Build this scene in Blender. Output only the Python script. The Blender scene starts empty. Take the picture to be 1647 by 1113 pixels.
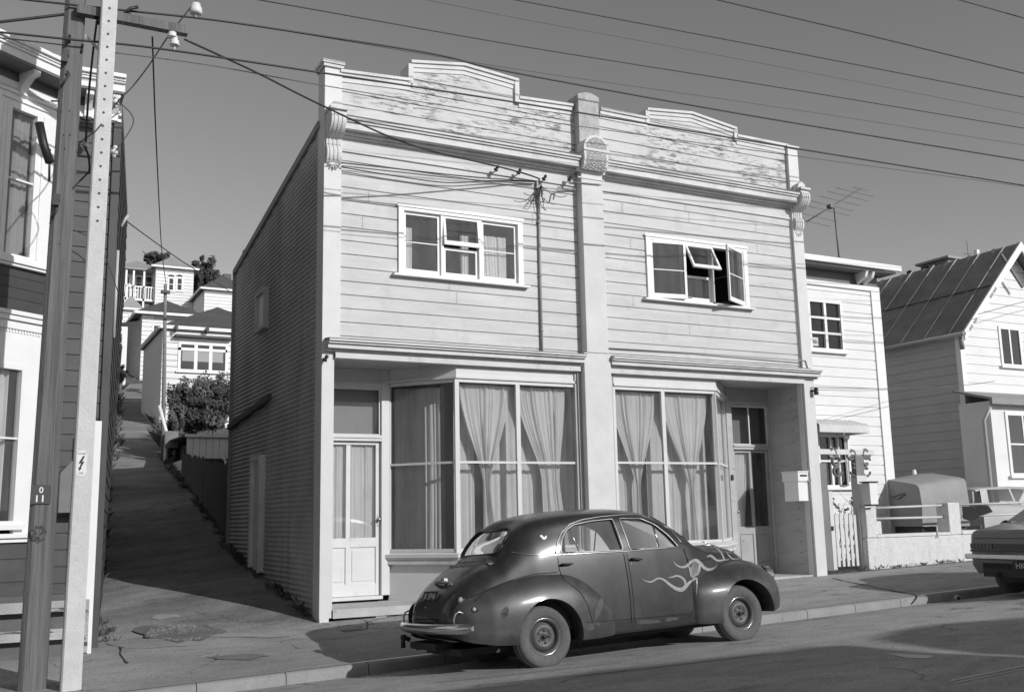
import bpy, bmesh, math, random
from mathutils import Vector, Matrix
from mathutils.bvhtree import BVHTree
from math import sin, cos, pi, radians as rad
random.seed(7)
SC = bpy.context.scene
COL = SC.collection
# ------------------------------------------------------------------ camera model
WR = [[0.887248, 0.059128, 0.457487], [-0.460827, 0.15814, 0.873287], [-0.020711, -0.985645, 0.167557]]
CAM = Vector((-4.305, -13.9, 1.367)); FPX = 1620.0
def ray(x, y):
    d = (x-823.5, y-556.5, FPX)
    return Vector([sum(WR[i][j]*d[j] for j in range(3)) for i in range(3)])
def P(x, y, Y):
    r = ray(x, y); return CAM+r*((Y-CAM.y)/r.y)
def PX(x, y, X):
    r = ray(x, y); return CAM+r*((X-CAM.x)/r.x)
def PZ(x, y, Z):
    r = ray(x, y); return CAM+r*((Z-CAM.z)/r.z)
def lerp(a, b, t): return a+(b-a)*t
def interp(x, pts):
    if x <= pts[0][0]: return pts[0][1]
    for (a, b), (c, d) in zip(pts, pts[1:]):
        if x <= c: return b+(d-b)*(x-a)/(c-a)
    return pts[-1][1]
# ------------------------------------------------------------------ ground heights
def fp(X, Y):                                   # footpath
    t = max(0, min(1, (Y+3.15)/3.15))
    return lerp(-.14+.03*X, .024*X, t)
def road(X, Y):
    return -.255+.03*X+.155*(1-((Y+7.4)/4.25)**2)
PROF = [(0, 0), (2, .3), (4, .6), (5.8, .92), (8.3, 1.62), (11.5, 2.42), (20, 4.0), (30, 6.0), (37, 8.0), (50, 12.5), (60, 16), (100, 28), (160, 40)]
def prof(Y): return interp(Y, PROF)
# ------------------------------------------------------------------ materials
MATS = {}
def nodes(name):
    m = bpy.data.materials.new(name); m.use_nodes = True
    nt = m.node_tree; return m, nt, nt.nodes, nt.links, nt.nodes['Principled BSDF']
def g3(v): return (v, v, v, 1)
def mat(name, base, rough=.7, var=.15, scale=3.0, stretch=(1, 1, 1), metal=0, bump=.0, bscale=40, patch=None, coat=0, spec=None, drip=None, grime=None, b2=None, gate=None):
    """base grey varied by noise; patch=(value, threshold, scale, stretch) peels the top layer away"""
    if name in MATS: return MATS[name]
    m, nt, N, L, B = nodes(name)
    tc = N.new('ShaderNodeTexCoord'); mp = N.new('ShaderNodeMapping'); mp.inputs['Scale'].default_value = stretch
    L.new(tc.outputs['Object'], mp.inputs['Vector'])
    n1 = N.new('ShaderNodeTexNoise'); n1.inputs['Scale'].default_value = scale; n1.inputs['Detail'].default_value = 8; n1.inputs['Roughness'].default_value = .65
    L.new(mp.outputs['Vector'], n1.inputs['Vector'])
    rp = N.new('ShaderNodeMapRange'); rp.inputs['From Min'].default_value = .3; rp.inputs['From Max'].default_value = .7
    rp.inputs['To Min'].default_value = base*(1-var); rp.inputs['To Max'].default_value = base*(1+var)
    L.new(n1.outputs['Fac'], rp.inputs['Value'])
    val = rp.outputs['Result']
    def mask(th, sc, st, soft=.04, rough=.7):
        mp2 = N.new('ShaderNodeMapping'); mp2.inputs['Scale'].default_value = st; L.new(tc.outputs['Object'], mp2.inputs['Vector'])
        n2 = N.new('ShaderNodeTexNoise'); n2.inputs['Scale'].default_value = sc; n2.inputs['Detail'].default_value = 9; n2.inputs['Roughness'].default_value = rough
        L.new(mp2.outputs['Vector'], n2.inputs['Vector'])
        mr = N.new('ShaderNodeMapRange'); mr.inputs['From Min'].default_value = th; mr.inputs['From Max'].default_value = th+soft
        L.new(n2.outputs['Fac'], mr.inputs['Value']); return mr.outputs['Result']
    def mixv(a, b, f):
        mx = N.new('ShaderNodeMix'); mx.data_type = 'FLOAT'
        L.new(f, mx.inputs['Factor']); L.new(a, mx.inputs['A'])
        mx.inputs['B'].default_value = b; return mx.outputs['Result']
    if drip:  val = mixv(val, drip[0], mask(drip[1], drip[2], drip[3], .25))
    if grime: val = mixv(val, grime[0], mask(grime[1], grime[2], grime[3], .3))
    if b2: val = mixv(val, b2[0], mask(b2[1], b2[2], b2[3], .05))
    if patch:
        f = mask(patch[1], patch[2], patch[3])
        if gate:
            g = mask(gate[0], gate[1], gate[2], .12, .5); mu = N.new('ShaderNodeMath'); mu.operation = 'MULTIPLY'; L.new(f, mu.inputs[0]); L.new(g, mu.inputs[1]); f = mu.outputs[0]
        val = mixv(val, patch[0], f)
    L.new(val, B.inputs['Base Color'])
    B.inputs['Roughness'].default_value = rough; B.inputs['Metallic'].default_value = metal
    if coat: B.inputs['Coat Weight'].default_value = coat; B.inputs['Coat Roughness'].default_value = .12
    if spec is not None: B.inputs['Specular IOR Level'].default_value = spec
    if bump:
        n3 = N.new('ShaderNodeTexNoise'); n3.inputs['Scale'].default_value = bscale; n3.inputs['Detail'].default_value = 6
        L.new(mp.outputs['Vector'], n3.inputs['Vector'])
        bp = N.new('ShaderNodeBump'); bp.inputs['Strength'].default_value = bump; bp.inputs['Distance'].default_value = .02
        L.new(n3.outputs['Fac'], bp.inputs['Height']); L.new(bp.outputs['Normal'], B.inputs['Normal'])
    MATS[name] = m; return m
def glass(name, tint=.85, refl=1.0, film=0.0, rough=.02):
    if name in MATS: return MATS[name]
    m, nt, N, L, B = nodes(name); N.remove(B)
    out = N['Material Output']
    tr = N.new('ShaderNodeBsdfTransparent'); tr.inputs['Color'].default_value = g3(tint)
    gl = N.new('ShaderNodeBsdfGlossy'); gl.inputs['Roughness'].default_value = rough; gl.inputs['Color'].default_value = g3(.9)
    fr = N.new('ShaderNodeFresnel'); fr.inputs['IOR'].default_value = 1.5
    mu = N.new('ShaderNodeMath'); mu.operation = 'MULTIPLY'; mu.inputs[1].default_value = refl; L.new(fr.outputs['Fac'], mu.inputs[0])
    mx = N.new('ShaderNodeMixShader'); L.new(mu.outputs[0], mx.inputs['Fac']); L.new(tr.outputs[0], mx.inputs[1]); L.new(gl.outputs[0], mx.inputs[2])
    last = mx
    if film:
        df = N.new('ShaderNodeBsdfDiffuse'); df.inputs['Color'].default_value = g3(.45)
        tc = N.new('ShaderNodeTexCoord'); ns = N.new('ShaderNodeTexNoise'); ns.inputs['Scale'].default_value = 2.5; ns.inputs['Detail'].default_value = 6
        mp = N.new('ShaderNodeMapping'); mp.inputs['Scale'].default_value = (3, 3, .8); L.new(tc.outputs['Object'], mp.inputs['Vector']); L.new(mp.outputs['Vector'], ns.inputs['Vector'])
        mr = N.new('ShaderNodeMapRange'); mr.inputs['From Min'].default_value = .3; mr.inputs['From Max'].default_value = .7
        mr.inputs['To Min'].default_value = film*.5; mr.inputs['To Max'].default_value = film*1.4; L.new(ns.outputs['Fac'], mr.inputs['Value'])
        m2 = N.new('ShaderNodeMixShader'); L.new(mr.outputs['Result'], m2.inputs['Fac']); L.new(mx.outputs[0], m2.inputs[1]); L.new(df.outputs[0], m2.inputs[2]); last = m2
    L.new(last.outputs[0], out.inputs['Surface'])
    MATS[name] = m; return m
WP = mat('white_paint', .64, .55, .06, 2, drip=(.5, .58, 3, (2.5, 2.5, .35)), patch=(.2, .69, 9, (1, 1, 3)), bump=.15, bscale=60)
WC = mat('white_clean', .8, .5, .05, 2, patch=(.35, .74, 9, (1, 1, 2)))
BRD = mat('weatherboard_paint', .56, .6, .13, .9, (1, 1, 5), drip=(.40, .54, 1.6, (1.6, 1, .9)), grime=(.43, .6, 3, (4, 1, .5)), patch=(.28, .6, 6, (1, 1, 5)), gate=(.52, 1.0, (1, 1, 1)), bump=.12, bscale=50)
PEEL = mat('peeling_paint', .58, .7, .1, 1.5, (1, 1, 2), grime=(.3, .6, .9, (1, 1, .8)), patch=(.2, .51, 4.0, (1, 1, 6)), gate=(.43, .9, (1, 1, 2.2)), drip=(.45, .55, 1.6, (1, 1, 3)), bump=.2, bscale=60)
CORR = mat('corrugated_iron_paint', .46, .55, .25, .8, (1, 1, 1), drip=(.28, .52, 1.2, (1, 2.5, .3)), patch=(.08, .68, 14, (1, 1, 1)), bump=.1)
CONC = mat('pillar_plaster', .64, .75, .08, 2, drip=(.48, .6, 2, (3, 3, .5)), bump=.3, bscale=30, patch=(.3, .74, 12, (1, 1, 1)))
CONCD = mat('mossy_plaster', .45, .85, .2, 4, grime=(.2, .5, 5, (1, 1, .6)), bump=.5, bscale=25, patch=(.12, .62, 12, (1, 1, 1)))
TRIM = mat('moulding_paint', .6, .6, .1, 2, (1, 1, 3), patch=(.15, .64, 7, (1, 3, 3)), grime=(.35, .5, 2, (1, 1, 1)))
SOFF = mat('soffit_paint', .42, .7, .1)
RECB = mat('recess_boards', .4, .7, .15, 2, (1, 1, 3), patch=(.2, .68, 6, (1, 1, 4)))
DOORP = mat('door_paint', .66, .55, .06, 2, patch=(.15, .66, 8, (1, 1, 2.4)), grime=(.4, .55, 3, (1, 1, 1)))
DGREY = mat('dark_grey', .07, .6, .2)
BLACK = mat('black_iron', .02, .5, .2)
RUB = mat('tyre_rubber', .11, .85, .2, 20, bump=.3, bscale=90, grime=(.13, .45, 6, (1, 1, 1)))
WOOD = mat('grey_pole_wood', .15, .85, .3, 5, (6, 6, .25), bump=.5, bscale=14, drip=(.07, .5, 2.2, (5, 5, .12)), patch=(.04, .66, 14, (4, 4, .12)))
POLC = mat('pale_concrete', .58, .85, .1, 6, bump=.35, bscale=60, drip=(.4, .6, 3, (4, 4, .4)), patch=(.25, .73, 26, (1, 1, 1)))
PORC = mat('porcelain', .7, .2, .05)
WIRE = mat('wire_black', .025, .5, .1)
WIREG = mat('wire_grey', .12, .6, .1)
PIPE = mat('conduit_grey', .34, .5, .1)
IRONR = mat('dark_roof_iron', .07, .6, .25, 2, (1, 1, 1), grime=(.12, .5, 1.5, (1, 1, 1)))
BWHITE = mat('house_white', .75, .6, .05, 1.5, (1, 1, 2), drip=(.6, .6, 1.5, (1, 1, 1)))
BDARK = mat('dark_boards', .075, .6, .2, 2, (1, 1, 2), patch=(.16, .7, 6, (1, 1, 3)), grime=(.1, .5, 3, (1, 1, 1)))
LEAF = mat('leaf', .075, .6, .4, 3)
LEAFL = mat('leaf_pale', .16, .6, .3, 3)
TRUNK = mat('bark', .12, .9, .3, 6, bump=.5)
STUC = mat('stucco_wall', .7, .95, .1, 12, bump=1.0, bscale=45, drip=(.4, .56, 2.2, (2.5, 2.5, .6)), patch=(.3, .66, 22, (1, 1, 1)), grime=(.35, .62, 1.6, (1, 1, 1)))
CANV = mat('canvas_cover', .3, .8, .12, 1.5, bump=1.0, bscale=3)
FENCE = mat('old_fence_wood', .1, .9, .35, 3, (5, 5, .4), bump=.4, bscale=20)
CHR = mat('chrome', .55, .22, .1, 6, metal=1, grime=(.25, .55, 5, (1, 1, 1)))
CHRD = mat('dull_chrome', .38, .4, .2, 12, metal=1)
CUR = mat('curtain_cloth', .7, .9, .1, 6, (1, 1, .4))
CURL = mat('lace_curtain', .75, .9, .1, 8)
LEAD = mat('weathered_top', .16, .8, .3, 3, (1, 1, 1))
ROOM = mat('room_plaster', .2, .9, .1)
BLIND = mat('pale_blind', .36, .8, .05)
CARP = mat('car_paint_dark', .02, .38, .5, 1.4, coat=.45, spec=.4, grime=(.055, .47, 2.6, (1, 1, .7)), drip=(.014, .6, 5, (1, 1, 1)), bump=.02, bscale=4)
PRIM = mat('car_primer_fender', .045, .42, .45, 2.2, coat=.3, spec=.4, grime=(.10, .5, 3, (1, 1, 1)), patch=(.03, .7, 6, (1, 1, 1)), drip=(.05, .62, 3.2, (1, 1, 1)), bump=.02, bscale=5)
RUST = mat('rusty_sill', .07, .8, .3, 4, patch=(.02, .55, 7, (1, 1, 1)), bump=.3)
FLAME = mat('flame_paint', .3, .35, .35, 9, coat=.3, drip=(.2, .55, 8, (1, 1, 1)))
WHEELP = mat('wheel_steel', .1, .5, .15, 8, grime=(.06, .5, 10, (1, 1, 1)))
SEAT = mat('seat_vinyl', .13, .6, .2)
GL = glass('window_glass', .82, 1.2, .1)
GLC = glass('clean_glass', .9, 1.0, .03)
GLS = glass('shop_glass', .82, 1.3, .12)
GLD = mat('dark_pane', .02, .06, .3, 1.5, spec=.8)
GLH = mat('far_pane', .035, .12, .3, 1.5, spec=.6)
CARG = glass('car_glass', .85, 1.2, .10)
# ------------------------------------------------------------------ mesh builder
WL = {}
class MB:
    def __init__(s): s.v = []; s.f = []; s.sm = []
    def add(s, vs, fs, smooth=False):
        o = len(s.v); s.v += [Vector(v) for v in vs]; s.f += [tuple(i+o for i in f) for f in fs]; s.sm += [smooth]*len(fs); return s
    def box(s, x0, x1, y0, y1, z0, z1, M=None):
        v = [Vector((x, y, z)) for z in (z0, z1) for y in (y0, y1) for x in (x0, x1)]
        if M is not None: v = [M @ p for p in v]
        return s.add(v, [(0, 2, 3, 1), (4, 5, 7, 6), (0, 1, 5, 4), (2, 6, 7, 3), (0, 4, 6, 2), (1, 3, 7, 5)])
    def quad(s, a, b, c, d): return s.add([a, b, c, d], [(0, 1, 2, 3)])
    def prism(s, poly, d, smooth=False):            # poly: 3-D points, d: extrusion vector
        n = len(poly); d = Vector(d); v = [Vector(p) for p in poly]; v += [p+d for p in v]
        return s.add(v, [tuple(range(n-1, -1, -1)), tuple(range(n, 2*n))]+[(i, (i+1) % n, (i+1) % n+n, i+n) for i in range(n)])
    def bar(s, a, b, w, h=None, up=(0, 0, 1)):      # square bar from a to b
        a = Vector(a); b = Vector(b); h = w if h is None else h
        d = (b-a).normalized(); u = Vector(up)
        if abs(d.dot(u)) > .99: u = Vector((0, 1, 0))
        x = d.cross(u).normalized()*w/2; y = x.cross(d).normalized()*h/2
        v = [a-x-y, a+x-y, a+x+y, a-x+y, b-x-y, b+x-y, b+x+y, b-x+y]
        return s.add(v, [(3, 2, 1, 0), (4, 5, 6, 7), (0, 1, 5, 4), (1, 2, 6, 5), (2, 3, 7, 6), (3, 0, 4, 7)])
    def tube(s, pts, r, n=8, cap=True, smooth=True):
        pts = [Vector(p) for p in pts]; rs = r if isinstance(r, (list, tuple)) else [r]*len(pts)
        vs = []; u = None
        for i, p in enumerate(pts):
            d = (pts[min(i+1, len(pts)-1)]-pts[max(i-1, 0)]).normalized()
            if u is None:
                u = d.orthogonal().normalized()
            else:
                u = (u-d*u.dot(d)).normalized()
            w = d.cross(u)
            vs += [p+(u*cos(2*pi*k/n)+w*sin(2*pi*k/n))*rs[i] for k in range(n)]
        fs = [(i*n+k, i*n+(k+1) % n, (i+1)*n+(k+1) % n, (i+1)*n+k) for i in range(len(pts)-1) for k in range(n)]
        s.add(vs, fs, smooth)
        if cap:
            o = len(s.v)-len(vs)
            s.f += [tuple(o+k for k in range(n-1, -1, -1)), tuple(o+(len(pts)-1)*n+k for k in range(n))]; s.sm += [False, False]
        return s
    def lathe(s, prof_, o, ax=(0, 0, 1), n=24, smooth=True):   # prof_: (r, h)
        ax = Vector(ax).normalized(); u = ax.orthogonal().normalized(); w = ax.cross(u); o = Vector(o)
        vs = [o+ax*h+(u*cos(2*pi*k/n)+w*sin(2*pi*k/n))*max(r, 1e-4) for r, h in prof_ for k in range(n)]
        fs = [(i*n+k, i*n+(k+1) % n, (i+1)*n+(k+1) % n, (i+1)*n+k) for i in range(len(prof_)-1) for k in range(n)]
        return s.add(vs, fs, smooth)
    def grid(s, pts, smooth=True, closed=False):    # pts[i][j]
        m = len(pts[0]); vs = [p for r in pts for p in r]
        fs = [(i*m+j, i*m+j+1, (i+1)*m+j+1, (i+1)*m+j) for i in range(len(pts)-1) for j in range(m-1)]
        if closed: fs += [(i*m+m-1, i*m, (i+1)*m, (i+1)*m+m-1) for i in range(len(pts)-1)]
        return s.add(vs, fs, smooth)
    def halves(s, name, m, parent=None, bevel=0, x=4.5):
        for side in (0, 1):
            h = MB(); idx = {}
            for f, q in zip(s.f, s.sm):
                if (sum(s.v[i].x for i in f)/len(f) > x) == bool(side):
                    for i in f:
                        if i not in idx: idx[i] = len(h.v); h.v.append(s.v[i])
                    h.f.append(tuple(idx[i] for i in f)); h.sm.append(q)
            h.build(name, m, parent, bevel)
    def build(s, name, m, parent=None, bevel=0, fix=True):
        me = bpy.data.meshes.new(name); o_ = WL.get(parent.name, Vector()) if parent else Vector()
        me.from_pydata([tuple(v-o_) for v in s.v], [], s.f)
        for p, q in zip(me.polygons, s.sm): p.use_smooth = q
        if fix:
            bm = bmesh.new(); bm.from_mesh(me); bmesh.ops.recalc_face_normals(bm, faces=bm.faces); bm.to_mesh(me); bm.free()
        me.materials.append(m); me.validate()
        ob = bpy.data.objects.new(name, me); COL.objects.link(ob)
        if parent: ob.parent = parent
        WL[ob.name] = o_.copy()
        if bevel:
            b = ob.modifiers.new('b', 'BEVEL'); b.width = bevel; b.segments = 2; b.limit_method = 'ANGLE'; b.angle_limit = rad(40)
        return ob
def tag(o, label, cat, group=None, kind=None):
    if label: o['label'] = label
    if cat: o['category'] = cat
    if group: o['group'] = group
    if kind: o['kind'] = kind
    return o
def thing(name, loc, label, cat, group=None):
    o = bpy.data.objects.new(name, None); COL.objects.link(o); o.location = loc; WL[o.name] = Vector(loc); o.empty_display_size = .2
    return tag(o, label, cat, group)
def struct(name, mb, m, **k):
    o = mb.build(name, m, **k); o['kind'] = 'structure'; return o
# clapboard wall: from A to B (xy), outward normal n, courses of `pitch`, with openings (u0,u1,z0,z1)
def boards(mb, A, B, n, z0, z1, pitch, opens=(), groove=.02, depth=.02, ztop=None, start=None, lap=.0, joints=0):
    A = Vector((A[0], A[1])); B = Vector((B[0], B[1])); Lg = (B-A).length; d = (B-A)/Lg; n = Vector((n[0], n[1])).normalized()
    def pt(u, z, off): q = A+d*u+n*off; return (q.x, q.y, z)
    zs = {z0, z1}
    z = z0 if start is None else start
    cour = []
    while z < z1:
        cour.append(z); zs |= {z, z+groove} if z+groove < z1 else {z}; z += pitch
    us = {0, Lg}
    if ztop: us |= {Lg*k/int(Lg/.2) for k in range(int(Lg/.2))}
    for a, b, c, e in opens:
        us |= {max(0, a), min(Lg, b)}; zs |= {max(z0, c), min(z1, e)}
    zs = sorted(q for q in zs if z0-1e-6 <= q <= z1+1e-6); us = sorted(us)
    prev = {}
    for za, zb in zip(zs, zs[1:]):
        if zb-za < 1e-5: continue
        zm = (za+zb)/2; base = max([c for c in cour if c <= zm+1e-6], default=z0); isg = (zm-base) < groove
        for ua, ub in zip(us, us[1:]):
            um = (ua+ub)/2
            if any(a < um < b and c < zm < e for a, b, c, e in opens): continue
            def off(zz): return -depth if isg else lap*(1-(zz-base-groove)/max(pitch-groove, .01))
            a_, b_ = ua, ub
            if ztop:
                if za >= ztop(ua) or za >= ztop(ub):
                    if za >= ztop(ua) and za >= ztop(ub): continue
                zb1, zb2 = min(zb, ztop(ua)), min(zb, ztop(ub))
                mb.quad(pt(ua, min(za, ztop(ua)), off(za)), pt(ub, min(za, ztop(ub)), off(za)), pt(ub, zb2, off(zb)), pt(ua, zb1, off(zb)))
            else:
                mb.quad(pt(ua, za, off(za)), pt(ub, za, off(za)), pt(ub, zb, off(zb)), pt(ua, zb, off(zb)))
            if isg:
                if ztop and (zb > ztop(ua) or zb > ztop(ub)): continue
                for zz in (za, zb): mb.quad(pt(ua, zz, -depth), pt(ub, zz, -depth), pt(ub, zz, lap if zz == zb else 0), pt(ua, zz, lap if zz == zb else 0))
    return mb
def frame_rect(mb, x0, x1, z0, z1, y0, y1, w, wb=None, wt=None):   # picture frame lying in XZ
    wb = wb or w; wt = wt or w
    mb.box(x0, x0+w, y0, y1, z0, z1); mb.box(x1-w, x1, y0, y1, z0, z1)
    mb.box(x0+w, x1-w, y0+.002, y1-.002, z0, z0+wb); mb.box(x0+w, x1-w, y0+.002, y1-.002, z1-wt, z1); return mb
def curtain(name, par, A, B, z0, z1, left, right, folds, amp, m, label=None, cat=None, group=None, nz=28):
    """sheet hanging from A to B (xy); left(t), right(t) give edges 0..1 at height t 0..1 (top=1)"""
    A = Vector((A[0], A[1])); B = Vector((B[0], B[1])); d = B-A; nrm = Vector((-d.y, d.x)).normalized()
    rows = []; nu = folds*8; ph = random.random()*6
    for i in range(nz+1):
        t = i/nz; z = lerp(z0, z1, t); l, r = left(t), right(t)
        row = []
        for j in range(nu+1):
            u = j/nu; uu = lerp(l, r, u); u += .05*sin(2*pi*1.7*u+ph)+.03*sin(2*pi*4.3*u+2*ph+.8*t); wob = .25*sin(3*u*folds*.37*2*pi+ph)
            q = A+d*uu+nrm*(amp*(1+.45*sin(2*pi*2.3*u+ph)+.2*sin(3*t+ph))*(sin(2*pi*folds*u+ph+wob*2+.5*sin(t*3+ph))+.4*sin(4.7*pi*folds*u*.31+ph)))
            row.append((q.x, q.y, z))
        rows.append(row)
    mb = MB(); mb.grid(rows)
    o = mb.build(name, m, par, fix=False)
    if label: tag(o, label, cat, group)
    return o
def text_mesh(name, body, size, M, m, parent=None, ext=.001, bold=0, sx=1):
    cu = bpy.data.curves.new(name, 'FONT'); cu.body = body; cu.size = size; cu.extrude = ext; cu.offset = bold; cu.align_x = 'CENTER'; cu.align_y = 'CENTER'
    cu.resolution_u = 3
    t = bpy.data.objects.new('tmp', cu); COL.objects.link(t)
    dg = bpy.context.evaluated_depsgraph_get(); me = bpy.data.meshes.new_from_object(t.evaluated_get(dg)); bpy.data.objects.remove(t)
    me.transform(M @ Matrix.Diagonal((sx, 1, 1, 1)))
    me.materials.clear(); me.materials.append(m)
    o = bpy.data.objects.new(name, me); COL.objects.link(o); me.name = name
    if parent:
        o_ = WL.get(parent.name, Vector()); me.transform(Matrix.Translation(-o_)); o.parent = parent; WL[o.name] = o_.copy()
    return o
def leaves(mb, c, R, n, size, clumps=None, flat=1):
    """leaf-sized quads in clumps spread through an ellipsoid"""
    c = Vector(c); R = Vector(R); clumps = clumps or max(6, n//90)
    cs = []
    for _ in range(clumps):
        while True:
            p = Vector([random.uniform(-1, 1) for _ in range(3)])
            if .2 < p.length < 1: break
        p = p*(.5+.62*random.random()); cs.append((Vector((p.x*R.x, p.y*R.y, p.z*R.z)), random.uniform(.12, .34)))
    for i in range(n):
        k, kr = random.choice(cs); q = Vector([random.gauss(0, 1) for _ in range(3)]).normalized()*(random.random()**.4)
        p = c+k+Vector((q.x*R.x, q.y*R.y, q.z*R.z*flat))*kr
        a = Vector([random.gauss(0, 1) for _ in range(3)]).normalized(); b = a.orthogonal().normalized(); s_ = size*random.uniform(.6, 1.4)
        a *= s_; b *= s_*.5
        mb.add([p-a*.5, p+b*.5, p+a*.5, p-b*.5], [(0, 1, 2, 3)])
    return mb
# ------------------------------------------------------------------ ground
def ground_mat(name, base, crack=.35, cscale=.45, spots=.3, agg=.25):
    m, nt, N, L, B = nodes(name); tc = N.new('ShaderNodeTexCoord')
    def noise(sc, det, st=(1, 1, 1), ro=.6):
        mp = N.new('ShaderNodeMapping'); mp.inputs['Scale'].default_value = st; L.new(tc.outputs['Object'], mp.inputs['Vector'])
        n = N.new('ShaderNodeTexNoise'); n.inputs['Scale'].default_value = sc; n.inputs['Detail'].default_value = det; n.inputs['Roughness'].default_value = ro
        L.new(mp.outputs['Vector'], n.inputs['Vector']); return n
    def mrange(o, a, b, c, d):
        r = N.new('ShaderNodeMapRange'); r.inputs['From Min'].default_value = a; r.inputs['From Max'].default_value = b; r.inputs['To Min'].default_value = c; r.inputs['To Max'].default_value = d
        L.new(o, r.inputs['Value']); return r.outputs['Result']
    def mul(a, b):
        r = N.new('ShaderNodeMath'); r.operation = 'MULTIPLY'; L.new(a, r.inputs[0]); L.new(b, r.inputs[1]); return r.outputs[0]
    big = mrange(noise(.5, 5, (.35, 1, 1)).outputs['Fac'], .3, .7, base*(1-spots), base*(1+spots))
    mid = mrange(noise(3.5, 8, (.5, 1, 1)).outputs['Fac'], .25, .75, .78, 1.22)
    fine = mrange(noise(45, 4, (1, 1, 1), .8).outputs['Fac'], .3, .7, 1-agg*1.5, 1+agg*1.5)
    v = mul(mul(big, mid), fine)
    st = mrange(noise(1.1, 7, (.6, 1, 1), .75).outputs['Fac'], .56, .66, 1, .68); v = mul(v, st); st2 = mrange(noise(2.3, 9, (1.4, 1, 1), .8).outputs['Fac'], .6, .66, 1, 1.22); v = mul(v, st2)
    wn = noise(1.5, 5); ad = N.new('ShaderNodeVectorMath'); ad.operation = 'MULTIPLY_ADD'; ad.inputs[1].default_value = (.9, .9, .9)
    L.new(wn.outputs['Color'], ad.inputs[0]); L.new(tc.outputs['Object'], ad.inputs[2])
    vo = N.new('ShaderNodeTexVoronoi'); vo.feature = 'DISTANCE_TO_EDGE'; vo.inputs['Scale'].default_value = cscale; L.new(ad.outputs[0], vo.inputs['Vector'])
    ck = mrange(vo.outputs['Distance'], .003, .009, crack, 1); gate = mrange(noise(.7, 3).outputs['Fac'], .5, .56, 0, 1)
    mx = N.new('ShaderNodeMix'); mx.data_type = 'FLOAT'; L.new(gate, mx.inputs['Factor']); mx.inputs['A'].default_value = 1; L.new(ck, mx.inputs['B'])
    sp = mrange(noise(7, 6, (.4, 1, 1), .7).outputs['Fac'], .66, .7, 1, .55)
    v = mul(mul(v, mx.outputs['Result']), sp)
    L.new(v, B.inputs['Base Color']); B.inputs['Roughness'].default_value = .9
    bn = noise(70, 4); bp = N.new('ShaderNodeBump'); bp.inputs['Strength'].default_value = .5; bp.inputs['Distance'].default_value = .01
    L.new(bn.outputs['Fac'], bp.inputs['Height']); L.new(bp.outputs['Normal'], B.inputs['Normal']); return m
MROAD = ground_mat('road_asphalt', .32, .5, .25, .15, .3)
MFP = ground_mat('footpath_asphalt', .30, .35, .5, .22, .3)
MALLEY = ground_mat('alley_paving', .24, .25, 1.2, .65, .45)
MSOIL = mat('soil_grass', .075, .95, .4, 1.2, bump=.8, bscale=12, grime=(.13, .5, 3, (1, 1, 1)))
KERBM = mat('kerb_concrete', .30, .9, .15, 3, (1, 1, 1), bump=.5, bscale=50, patch=(.14, .63, 9, (1, 1, 1)), drip=(.24, .5, 2, (1, 1, 1)))
def frange(a, b, n): return [a+(b-a)*i/n for i in range(n+1)]
def terrain(X, Y):
    yard = interp(Y, [(0, 0), (9, .35), (16, 3), (24, 5.5), (40, 9), (60, 15), (100, 26), (160, 38)])
    alley = prof(Y)
    if Y < 1.2 and X > .0: alley = alley*.3
    if Y > 0 and X < 0: alley -= .085*min(3, -X)*interp(Y, [(0, 0), (4, 1), (8, 1), (14, .3), (20, 0)])
    t = max(0, min(1, (X-6)/3.0)); 
    return .024*max(-30, min(60, X))+lerp(alley, yard, t)
xs = frange(-60, -6, 18)+frange(-5.5, 12, 60)[0:]+frange(14, 90, 24)
ys = [0.0]+frange(.4, 14, 34)+frange(15, 50, 35)+frange(54, 160, 26)
mb = MB(); mb.grid([[(x, y, terrain(x, y)-(.02 if y > 0 else 0)) for y in ys] for x in xs])
struct('hillside_ground', mb, MSOIL)
mb = MB(); mb.grid([[(x, y, road(x, y)) for y in frange(-11.65, -3.15, 24)] for x in frange(-70, 95, 110)])
struct('road', mb, MROAD)
mb = MB(); mb.grid([[(x, y, fp(x, y)+.004) for y in frange(-3.02, 0.0, 6)] for x in frange(-70, 95, 165)])
struct('footpath', mb, MFP)
mb = MB(); mb.grid([[(x, y, -.12+.03*x) for y in (-11.65, -14, -20, -60, -120)] for x in frange(-90, 120, 30)]); 
struct('far_footpath', mb, MFP)
# kerb: blocks with a rounded nose, joints between them; the run stops at the drain outlet and goes on behind it
mb = MB(); x = -70.0
while x < 95:
    L_ = .9 if -6 < x < 16 else 5
    a, b = x+.004, x+L_-.004
    pr = [(-3.018, -.3), (-3.018, .004), (-3.10, .006), (-3.135, -.006), (-3.152, -.03), (-3.156, -.3)]
    mb.grid([[(q, y, -.14+.03*q+z) for y, z in pr] for q in (a, b)], smooth=True); x += L_
struct('kerb', mb, KERBM)
mb = MB()
Yk = -3.16
XL = [(0, -3.05), (4.4, -2.55), (11.5, -1.75), (20, -.66), (30, .38), (37, 1.2)]
XR = [(0, -.0), (11.5, -.0), (20, .52), (30, 1.78), (37, 2.7)]
rows = []
for y in frange(0, 37, 90):
    l, r = interp(y, XL), interp(y, XR)
    rows.append([(lerp(l, r, t), y, terrain(lerp(l, r, t), y)+.02*min(1, y)+.012*sin(y*1.7+t*3)*min(1, y/3)) for t in frange(0, 1, 8)])
mb.grid(rows); struct('alley_path', mb, MALLEY)
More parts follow.
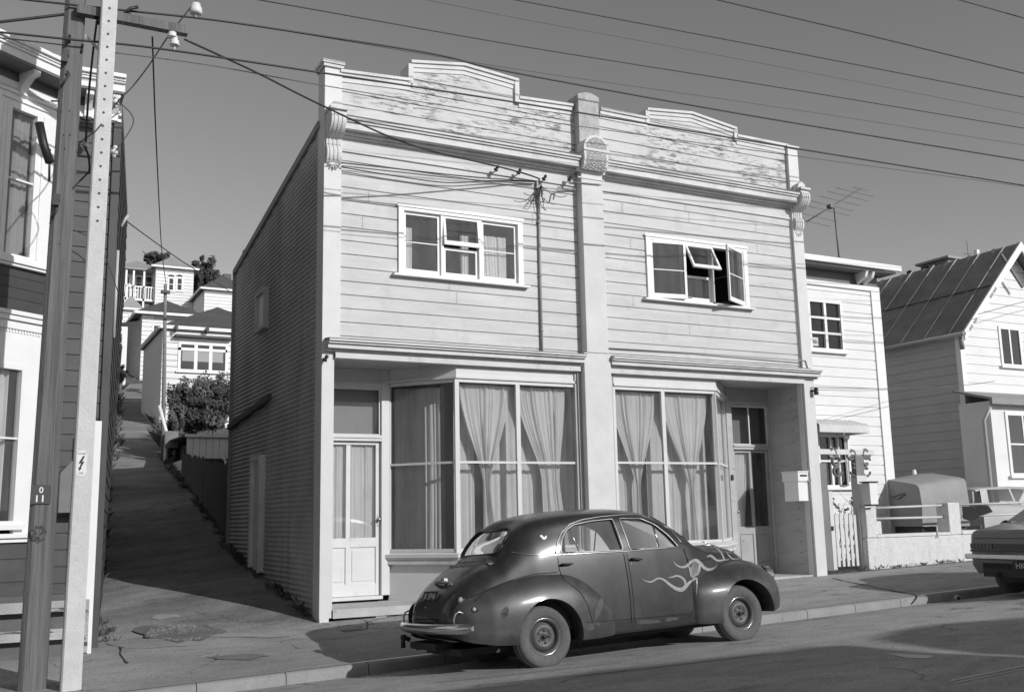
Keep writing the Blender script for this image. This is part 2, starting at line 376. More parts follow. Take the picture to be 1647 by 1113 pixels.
# road paint: a patch of fresh marking and a worn line
PAINTM = mat('worn_road_paint', .6, .9, .15, 6, patch=(.2, .6, 20, (1, 1, 1)))
def decal(name, pts, m, zf, off=.004, kind='structure'):
    mb = MB(); v = [(p[0], p[1], zf(p[0], p[1])+off) for p in pts]; mb.add(v, [tuple(range(len(v)))]); o = mb.build(name, m)
    if kind: o['kind'] = kind
    return o
def road_hit(x, y, f=road):
    r = ray(x, y); a, b = 2/FPX, 60/FPX
    for k in range(4000):
        t = a+(b-a)*k/4000; p = CAM+r*t
        if p.z < f(p.x, p.y): return p
    return p
q = [road_hit(*p) for p in ((1423, 1050), (1505, 1055), (1490, 1059), (1462, 1059))]
decal('road_paint_patch', [(p.x, p.y) for p in q], PAINTM, road)
for a, b, w in (((1530, 1095), (1637, 1073), .016), ((1535, 1099), (1637, 1078), .010)):
    p, r = road_hit(*a), road_hit(*b); d = (r-p); d.z = 0; d.normalize(); n = Vector((-d.y, d.x, 0))*w; r = p+d*6
    decal('road_line', [(p.x-n.x, p.y-n.y), (r.x-n.x, r.y-n.y), (r.x+n.x, r.y+n.y), (p.x+n.x, p.y+n.y)], PAINTM, road)
# old seal seams on the road
SEAM = mat('road_seam', .3, .9, .2, 5)
for a, b in (((760, 1103), (1040, 1075)), ((1040, 1075), (1230, 1052)), ((700, 1098), (1000, 1065))):
    p, r = road_hit(*a), road_hit(*b); d = (r-p); d.z = 0; d.normalize(); n = Vector((-d.y, d.x, 0))*.016
    decal('road_seam', [(p.x-n.x, p.y-n.y), (r.x-n.x, r.y-n.y), (r.x+n.x, r.y+n.y), (p.x+n.x, p.y+n.y)], SEAM, road)
def crack(name, px, f, w=.012, m=None, off=.006):
    pts = [road_hit(x, y, f) for x, y in px]; fine = []
    for a, b in zip(pts, pts[1:]):
        n = max(2, int((b-a).length/.12))
        for i in range(n):
            q = a.lerp(b, i/n); fine.append(Vector((q.x+random.uniform(-.02, .02), q.y+random.uniform(-.03, .03), 0)))
    mb = MB(); rows = []
    for i, p in enumerate(fine):
        d = (fine[min(i+1, len(fine)-1)]-fine[max(0, i-1)]).normalized(); n = Vector((-d.y, d.x, 0))*w*random.uniform(.4, 1.3)
        rows.append([(p.x-n.x, p.y-n.y, f(p.x-n.x, p.y-n.y)+off), (p.x+n.x, p.y+n.y, f(p.x+n.x, p.y+n.y)+off)])
    mb.grid(rows, smooth=False); o = mb.build(name, m or BLACK); o['kind'] = 'structure'; return o
def fpall(X, Y): return fp(X, Y)+.004 if Y < 0 else terrain(X, Y)+.02
DARKJ = mat('dark_joint', .035, .9, .2)
crack('footpath_joint', [(1338, 930), (1400, 943), (1500, 962)], fpall, .02, DARKJ)
crack('footpath_crack', [(560, 985), (590, 1000), (590, 1015)], fpall, .008, DARKJ)
crack('footpath_crack', [(190, 1040), (200, 1060), (212, 1070)], fpall, .012, DARKJ)
crack('footpath_crack', [(170, 1035), (205, 1043), (245, 1042), (320, 1038)], fpall, .006, DARKJ)
crack('footpath_crack', [(510, 1030), (560, 1025), (680, 1003)], fpall, .006, DARKJ)
crack('footpath_crack', [(540, 1010), (640, 990), (670, 985)], fpall, .006, DARKJ)
PATCH = mat('tar_patch', .16, .95, .2, 5, bump=.5, bscale=60)
def blob(name, cx, cy, rx, ry, f, m, off=.006, n=40, seed=1):
    rn = random.Random(seed); ph = [rn.uniform(0, 6) for _ in range(4)]; pts = []
    for k in range(n):
        a = 2*pi*k/n; r = 1+.22*sin(2*a+ph[0])+.15*sin(3*a+ph[1])+.1*sin(7*a+ph[2])+.06*sin(11*a+ph[3])
        p = road_hit(cx+rx*r*cos(a), cy+ry*r*sin(a), f); pts.append((p.x, p.y))
    return decal(name, pts, m, f, off)
blob('tar_patch', 288, 1018, 56, 15, fpall, PATCH, seed=3)
blob('tar_patch', 385, 1057, 46, 4, fpall, mat('tar_patch_dark', .18, .95, .2, 5), seed=5)
blob('pale_patch', 390, 1022, 60, 4, fpall, mat('cement_patch', .36, .95, .2, 5, bump=.4), seed=8)
blob('pale_patch', 265, 992, 20, 4, fpall, MATS['cement_patch'], seed=9)
c = road_hit(567, 1013, fpall)
mb = MB(); mb.box(c.x-.14, c.x+.14, c.y-.1, c.y+.1, c.z-.01, c.z+.012); mb.box(c.x-.1, c.x+.1, c.y-.06, c.y+.06, c.z+.012, c.z+.018)
tag(mb.build('toby_cover', mat('cover_iron', .22, .8, .2, 9)), 'small square metal service cover in the shaded footpath before the porch', 'service cover')
mb = MB()
for i in range(900):
    a = random.uniform(0, 2*pi); r = random.random()**.5; q = road_hit(288+52*r*cos(a), 1018+13*r*sin(a), fpall); s_ = random.uniform(.005, .014)
    mb.add([(q.x-s_, q.y, q.z+.006), (q.x+s_, q.y, q.z+.006), (q.x, q.y+s_, q.z+.006), (q.x, q.y, q.z+.006+s_*random.uniform(.6, 1.5))], [(0, 1, 3), (1, 2, 3), (2, 0, 3)])
struct('loose_gravel', mb, mat('gravel_stone', .22, .9, .4, 30)); bpy.data.objects['loose_gravel']['kind'] = 'stuff'
mb = MB(); rn = random.Random(9)
for i in range(2600):
    if i < 1500: x, y = rn.uniform(-4, 11), -3.17-abs(rn.gauss(0, .16)); f_ = road
    elif i < 2200: x, y = rn.uniform(-3, 10), -abs(rn.gauss(0, .35))-.09; f_ = fp
    else: x, y = rn.uniform(-4, 12), rn.uniform(-8, -.2); f_ = road if y < -3.2 else fp
    if y > -3.2 and y < -3.0: continue
    s_ = rn.uniform(.003, .010); z = f_(x, y)+.004
    mb.add([(x-s_, y-s_*.5, z), (x+s_, y-s_*.6, z), (x, y+s_, z), (x, y, z+s_*rn.uniform(.5, 1.2))], [(0, 1, 3), (1, 2, 3), (2, 0, 3)])
o = mb.build('gutter_grit', mat('grit', .2, .9, .5, 40)); o['kind'] = 'stuff'
# weeds along wall feet
mb = MB()
def tuft(x, y, n, h):
    z = terrain(x, y)+.01 if y > 0 else fp(x, y)
    for _ in range(n):
        a = random.uniform(0, 6.3); l = h*random.uniform(.5, 1.2); d = Vector((cos(a), sin(a), 0)); w = d.orthogonal()*.006
        b = Vector((x, y, z))+d*random.uniform(0, .05); mb.add([b-w, b+w, b+d*l*.35+Vector((0, 0, l*.75)), b+d*l*.8+Vector((0, 0, l))], [(0, 1, 2), (0, 2, 3)])
for _ in range(260):
    y = random.uniform(.2, 16); tuft(interp(y, XR)-random.uniform(.02, .22), y, 8, random.uniform(.04, .14))
for _ in range(420):
    y = random.uniform(4.5, 34); tuft(interp(y, XL)+random.uniform(-.6, .12), y, 9, random.uniform(.04, .10+.008*y))
for _ in range(60): tuft(random.uniform(-3.1, -2.7), random.uniform(0, 3.5), 8, random.uniform(.04, .12))
for _ in range(40): tuft(random.uniform(9.6, 13), random.uniform(-.0, .2), 7, random.uniform(.03, .07))
for _ in range(260):
    y = random.uniform(16, 37); tuft(interp(y, XR)+random.uniform(-.1, .9), y, 9, random.uniform(.1, .35))
struct('weeds', mb, LEAF); bpy.data.objects['weeds']['kind'] = 'stuff'

# ================================================================== the shop building
SH = thing('shop_building', (0, 0, 0), 'two-storey white weatherboard double shop with stepped parapet and curtained bay shopfronts', 'shop building')
W1 = (1.06, 3.20, 5.02, 6.10); W2 = (5.62, 7.86, 5.02, 6.14)
mb = MB(); boards(mb, (.15, 0), (4.28, 0), (0, -1), 3.93, 7.06, .205, [(W1[0]-.15, W1[1]-.15, W1[2], W1[3])], start=3.80)
boards(mb, (4.74, 0), (9.0, 0), (0, -1), 3.93, 7.06, .205, [(W2[0]-4.74, W2[1]-4.74, W2[2], W2[3])], start=3.80)
mb.build('front_weatherboards', BRD, SH, fix=False)
mb = MB()
tl = lambda u: 8.06+.05*(u/4.1)+.0
boards(mb, (.15, 0), (4.28, 0), (0, -1), 7.25, 8.2, .205, start=7.25-.1, ztop=lambda u: 8.0+.16*u/4.13)
boards(mb, (4.74, 0), (9.0, 0), (0, -1), 7.25, 8.24, .205, start=7.25-.1)
# stepped pediments, solid with their own depth
def pediment(mb, x0, x1, zb, zl, zp, zr, y0=-.002, y1=.3):
    xp = (x0+x1)/2-.03; mb.prism([(x0, y0, zb), (x1, y0, zb), (x1, y0, zr), (xp, y0, zp), (x0, y0, zl)], (0, y1-y0, 0))
pediment(mb, 1.30, 3.15, 8.03, 8.36, 8.50, 8.44); pediment(mb, 5.80, 7.76, 8.2, 8.38, 8.48, 8.36)
mb.build('parapet_boards', PEEL, SH, fix=False)
mb = MB()   # board joints on the pediments and butt joints
for x0, x1, z in ((1.3, 3.15, 8.19), (5.8, 7.76, 8.25)): mb.box(x0+.02, x1-.02, -.006, -.0025, z, z+.010)
mb.halves('board_gap', DGREY, SH)
mb = MB()   # parapet back
mb.box(-.1, 4.2, .04, .3, 7.0, 7.98); mb.box(4.8, 9.22, .04, .3, 7.0, 8.2); mb.halves('parapet_back', TRIM, SH)
# capping mouldings
def cap(mb, pts, th=.06, proj=.07, d=.34):
    for (xa, za), (xb, zb) in zip(pts, pts[1:]):
        for (p_, h0, h1) in ((proj, .035, th+.02), (proj*.55, -.03, .035), (proj*.25, -.1, -.03)):
            if abs(xa-xb) < 1e-3:
                sgn = 1 if zb > za else -1
                mb.box(min(xa, xa-sgn*h1) if 0 else xa-(h1 if sgn > 0 else -h0), xa-(h0 if sgn > 0 else -h1), -p_, d*.6, min(za, zb)+(h0 if 0 else 0), max(za, zb)+h1)
            else:
                mb.prism([(xa, -p_, za+h0), (xb, -p_, zb+h0), (xb, -p_, zb+h1), (xa, -p_, za+h1)], (0, p_+d, 0))
mb = MB()
cap(mb, [(.12, 8.02), (1.27, 8.09)]); cap(mb, [(3.19, 8.15), (4.22, 8.20)]); cap(mb, [(1.27, 8.40), (2.19, 8.53), (3.18, 8.45)])
cap(mb, [(4.78, 8.235), (5.77, 8.235)]); cap(mb, [(7.79, 8.235), (9.03, 8.235)]); cap(mb, [(5.76, 8.40), (6.76, 8.50), (7.78, 8.37)])
for x, a, b in ((1.27, 8.1, 8.42), (3.155, 8.1, 8.49), (5.77, 8.2, 8.44), (7.765, 8.2, 8.41)):
    mb.box(x-.045, x+.035, -.05, .3, a, b)
mb.halves('parapet_capping', TRIM, SH)
# left and right pilasters
mb = MB(); mb.box(-.12, .15, -.045, .28, 3.93, 8.10); mb.box(-.12, .065, -.045, .28, .05, 3.93)
mb.box(-.115, .02, -.046, .25, -.04, .6); mb.build('corner_pilaster', WP, SH, bevel=.006)
mb = MB(); mb.box(-.15, .17, -.08, .3, 8.102, 8.15); mb.box(-.17, .18, -.1, .32, 8.152, 8.21); mb.build('pilaster_cap', TRIM, SH, bevel=.008); mb = MB(); mb.box(-.13, .16, -.058, -.045, 6.68, 6.70); mb.build('pilaster_band', TRIM, SH)
mb = MB(); mb.box(8.99, 9.24, -.07, .28, .20, 8.23); mb.box(8.965, 8.99, -.02, .1, .22, 7.0); mb.build('corner_pilaster', WP, SH, bevel=.006)
mb = MB(); mb.box(8.96, 9.27, -.1, .3, 8.232, 8.29); mb.build('pilaster_cap', TRIM, SH, bevel=.008)
# central plaster pillar
mb = MB(); mb.box(4.26, 4.68, -.17, .3, 3.98, 7.1); mb.box(4.2, 4.715, -.17, .3, .05, 3.975); mb.build('centre_pillar', CONC, SH, bevel=.012)
mb = MB(); mb.box(4.26, 4.66, -.16, .3, 7.4, 8.36)
mb.grid([[(4.25+.42*t, y, 8.40+.06*sin(pi*t)+.02) for y in (-.17, .32)] for t in frange(0, 1, 12)]); mb.prism([(4.25+.42*t, -.17, 8.40+.06*sin(pi*t)+.02) for t in frange(0, 1, 12)]+[(4.67, -.17, 8.33), (4.25, -.17, 8.33)], (0, .49, 0))
mb.build('chimney_pier', CONCD, SH)
def worm(name):
    m, nt, N, L, B = nodes(name); tc = N.new('ShaderNodeTexCoord'); vo = N.new('ShaderNodeTexVoronoi'); vo.feature = 'DISTANCE_TO_EDGE'; vo.inputs['Scale'].default_value = 22
    mp = N.new('ShaderNodeMapping'); mp.inputs['Scale'].default_value = (.7, 1, 1.4); L.new(tc.outputs['Object'], mp.inputs['Vector']); L.new(mp.outputs['Vector'], vo.inputs['Vector'])
    r = N.new('ShaderNodeMapRange'); r.inputs['From Min'].default_value = .02; r.inputs['From Max'].default_value = .2; r.inputs['To Min'].default_value = .27; r.inputs['To Max'].default_value = .55
    L.new(vo.outputs['Distance'], r.inputs['Value']); L.new(r.outputs['Result'], B.inputs['Base Color']); B.inputs['Roughness'].default_value = .9
    bp = N.new('ShaderNodeBump'); bp.inputs['Strength'].default_value = 1; bp.inputs['Distance'].default_value = -.03; L.new(vo.outputs['Distance'], bp.inputs['Height']); L.new(bp.outputs['Normal'], B.inputs['Normal']); return m
WORM = worm('vermiculated_plaster')
# console on the pillar: rounded top, drum front
prof_ = [(-.17, 7.08), (-.27, 7.06), (-.33, 7.12), (-.36, 7.24), (-.35, 7.36), (-.29, 7.46), (-.17, 7.52)]
mb = MB(); mb.prism([(4.22, y, z) for y, z in prof_], (.48, 0, 0))
cb = mb.build('console', CONC, SH, bevel=.012)
mb = MB(); mb.grid([[(x, y-.006, z) for x in (4.27, 4.65)] for y, z in prof_[1:6]], smooth=True)
mb.build('vermiculated_panel', WORM, cb)
mb = MB(); hd = [(4.21, 7.36)]+[(4.46-.25*cos(pi*t), 7.40+.24*sin(pi*t)) for t in frange(0, 1, 14)]+[(4.71, 7.36)]
mb.prism([(x, -.37, z) for x, z in hd], (0, .22, 0)); mb.build('console_crown', CONC, cb)
mb = MB(); hd = [(4.46-.2*cos(pi*t), 7.41+.19*sin(pi*t)) for t in frange(0, 1, 14)]; mb.prism([(x, -.376, z) for x, z in hd], (0, .004, 0)); mb.build('crown_panel', WORM, cb)
mb = MB(); mb.box(4.18, 4.72, -.2, -.16, 7.04, 7.075); mb.box(4.19, 4.71, -.185, -.16, 6.93, 6.95); mb.build('necking', CONC, SH)
# scroll corbels
def corbel(x0, x1, name='corbel'):
    pr = []
    for t in frange(0, 1, 30):
        z = 7.36-t*.78; y = -.06-.24*(max(0, 1-((t-.22)/.26)**2))**.5*(1 if t < .48 else 0)-.06*(1-t)-(.07*(max(0, 1-((t-.82)/.16)**2))**.5 if t > .66 else 0); pr.append((y, z))
    poly = [(-.05, 7.36)]+pr+[(-.05, 6.58)]
    mb = MB(); mb.prism([(x0, y, z) for y, z in poly], (x1-x0, 0, 0)); c_ = mb.build(name, CONC, SH, bevel=.006)
    mb = MB(); w = x1-x0
    for k in range(3):
        xa = x0+w*(.17+.27*k); mb.grid([[(xa, y-.012, z), (xa+w*.12, y-.012, z)] for y, z in pr[3:-2]])
    mb.tube([(x0-.004, -.2, 7.2), (x1+.004, -.2, 7.2)], .075, 14)
    for s_ in range(5):
        a = pi*(.15+.175*s_); mb.tube([((x0+x1)/2, -.06, 6.6), ((x0+x1)/2-.1*cos(a), -.075, 6.6-.11*sin(a))], [.022, .01], 6)
    # crown with pierced half round
    mb.prism([((x0+x1)/2-.10*cos(pi*t), -.24, 7.37+.15*sin(pi*t)) for t in frange(0, 1, 10)], (0, .14, 0))
    mb.build('scroll_ribs', CONC, c_)
    mb = MB(); mb.box(x0-.02, x1+.02, -.34, -.05, 7.345, 7.385); mb.build('corbel_cap', TRIM, c_)
corbel(-.1, .13); corbel(9.02, 9.22)
# cornice and ledge, built of stepped mouldings with mitred lengths
for x0, x1 in ((.13, 4.2), (4.72, 9.02)):
    mb = MB()
    for (pj, a, b) in ((.30, 7.235, 7.27), (.27, 7.20, 7.233), (.24, 7.10, 7.198), (.12, 7.06, 7.098), (.06, 7.03, 7.058)): mb.box(x0, x1, -pj, .05, a, b)
    mb.build('cornice', TRIM, SH); mb = MB(); mb.prism([(x0, -.31, 7.271), (x0, .02, 7.271), (x0, .02, 7.33), (x0, -.31, 7.285)], (x1-x0, 0, 0)); mb.build('cornice_flashing', LEAD, SH)
    mb = MB(); mb.box(x0, x1, -.012, .0, 6.85, 7.029); mb.box(x0, x1, -.03, -.001, 6.82, 6.848); mb.build('frieze_board', BRD, SH)
for x0, x1 in ((.066, 4.199), (4.72, 8.985), (8.986, 9.24)):
    mb = MB(); e0 = x0-(.14 if x0 < 1 else 0); e1 = x1+(.05 if x1 > 9.1 else 0)
    z_ = -.0
    if x0 > 8: e0, pj0 = 8.986, .07
    for (pj, a, b) in ((.27, 3.895, 3.925), (.24, 3.865, 3.893), (.2, 3.80, 3.863), (.13, 3.77, 3.798), (.10, 3.675, 3.768)):
        if x0 > 8 and a < 3.7: continue
        xe0 = e0 if a > 3.75 else x0
        yb = -.046 if (x0 < 1 or x0 > 8) else .0
        mb.box(xe0, e1 if a > 3.75 else x1, -pj, .04 if not (x0 > 8) else -.071, a, b)
    mb.build('shop_ledge', TRIM, SH)
    if x0 < 8: mb = MB(); mb.prism([(e0, -.275, 3.926), (e0, -.003, 3.926), (e0, -.003, 3.97), (e0, -.275, 3.935)], (e1-e0, 0, 0)); mb.build('ledge_flashing', LEAD, SH)
# soffits over the recesses and bay head fascias
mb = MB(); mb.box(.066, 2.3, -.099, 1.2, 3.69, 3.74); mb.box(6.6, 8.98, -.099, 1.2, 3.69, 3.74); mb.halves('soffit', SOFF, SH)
rn = random.Random(11); mj = MB(); mn = MB()
for k in range(17):
    z = 3.80+.205*rn.randint(1, 15); x = rn.choice([.6, 2.0, 3.4, 5.2, 6.6, 8.1])+rn.uniform(-.12, .12)
    if z > 6.8 or z < 3.95 or (W1[0]-.15 < x < W1[1]+.15 and 4.85 < z < 6.2) or (W2[0]-.15 < x < W2[1]+.15 and 4.85 < z < 6.25): continue
    mj.box(x, x+.004, -.0015, .0, z+.022, z+.203)
    for dx in (-.02, .022):
        for dz in (.05, .17): mn.box(x+dx, x+dx+.007, -.002, .0, z+dz, z+dz+.007)
mj.build('butt_joint', DGREY, SH); mn.build('nail_head', DGREY, SH)
# upper windows --------------------------------------------------
def pane(mb, x0, x1, z0, z1, y): mb.add([(x0, y, z0), (x1, y, z0), (x1, y, z1), (x0, y, z1)], [(0, 1, 2, 3)])
def upper_window(W, splits, kind):
    x0, x1, z0, z1 = W
    mb = MB(); frame_rect(mb, x0, x1, z0, z1, -.035, .1, .09, .03, .075)
    for s_ in splits: mb.box(s_-.025, s_+.025, -.015, .09, z0+.03, z1-.075)
    f = mb.build('window_frame', WC, SH, bevel=.004)
    mb = MB(); mb.prism([(x0-.09, -.1, z0-.035), (x0-.09, .0, z0-.035), (x0-.09, .0, z0+.012), (x0-.09, -.1, z0-.006)], (x1-x0+.17, 0, 0)); mb.build('window_sill', WC, f)
    mb = MB(); mb.box(x0-.02, x1+.02, -.05, -.036, z1-.02, z1+.03); mb.build('window_head', WC, f)
    L_ = [x0+.09]+[q for s_ in splits for q in (s_-.025, s_+.025)]+[x1-.09]
    return f, list(zip(L_[0::2], L_[1::2])), z0+.03, z1-.075
def sash(par, x0, x1, z0, z1, y, w=.045, bar=None, M=None, gl=GL):
    m1, m2 = MB(), MB(); frame_rect(m1, x0, x1, z0, z1, y, y+.035, w, w*1.7)
    if bar: m1.box(x0+w, x1-w, y+.008, y+.028, bar-.008, bar+.008)
    pane(m2, x0+w-.005, x1-w+.005, z0+w*1.6, z1-w+.005, y+.018)
    if M is not None:
        m1.v = [M @ v for v in m1.v]; m2.v = [M @ v for v in m2.v]
    s_ = m1.build('sash', WC, par); m2.build('window_pane', gl, par, fix=False); return s_
f, Ls, a, b = upper_window(W1, (1.79, 2.445), 0)
zt = 5.55
for i, (p, q) in enumerate(Ls):
    if i != 1: sash(f, p, q, a, b, .02, bar=zt)
    else:
        sash(f, p, q, a, zt-.02, .03)
        M = Matrix.Translation((0, .0, b)) @ Matrix.Rotation(rad(-7), 4, 'X') @ Matrix.Translation((0, 0, -b)); sash(f, p-.01, q+.01, zt, b, -.01, .04, M=M)
f, Ls, a, b = upper_window(W2, (6.43, 7.06), 1)
for i, (p, q) in enumerate(Ls):
    if i == 1:
        sash(f, p, q, a, zt-.03, .03)
        M = Matrix.Translation((0, -.02, b)) @ Matrix.Rotation(rad(-27), 4, 'X') @ Matrix.Translation((0, .02, -b)); sash(f, p, q+.03, zt, b, -.03, .04, M=M)
    elif i == 0:
        M = Matrix.Translation((p, -.02, 0)) @ Matrix.Rotation(rad(-8), 4, 'Z') @ Matrix.Translation((-p, .02, 0)); sash(f, p, q, a, b, -.02, bar=zt, M=M)
    else:
        M = Matrix.Translation((q, -.02, 0)) @ Matrix.Rotation(rad(27), 4, 'Z') @ Matrix.Translation((-q, .02, 0)); sash(f, p, q, a, b, -.02, bar=zt, M=M)
mb = MB(); mb.bar((7.1, .02, 5.5), (7.35, -.2, 5.55), .012); mb.bar((6.3, .0, 5.1), (6.45, -.16, 5.06), .02, .012); mb.bar((7.2, -.25, 5.03), (7.0, .0, 5.05), .02, .012); mb.build('window_stay', BLACK, f)
# rooms behind
mb = MB()
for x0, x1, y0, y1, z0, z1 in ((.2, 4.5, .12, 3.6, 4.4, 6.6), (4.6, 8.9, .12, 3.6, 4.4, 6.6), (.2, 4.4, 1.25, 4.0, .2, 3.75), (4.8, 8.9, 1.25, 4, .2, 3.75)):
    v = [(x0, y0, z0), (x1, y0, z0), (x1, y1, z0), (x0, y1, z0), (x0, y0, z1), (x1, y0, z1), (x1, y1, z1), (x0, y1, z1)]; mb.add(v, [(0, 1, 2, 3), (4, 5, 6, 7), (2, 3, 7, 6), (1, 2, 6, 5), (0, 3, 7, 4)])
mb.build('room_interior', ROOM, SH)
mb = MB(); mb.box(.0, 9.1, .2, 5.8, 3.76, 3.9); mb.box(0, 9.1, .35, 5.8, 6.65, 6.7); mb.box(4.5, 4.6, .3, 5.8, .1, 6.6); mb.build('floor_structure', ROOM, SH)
# ------------------------------------------------ shop bays
def seg_panel(mbF, mbG, A, B, z0, z1, tz, w=.04, dp=.05, ends=(1, 1)):
    """framed glazing between plan points A and B"""
    A = Vector((A[0], A[1], 0)); B = Vector((B[0], B[1], 0)); d = (B-A).normalized()
    def pp(u, z): q = A+d*u; return Vector((q.x, q.y, z))
    Lg = (B-A).length
    for u, e in ((0, ends[0]), (Lg, ends[1])):
        if e: mbF.bar(pp(u, z0-.05), pp(u, z1+.05), .055, .07, up=(d.x, d.y, 0))
    mbF.bar(pp(.02, tz), pp(Lg-.02, tz), .045, .035); mbF.bar(pp(.02, z1), pp(Lg-.02, z1), .06, .05); mbF.bar(pp(.02, z0), pp(Lg-.02, z0), .06, .05)
    n = Vector((-d.y, d.x, 0))*.01
    for a, b in ((z0+.02, tz-.015), (tz+.015, z1-.02)): mbG.add([pp(.02, a)+n, pp(Lg-.02, a)+n, pp(Lg-.02, b)+n, pp(.02, b)+n], [(0, 1, 2, 3)])
def bay(pts, z0, z1, tz, base, side):
    """pts: plan points of the glazed bay, z0 sill top, z1 head"""
    mbF, mbG = MB(), MB(); last = len(pts)-2
    for i, (A, B) in enumerate(zip(pts, pts[1:])): seg_panel(mbF, mbG, A, B, z0, z1, tz, ends=(1, 1 if i == last else 0))
    f = mbF.build('shop_window_frame', WP, SH); mbG.build('shop_window_pane', GLS, f, fix=False)
    # head fascia, sill, stall riser follow the plan
    def off(o):
        out = []
        for i, p in enumerate(pts):
            p = Vector(p); dl = (Vector(pts[i])-Vector(pts[i-1])).normalized() if i else (Vector(pts[1])-Vector(pts[0])).normalized()
            dr = (Vector(pts[i+1])-p).normalized() if i < len(pts)-1 else dl
            nl = Vector((dl.y, -dl.x)); nr = Vector((dr.y, -dr.x)); n = (nl+nr); n = n/max(.3, n.length_squared)*2 if n.length else nl
            out.append((p.x+n.x*o, p.y+n.y*o))
        return out
    def band(mb, o, za, zb, ob=None):
        ob = o if ob is None else ob
        a, b, c = off(o), off(-.06), off(ob)
        for i in range(len(pts)-1):
            q = [(a[i][0], a[i][1], za), (a[i+1][0], a[i+1][1], za), (b[i+1][0], b[i+1][1], za), (b[i][0], b[i][1], za)]
            r = [(c[i][0], c[i][1], zb), (c[i+1][0], c[i+1][1], zb), (b[i+1][0], b[i+1][1], zb), (b[i][0], b[i][1], zb)]
            mb.add(q+r, [(0, 3, 2, 1), (4, 5, 6, 7), (0, 1, 5, 4), (1, 2, 6, 5), (2, 3, 7, 6), (3, 0, 4, 7)])
    mb = MB(); band(mb, .06, z1+.03, z1+.07); band(mb, .035, z1+.072, 3.688); mb.build('bay_fascia', WP, SH)
    mb = MB(); band(mb, .1, z0-.055, z0-.03, .03); band(mb, .105, z0-.1, z0-.057); mb.build('bay_sill', WP, SH)
    mb = MB(); band(mb, .06, z0-.15, z0-.102, .09); band(mb, .075, z0-.2, z0-.152); mb.build('sill_moulding', TRIM, SH)
    mb = MB(); band(mb, .0, base, z0-.202); band(mb, .012, base, base+.22); band(mb, -.01, z0-.202, z0-.05); mb.build('stall_riser', WP, SH)
    return f
bayL = [(1.27, .95), (2.02, .04), (3.07, .04), (4.19, .04)]
bayR = [(4.86, .04), (5.86, .04), (6.98, .04), (7.93, .95)]
bay(bayL, .90, 3.45, 2.205, -.02, 0); bay(bayR, .90, 3.45, 2.215, .05, 1)
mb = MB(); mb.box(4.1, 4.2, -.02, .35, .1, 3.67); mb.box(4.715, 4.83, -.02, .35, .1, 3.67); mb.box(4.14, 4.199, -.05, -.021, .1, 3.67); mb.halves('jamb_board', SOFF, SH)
def full(l, r): return (lambda t: l), (lambda t: r)
def tie(l1, r1, c, tw, w, l0=None, r0=None):       # gathered at height tw to width w around c
    l0 = l1 if l0 is None else l0; r0 = r1 if r0 is None else r0
    def s(t): return t*t*(3-2*t)
    def L(t): return lerp(c-w/2, l1, s((t-tw)/(1-tw))**.8) if t > tw else lerp(c-w/2, l0, 0 if tw <= 0 else (1-t/tw)**1.3)
    def R(t): return lerp(c+w/2, r1, s((t-tw)/(1-tw))**.8) if t > tw else lerp(c+w/2, r0, 0 if tw <= 0 else (1-t/tw)**1.3)
    return L, R
G_ = 'curtains in the shop windows'
# left bay
curtain('curtain', None, (1.36, 1.0), (2.12, .42), .86, 3.40, *full(.02, .80), 7, .02, CUR, 'full-length drawn curtain in the angled left shop window', 'curtain', G_)
curtain('curtain', None, (2.08, .16), (3.05, .16), .86, 3.40, *tie(.02, .95, .50, .40, .12, .42, .70), 9, .018, CUR, 'tied curtain behind the middle pane of the left bay, its tail trailing down', 'curtain', G_)
curtain('curtain', None, (3.09, .16), (4.15, .16), .86, 3.40, *tie(.02, .86, .58, .42, .30, .45, .88), 9, .018, CUR, 'white tied curtain behind the pane left of the central pillar', 'curtain', G_)
curtain('net_curtain', None, (2.08, .3), (2.42, .3), .86, 3.42, *full(.0, 1), 4, .012, CUR, 'straight grey net hanging behind the gathered curtain next to the bay corner', 'curtain', G_)
curtain('net_curtain', None, (2.62, .32), (4.14, .32), .86, 3.42, *full(.0, 1), 10, .012, CUR, 'wide grey net behind the two street-facing panes of the left bay', 'curtain', G_)
# right bay
curtain('curtain', None, (4.88, .16), (5.84, .16), .86, 3.40, *tie(.0, .95, .52, .36, .09, .42, .62), 11, .014, CUR, 'pleated curtain tied to a narrow waist just right of the central pillar', 'curtain', G_)
curtain('curtain', None, (5.88, .16), (6.95, .16), .86, 3.40, *tie(.02, .95, .56, .34, .08, .5, .64), 11, .014, CUR, 'pleated curtain tied to a narrow waist in the right pane of the right bay', 'curtain', G_)
curtain('net_curtain', None, (4.88, .32), (5.45, .32), .86, 3.42, *full(.0, 1), 7, .012, CUR, 'grey net behind the tied curtain beside the central pillar', 'curtain', G_)
curtain('net_curtain', None, (5.5, .32), (6.95, .32), .86, 3.42, *full(.12, 1), 12, .012, CUR, 'grey net covering the rest of the right bay behind the tied curtains', 'curtain', G_)
curtain('net_curtain', None, (7.0, .16), (7.85, .98), .86, 3.42, *full(.0, 1), 7, .012, CUR, 'net in the narrow angled pane beside the right shop door', 'curtain', G_)
# upper left window curtains, three lace pieces
G2 = 'lace curtains in the upper left window'
for xa, xb, zt_, lab in ((1.13, 1.34, 5.80, 'narrow lace curtain at the left edge of the upper left window'), (2.16, 2.30, 5.78, 'thin lace strip in the middle light of the upper left window'), (2.52, 2.96, 5.82, 'broad lace curtain filling the right light of the upper left window')):
    curtain('lace_curtain', None, (xa, .12), (xb, .12), 5.02, zt_, lambda t: .0+.06*(1-t), lambda t: 1.0, 3 if xb-xa < .3 else 6, .012, CURL, lab, 'curtain', G2)
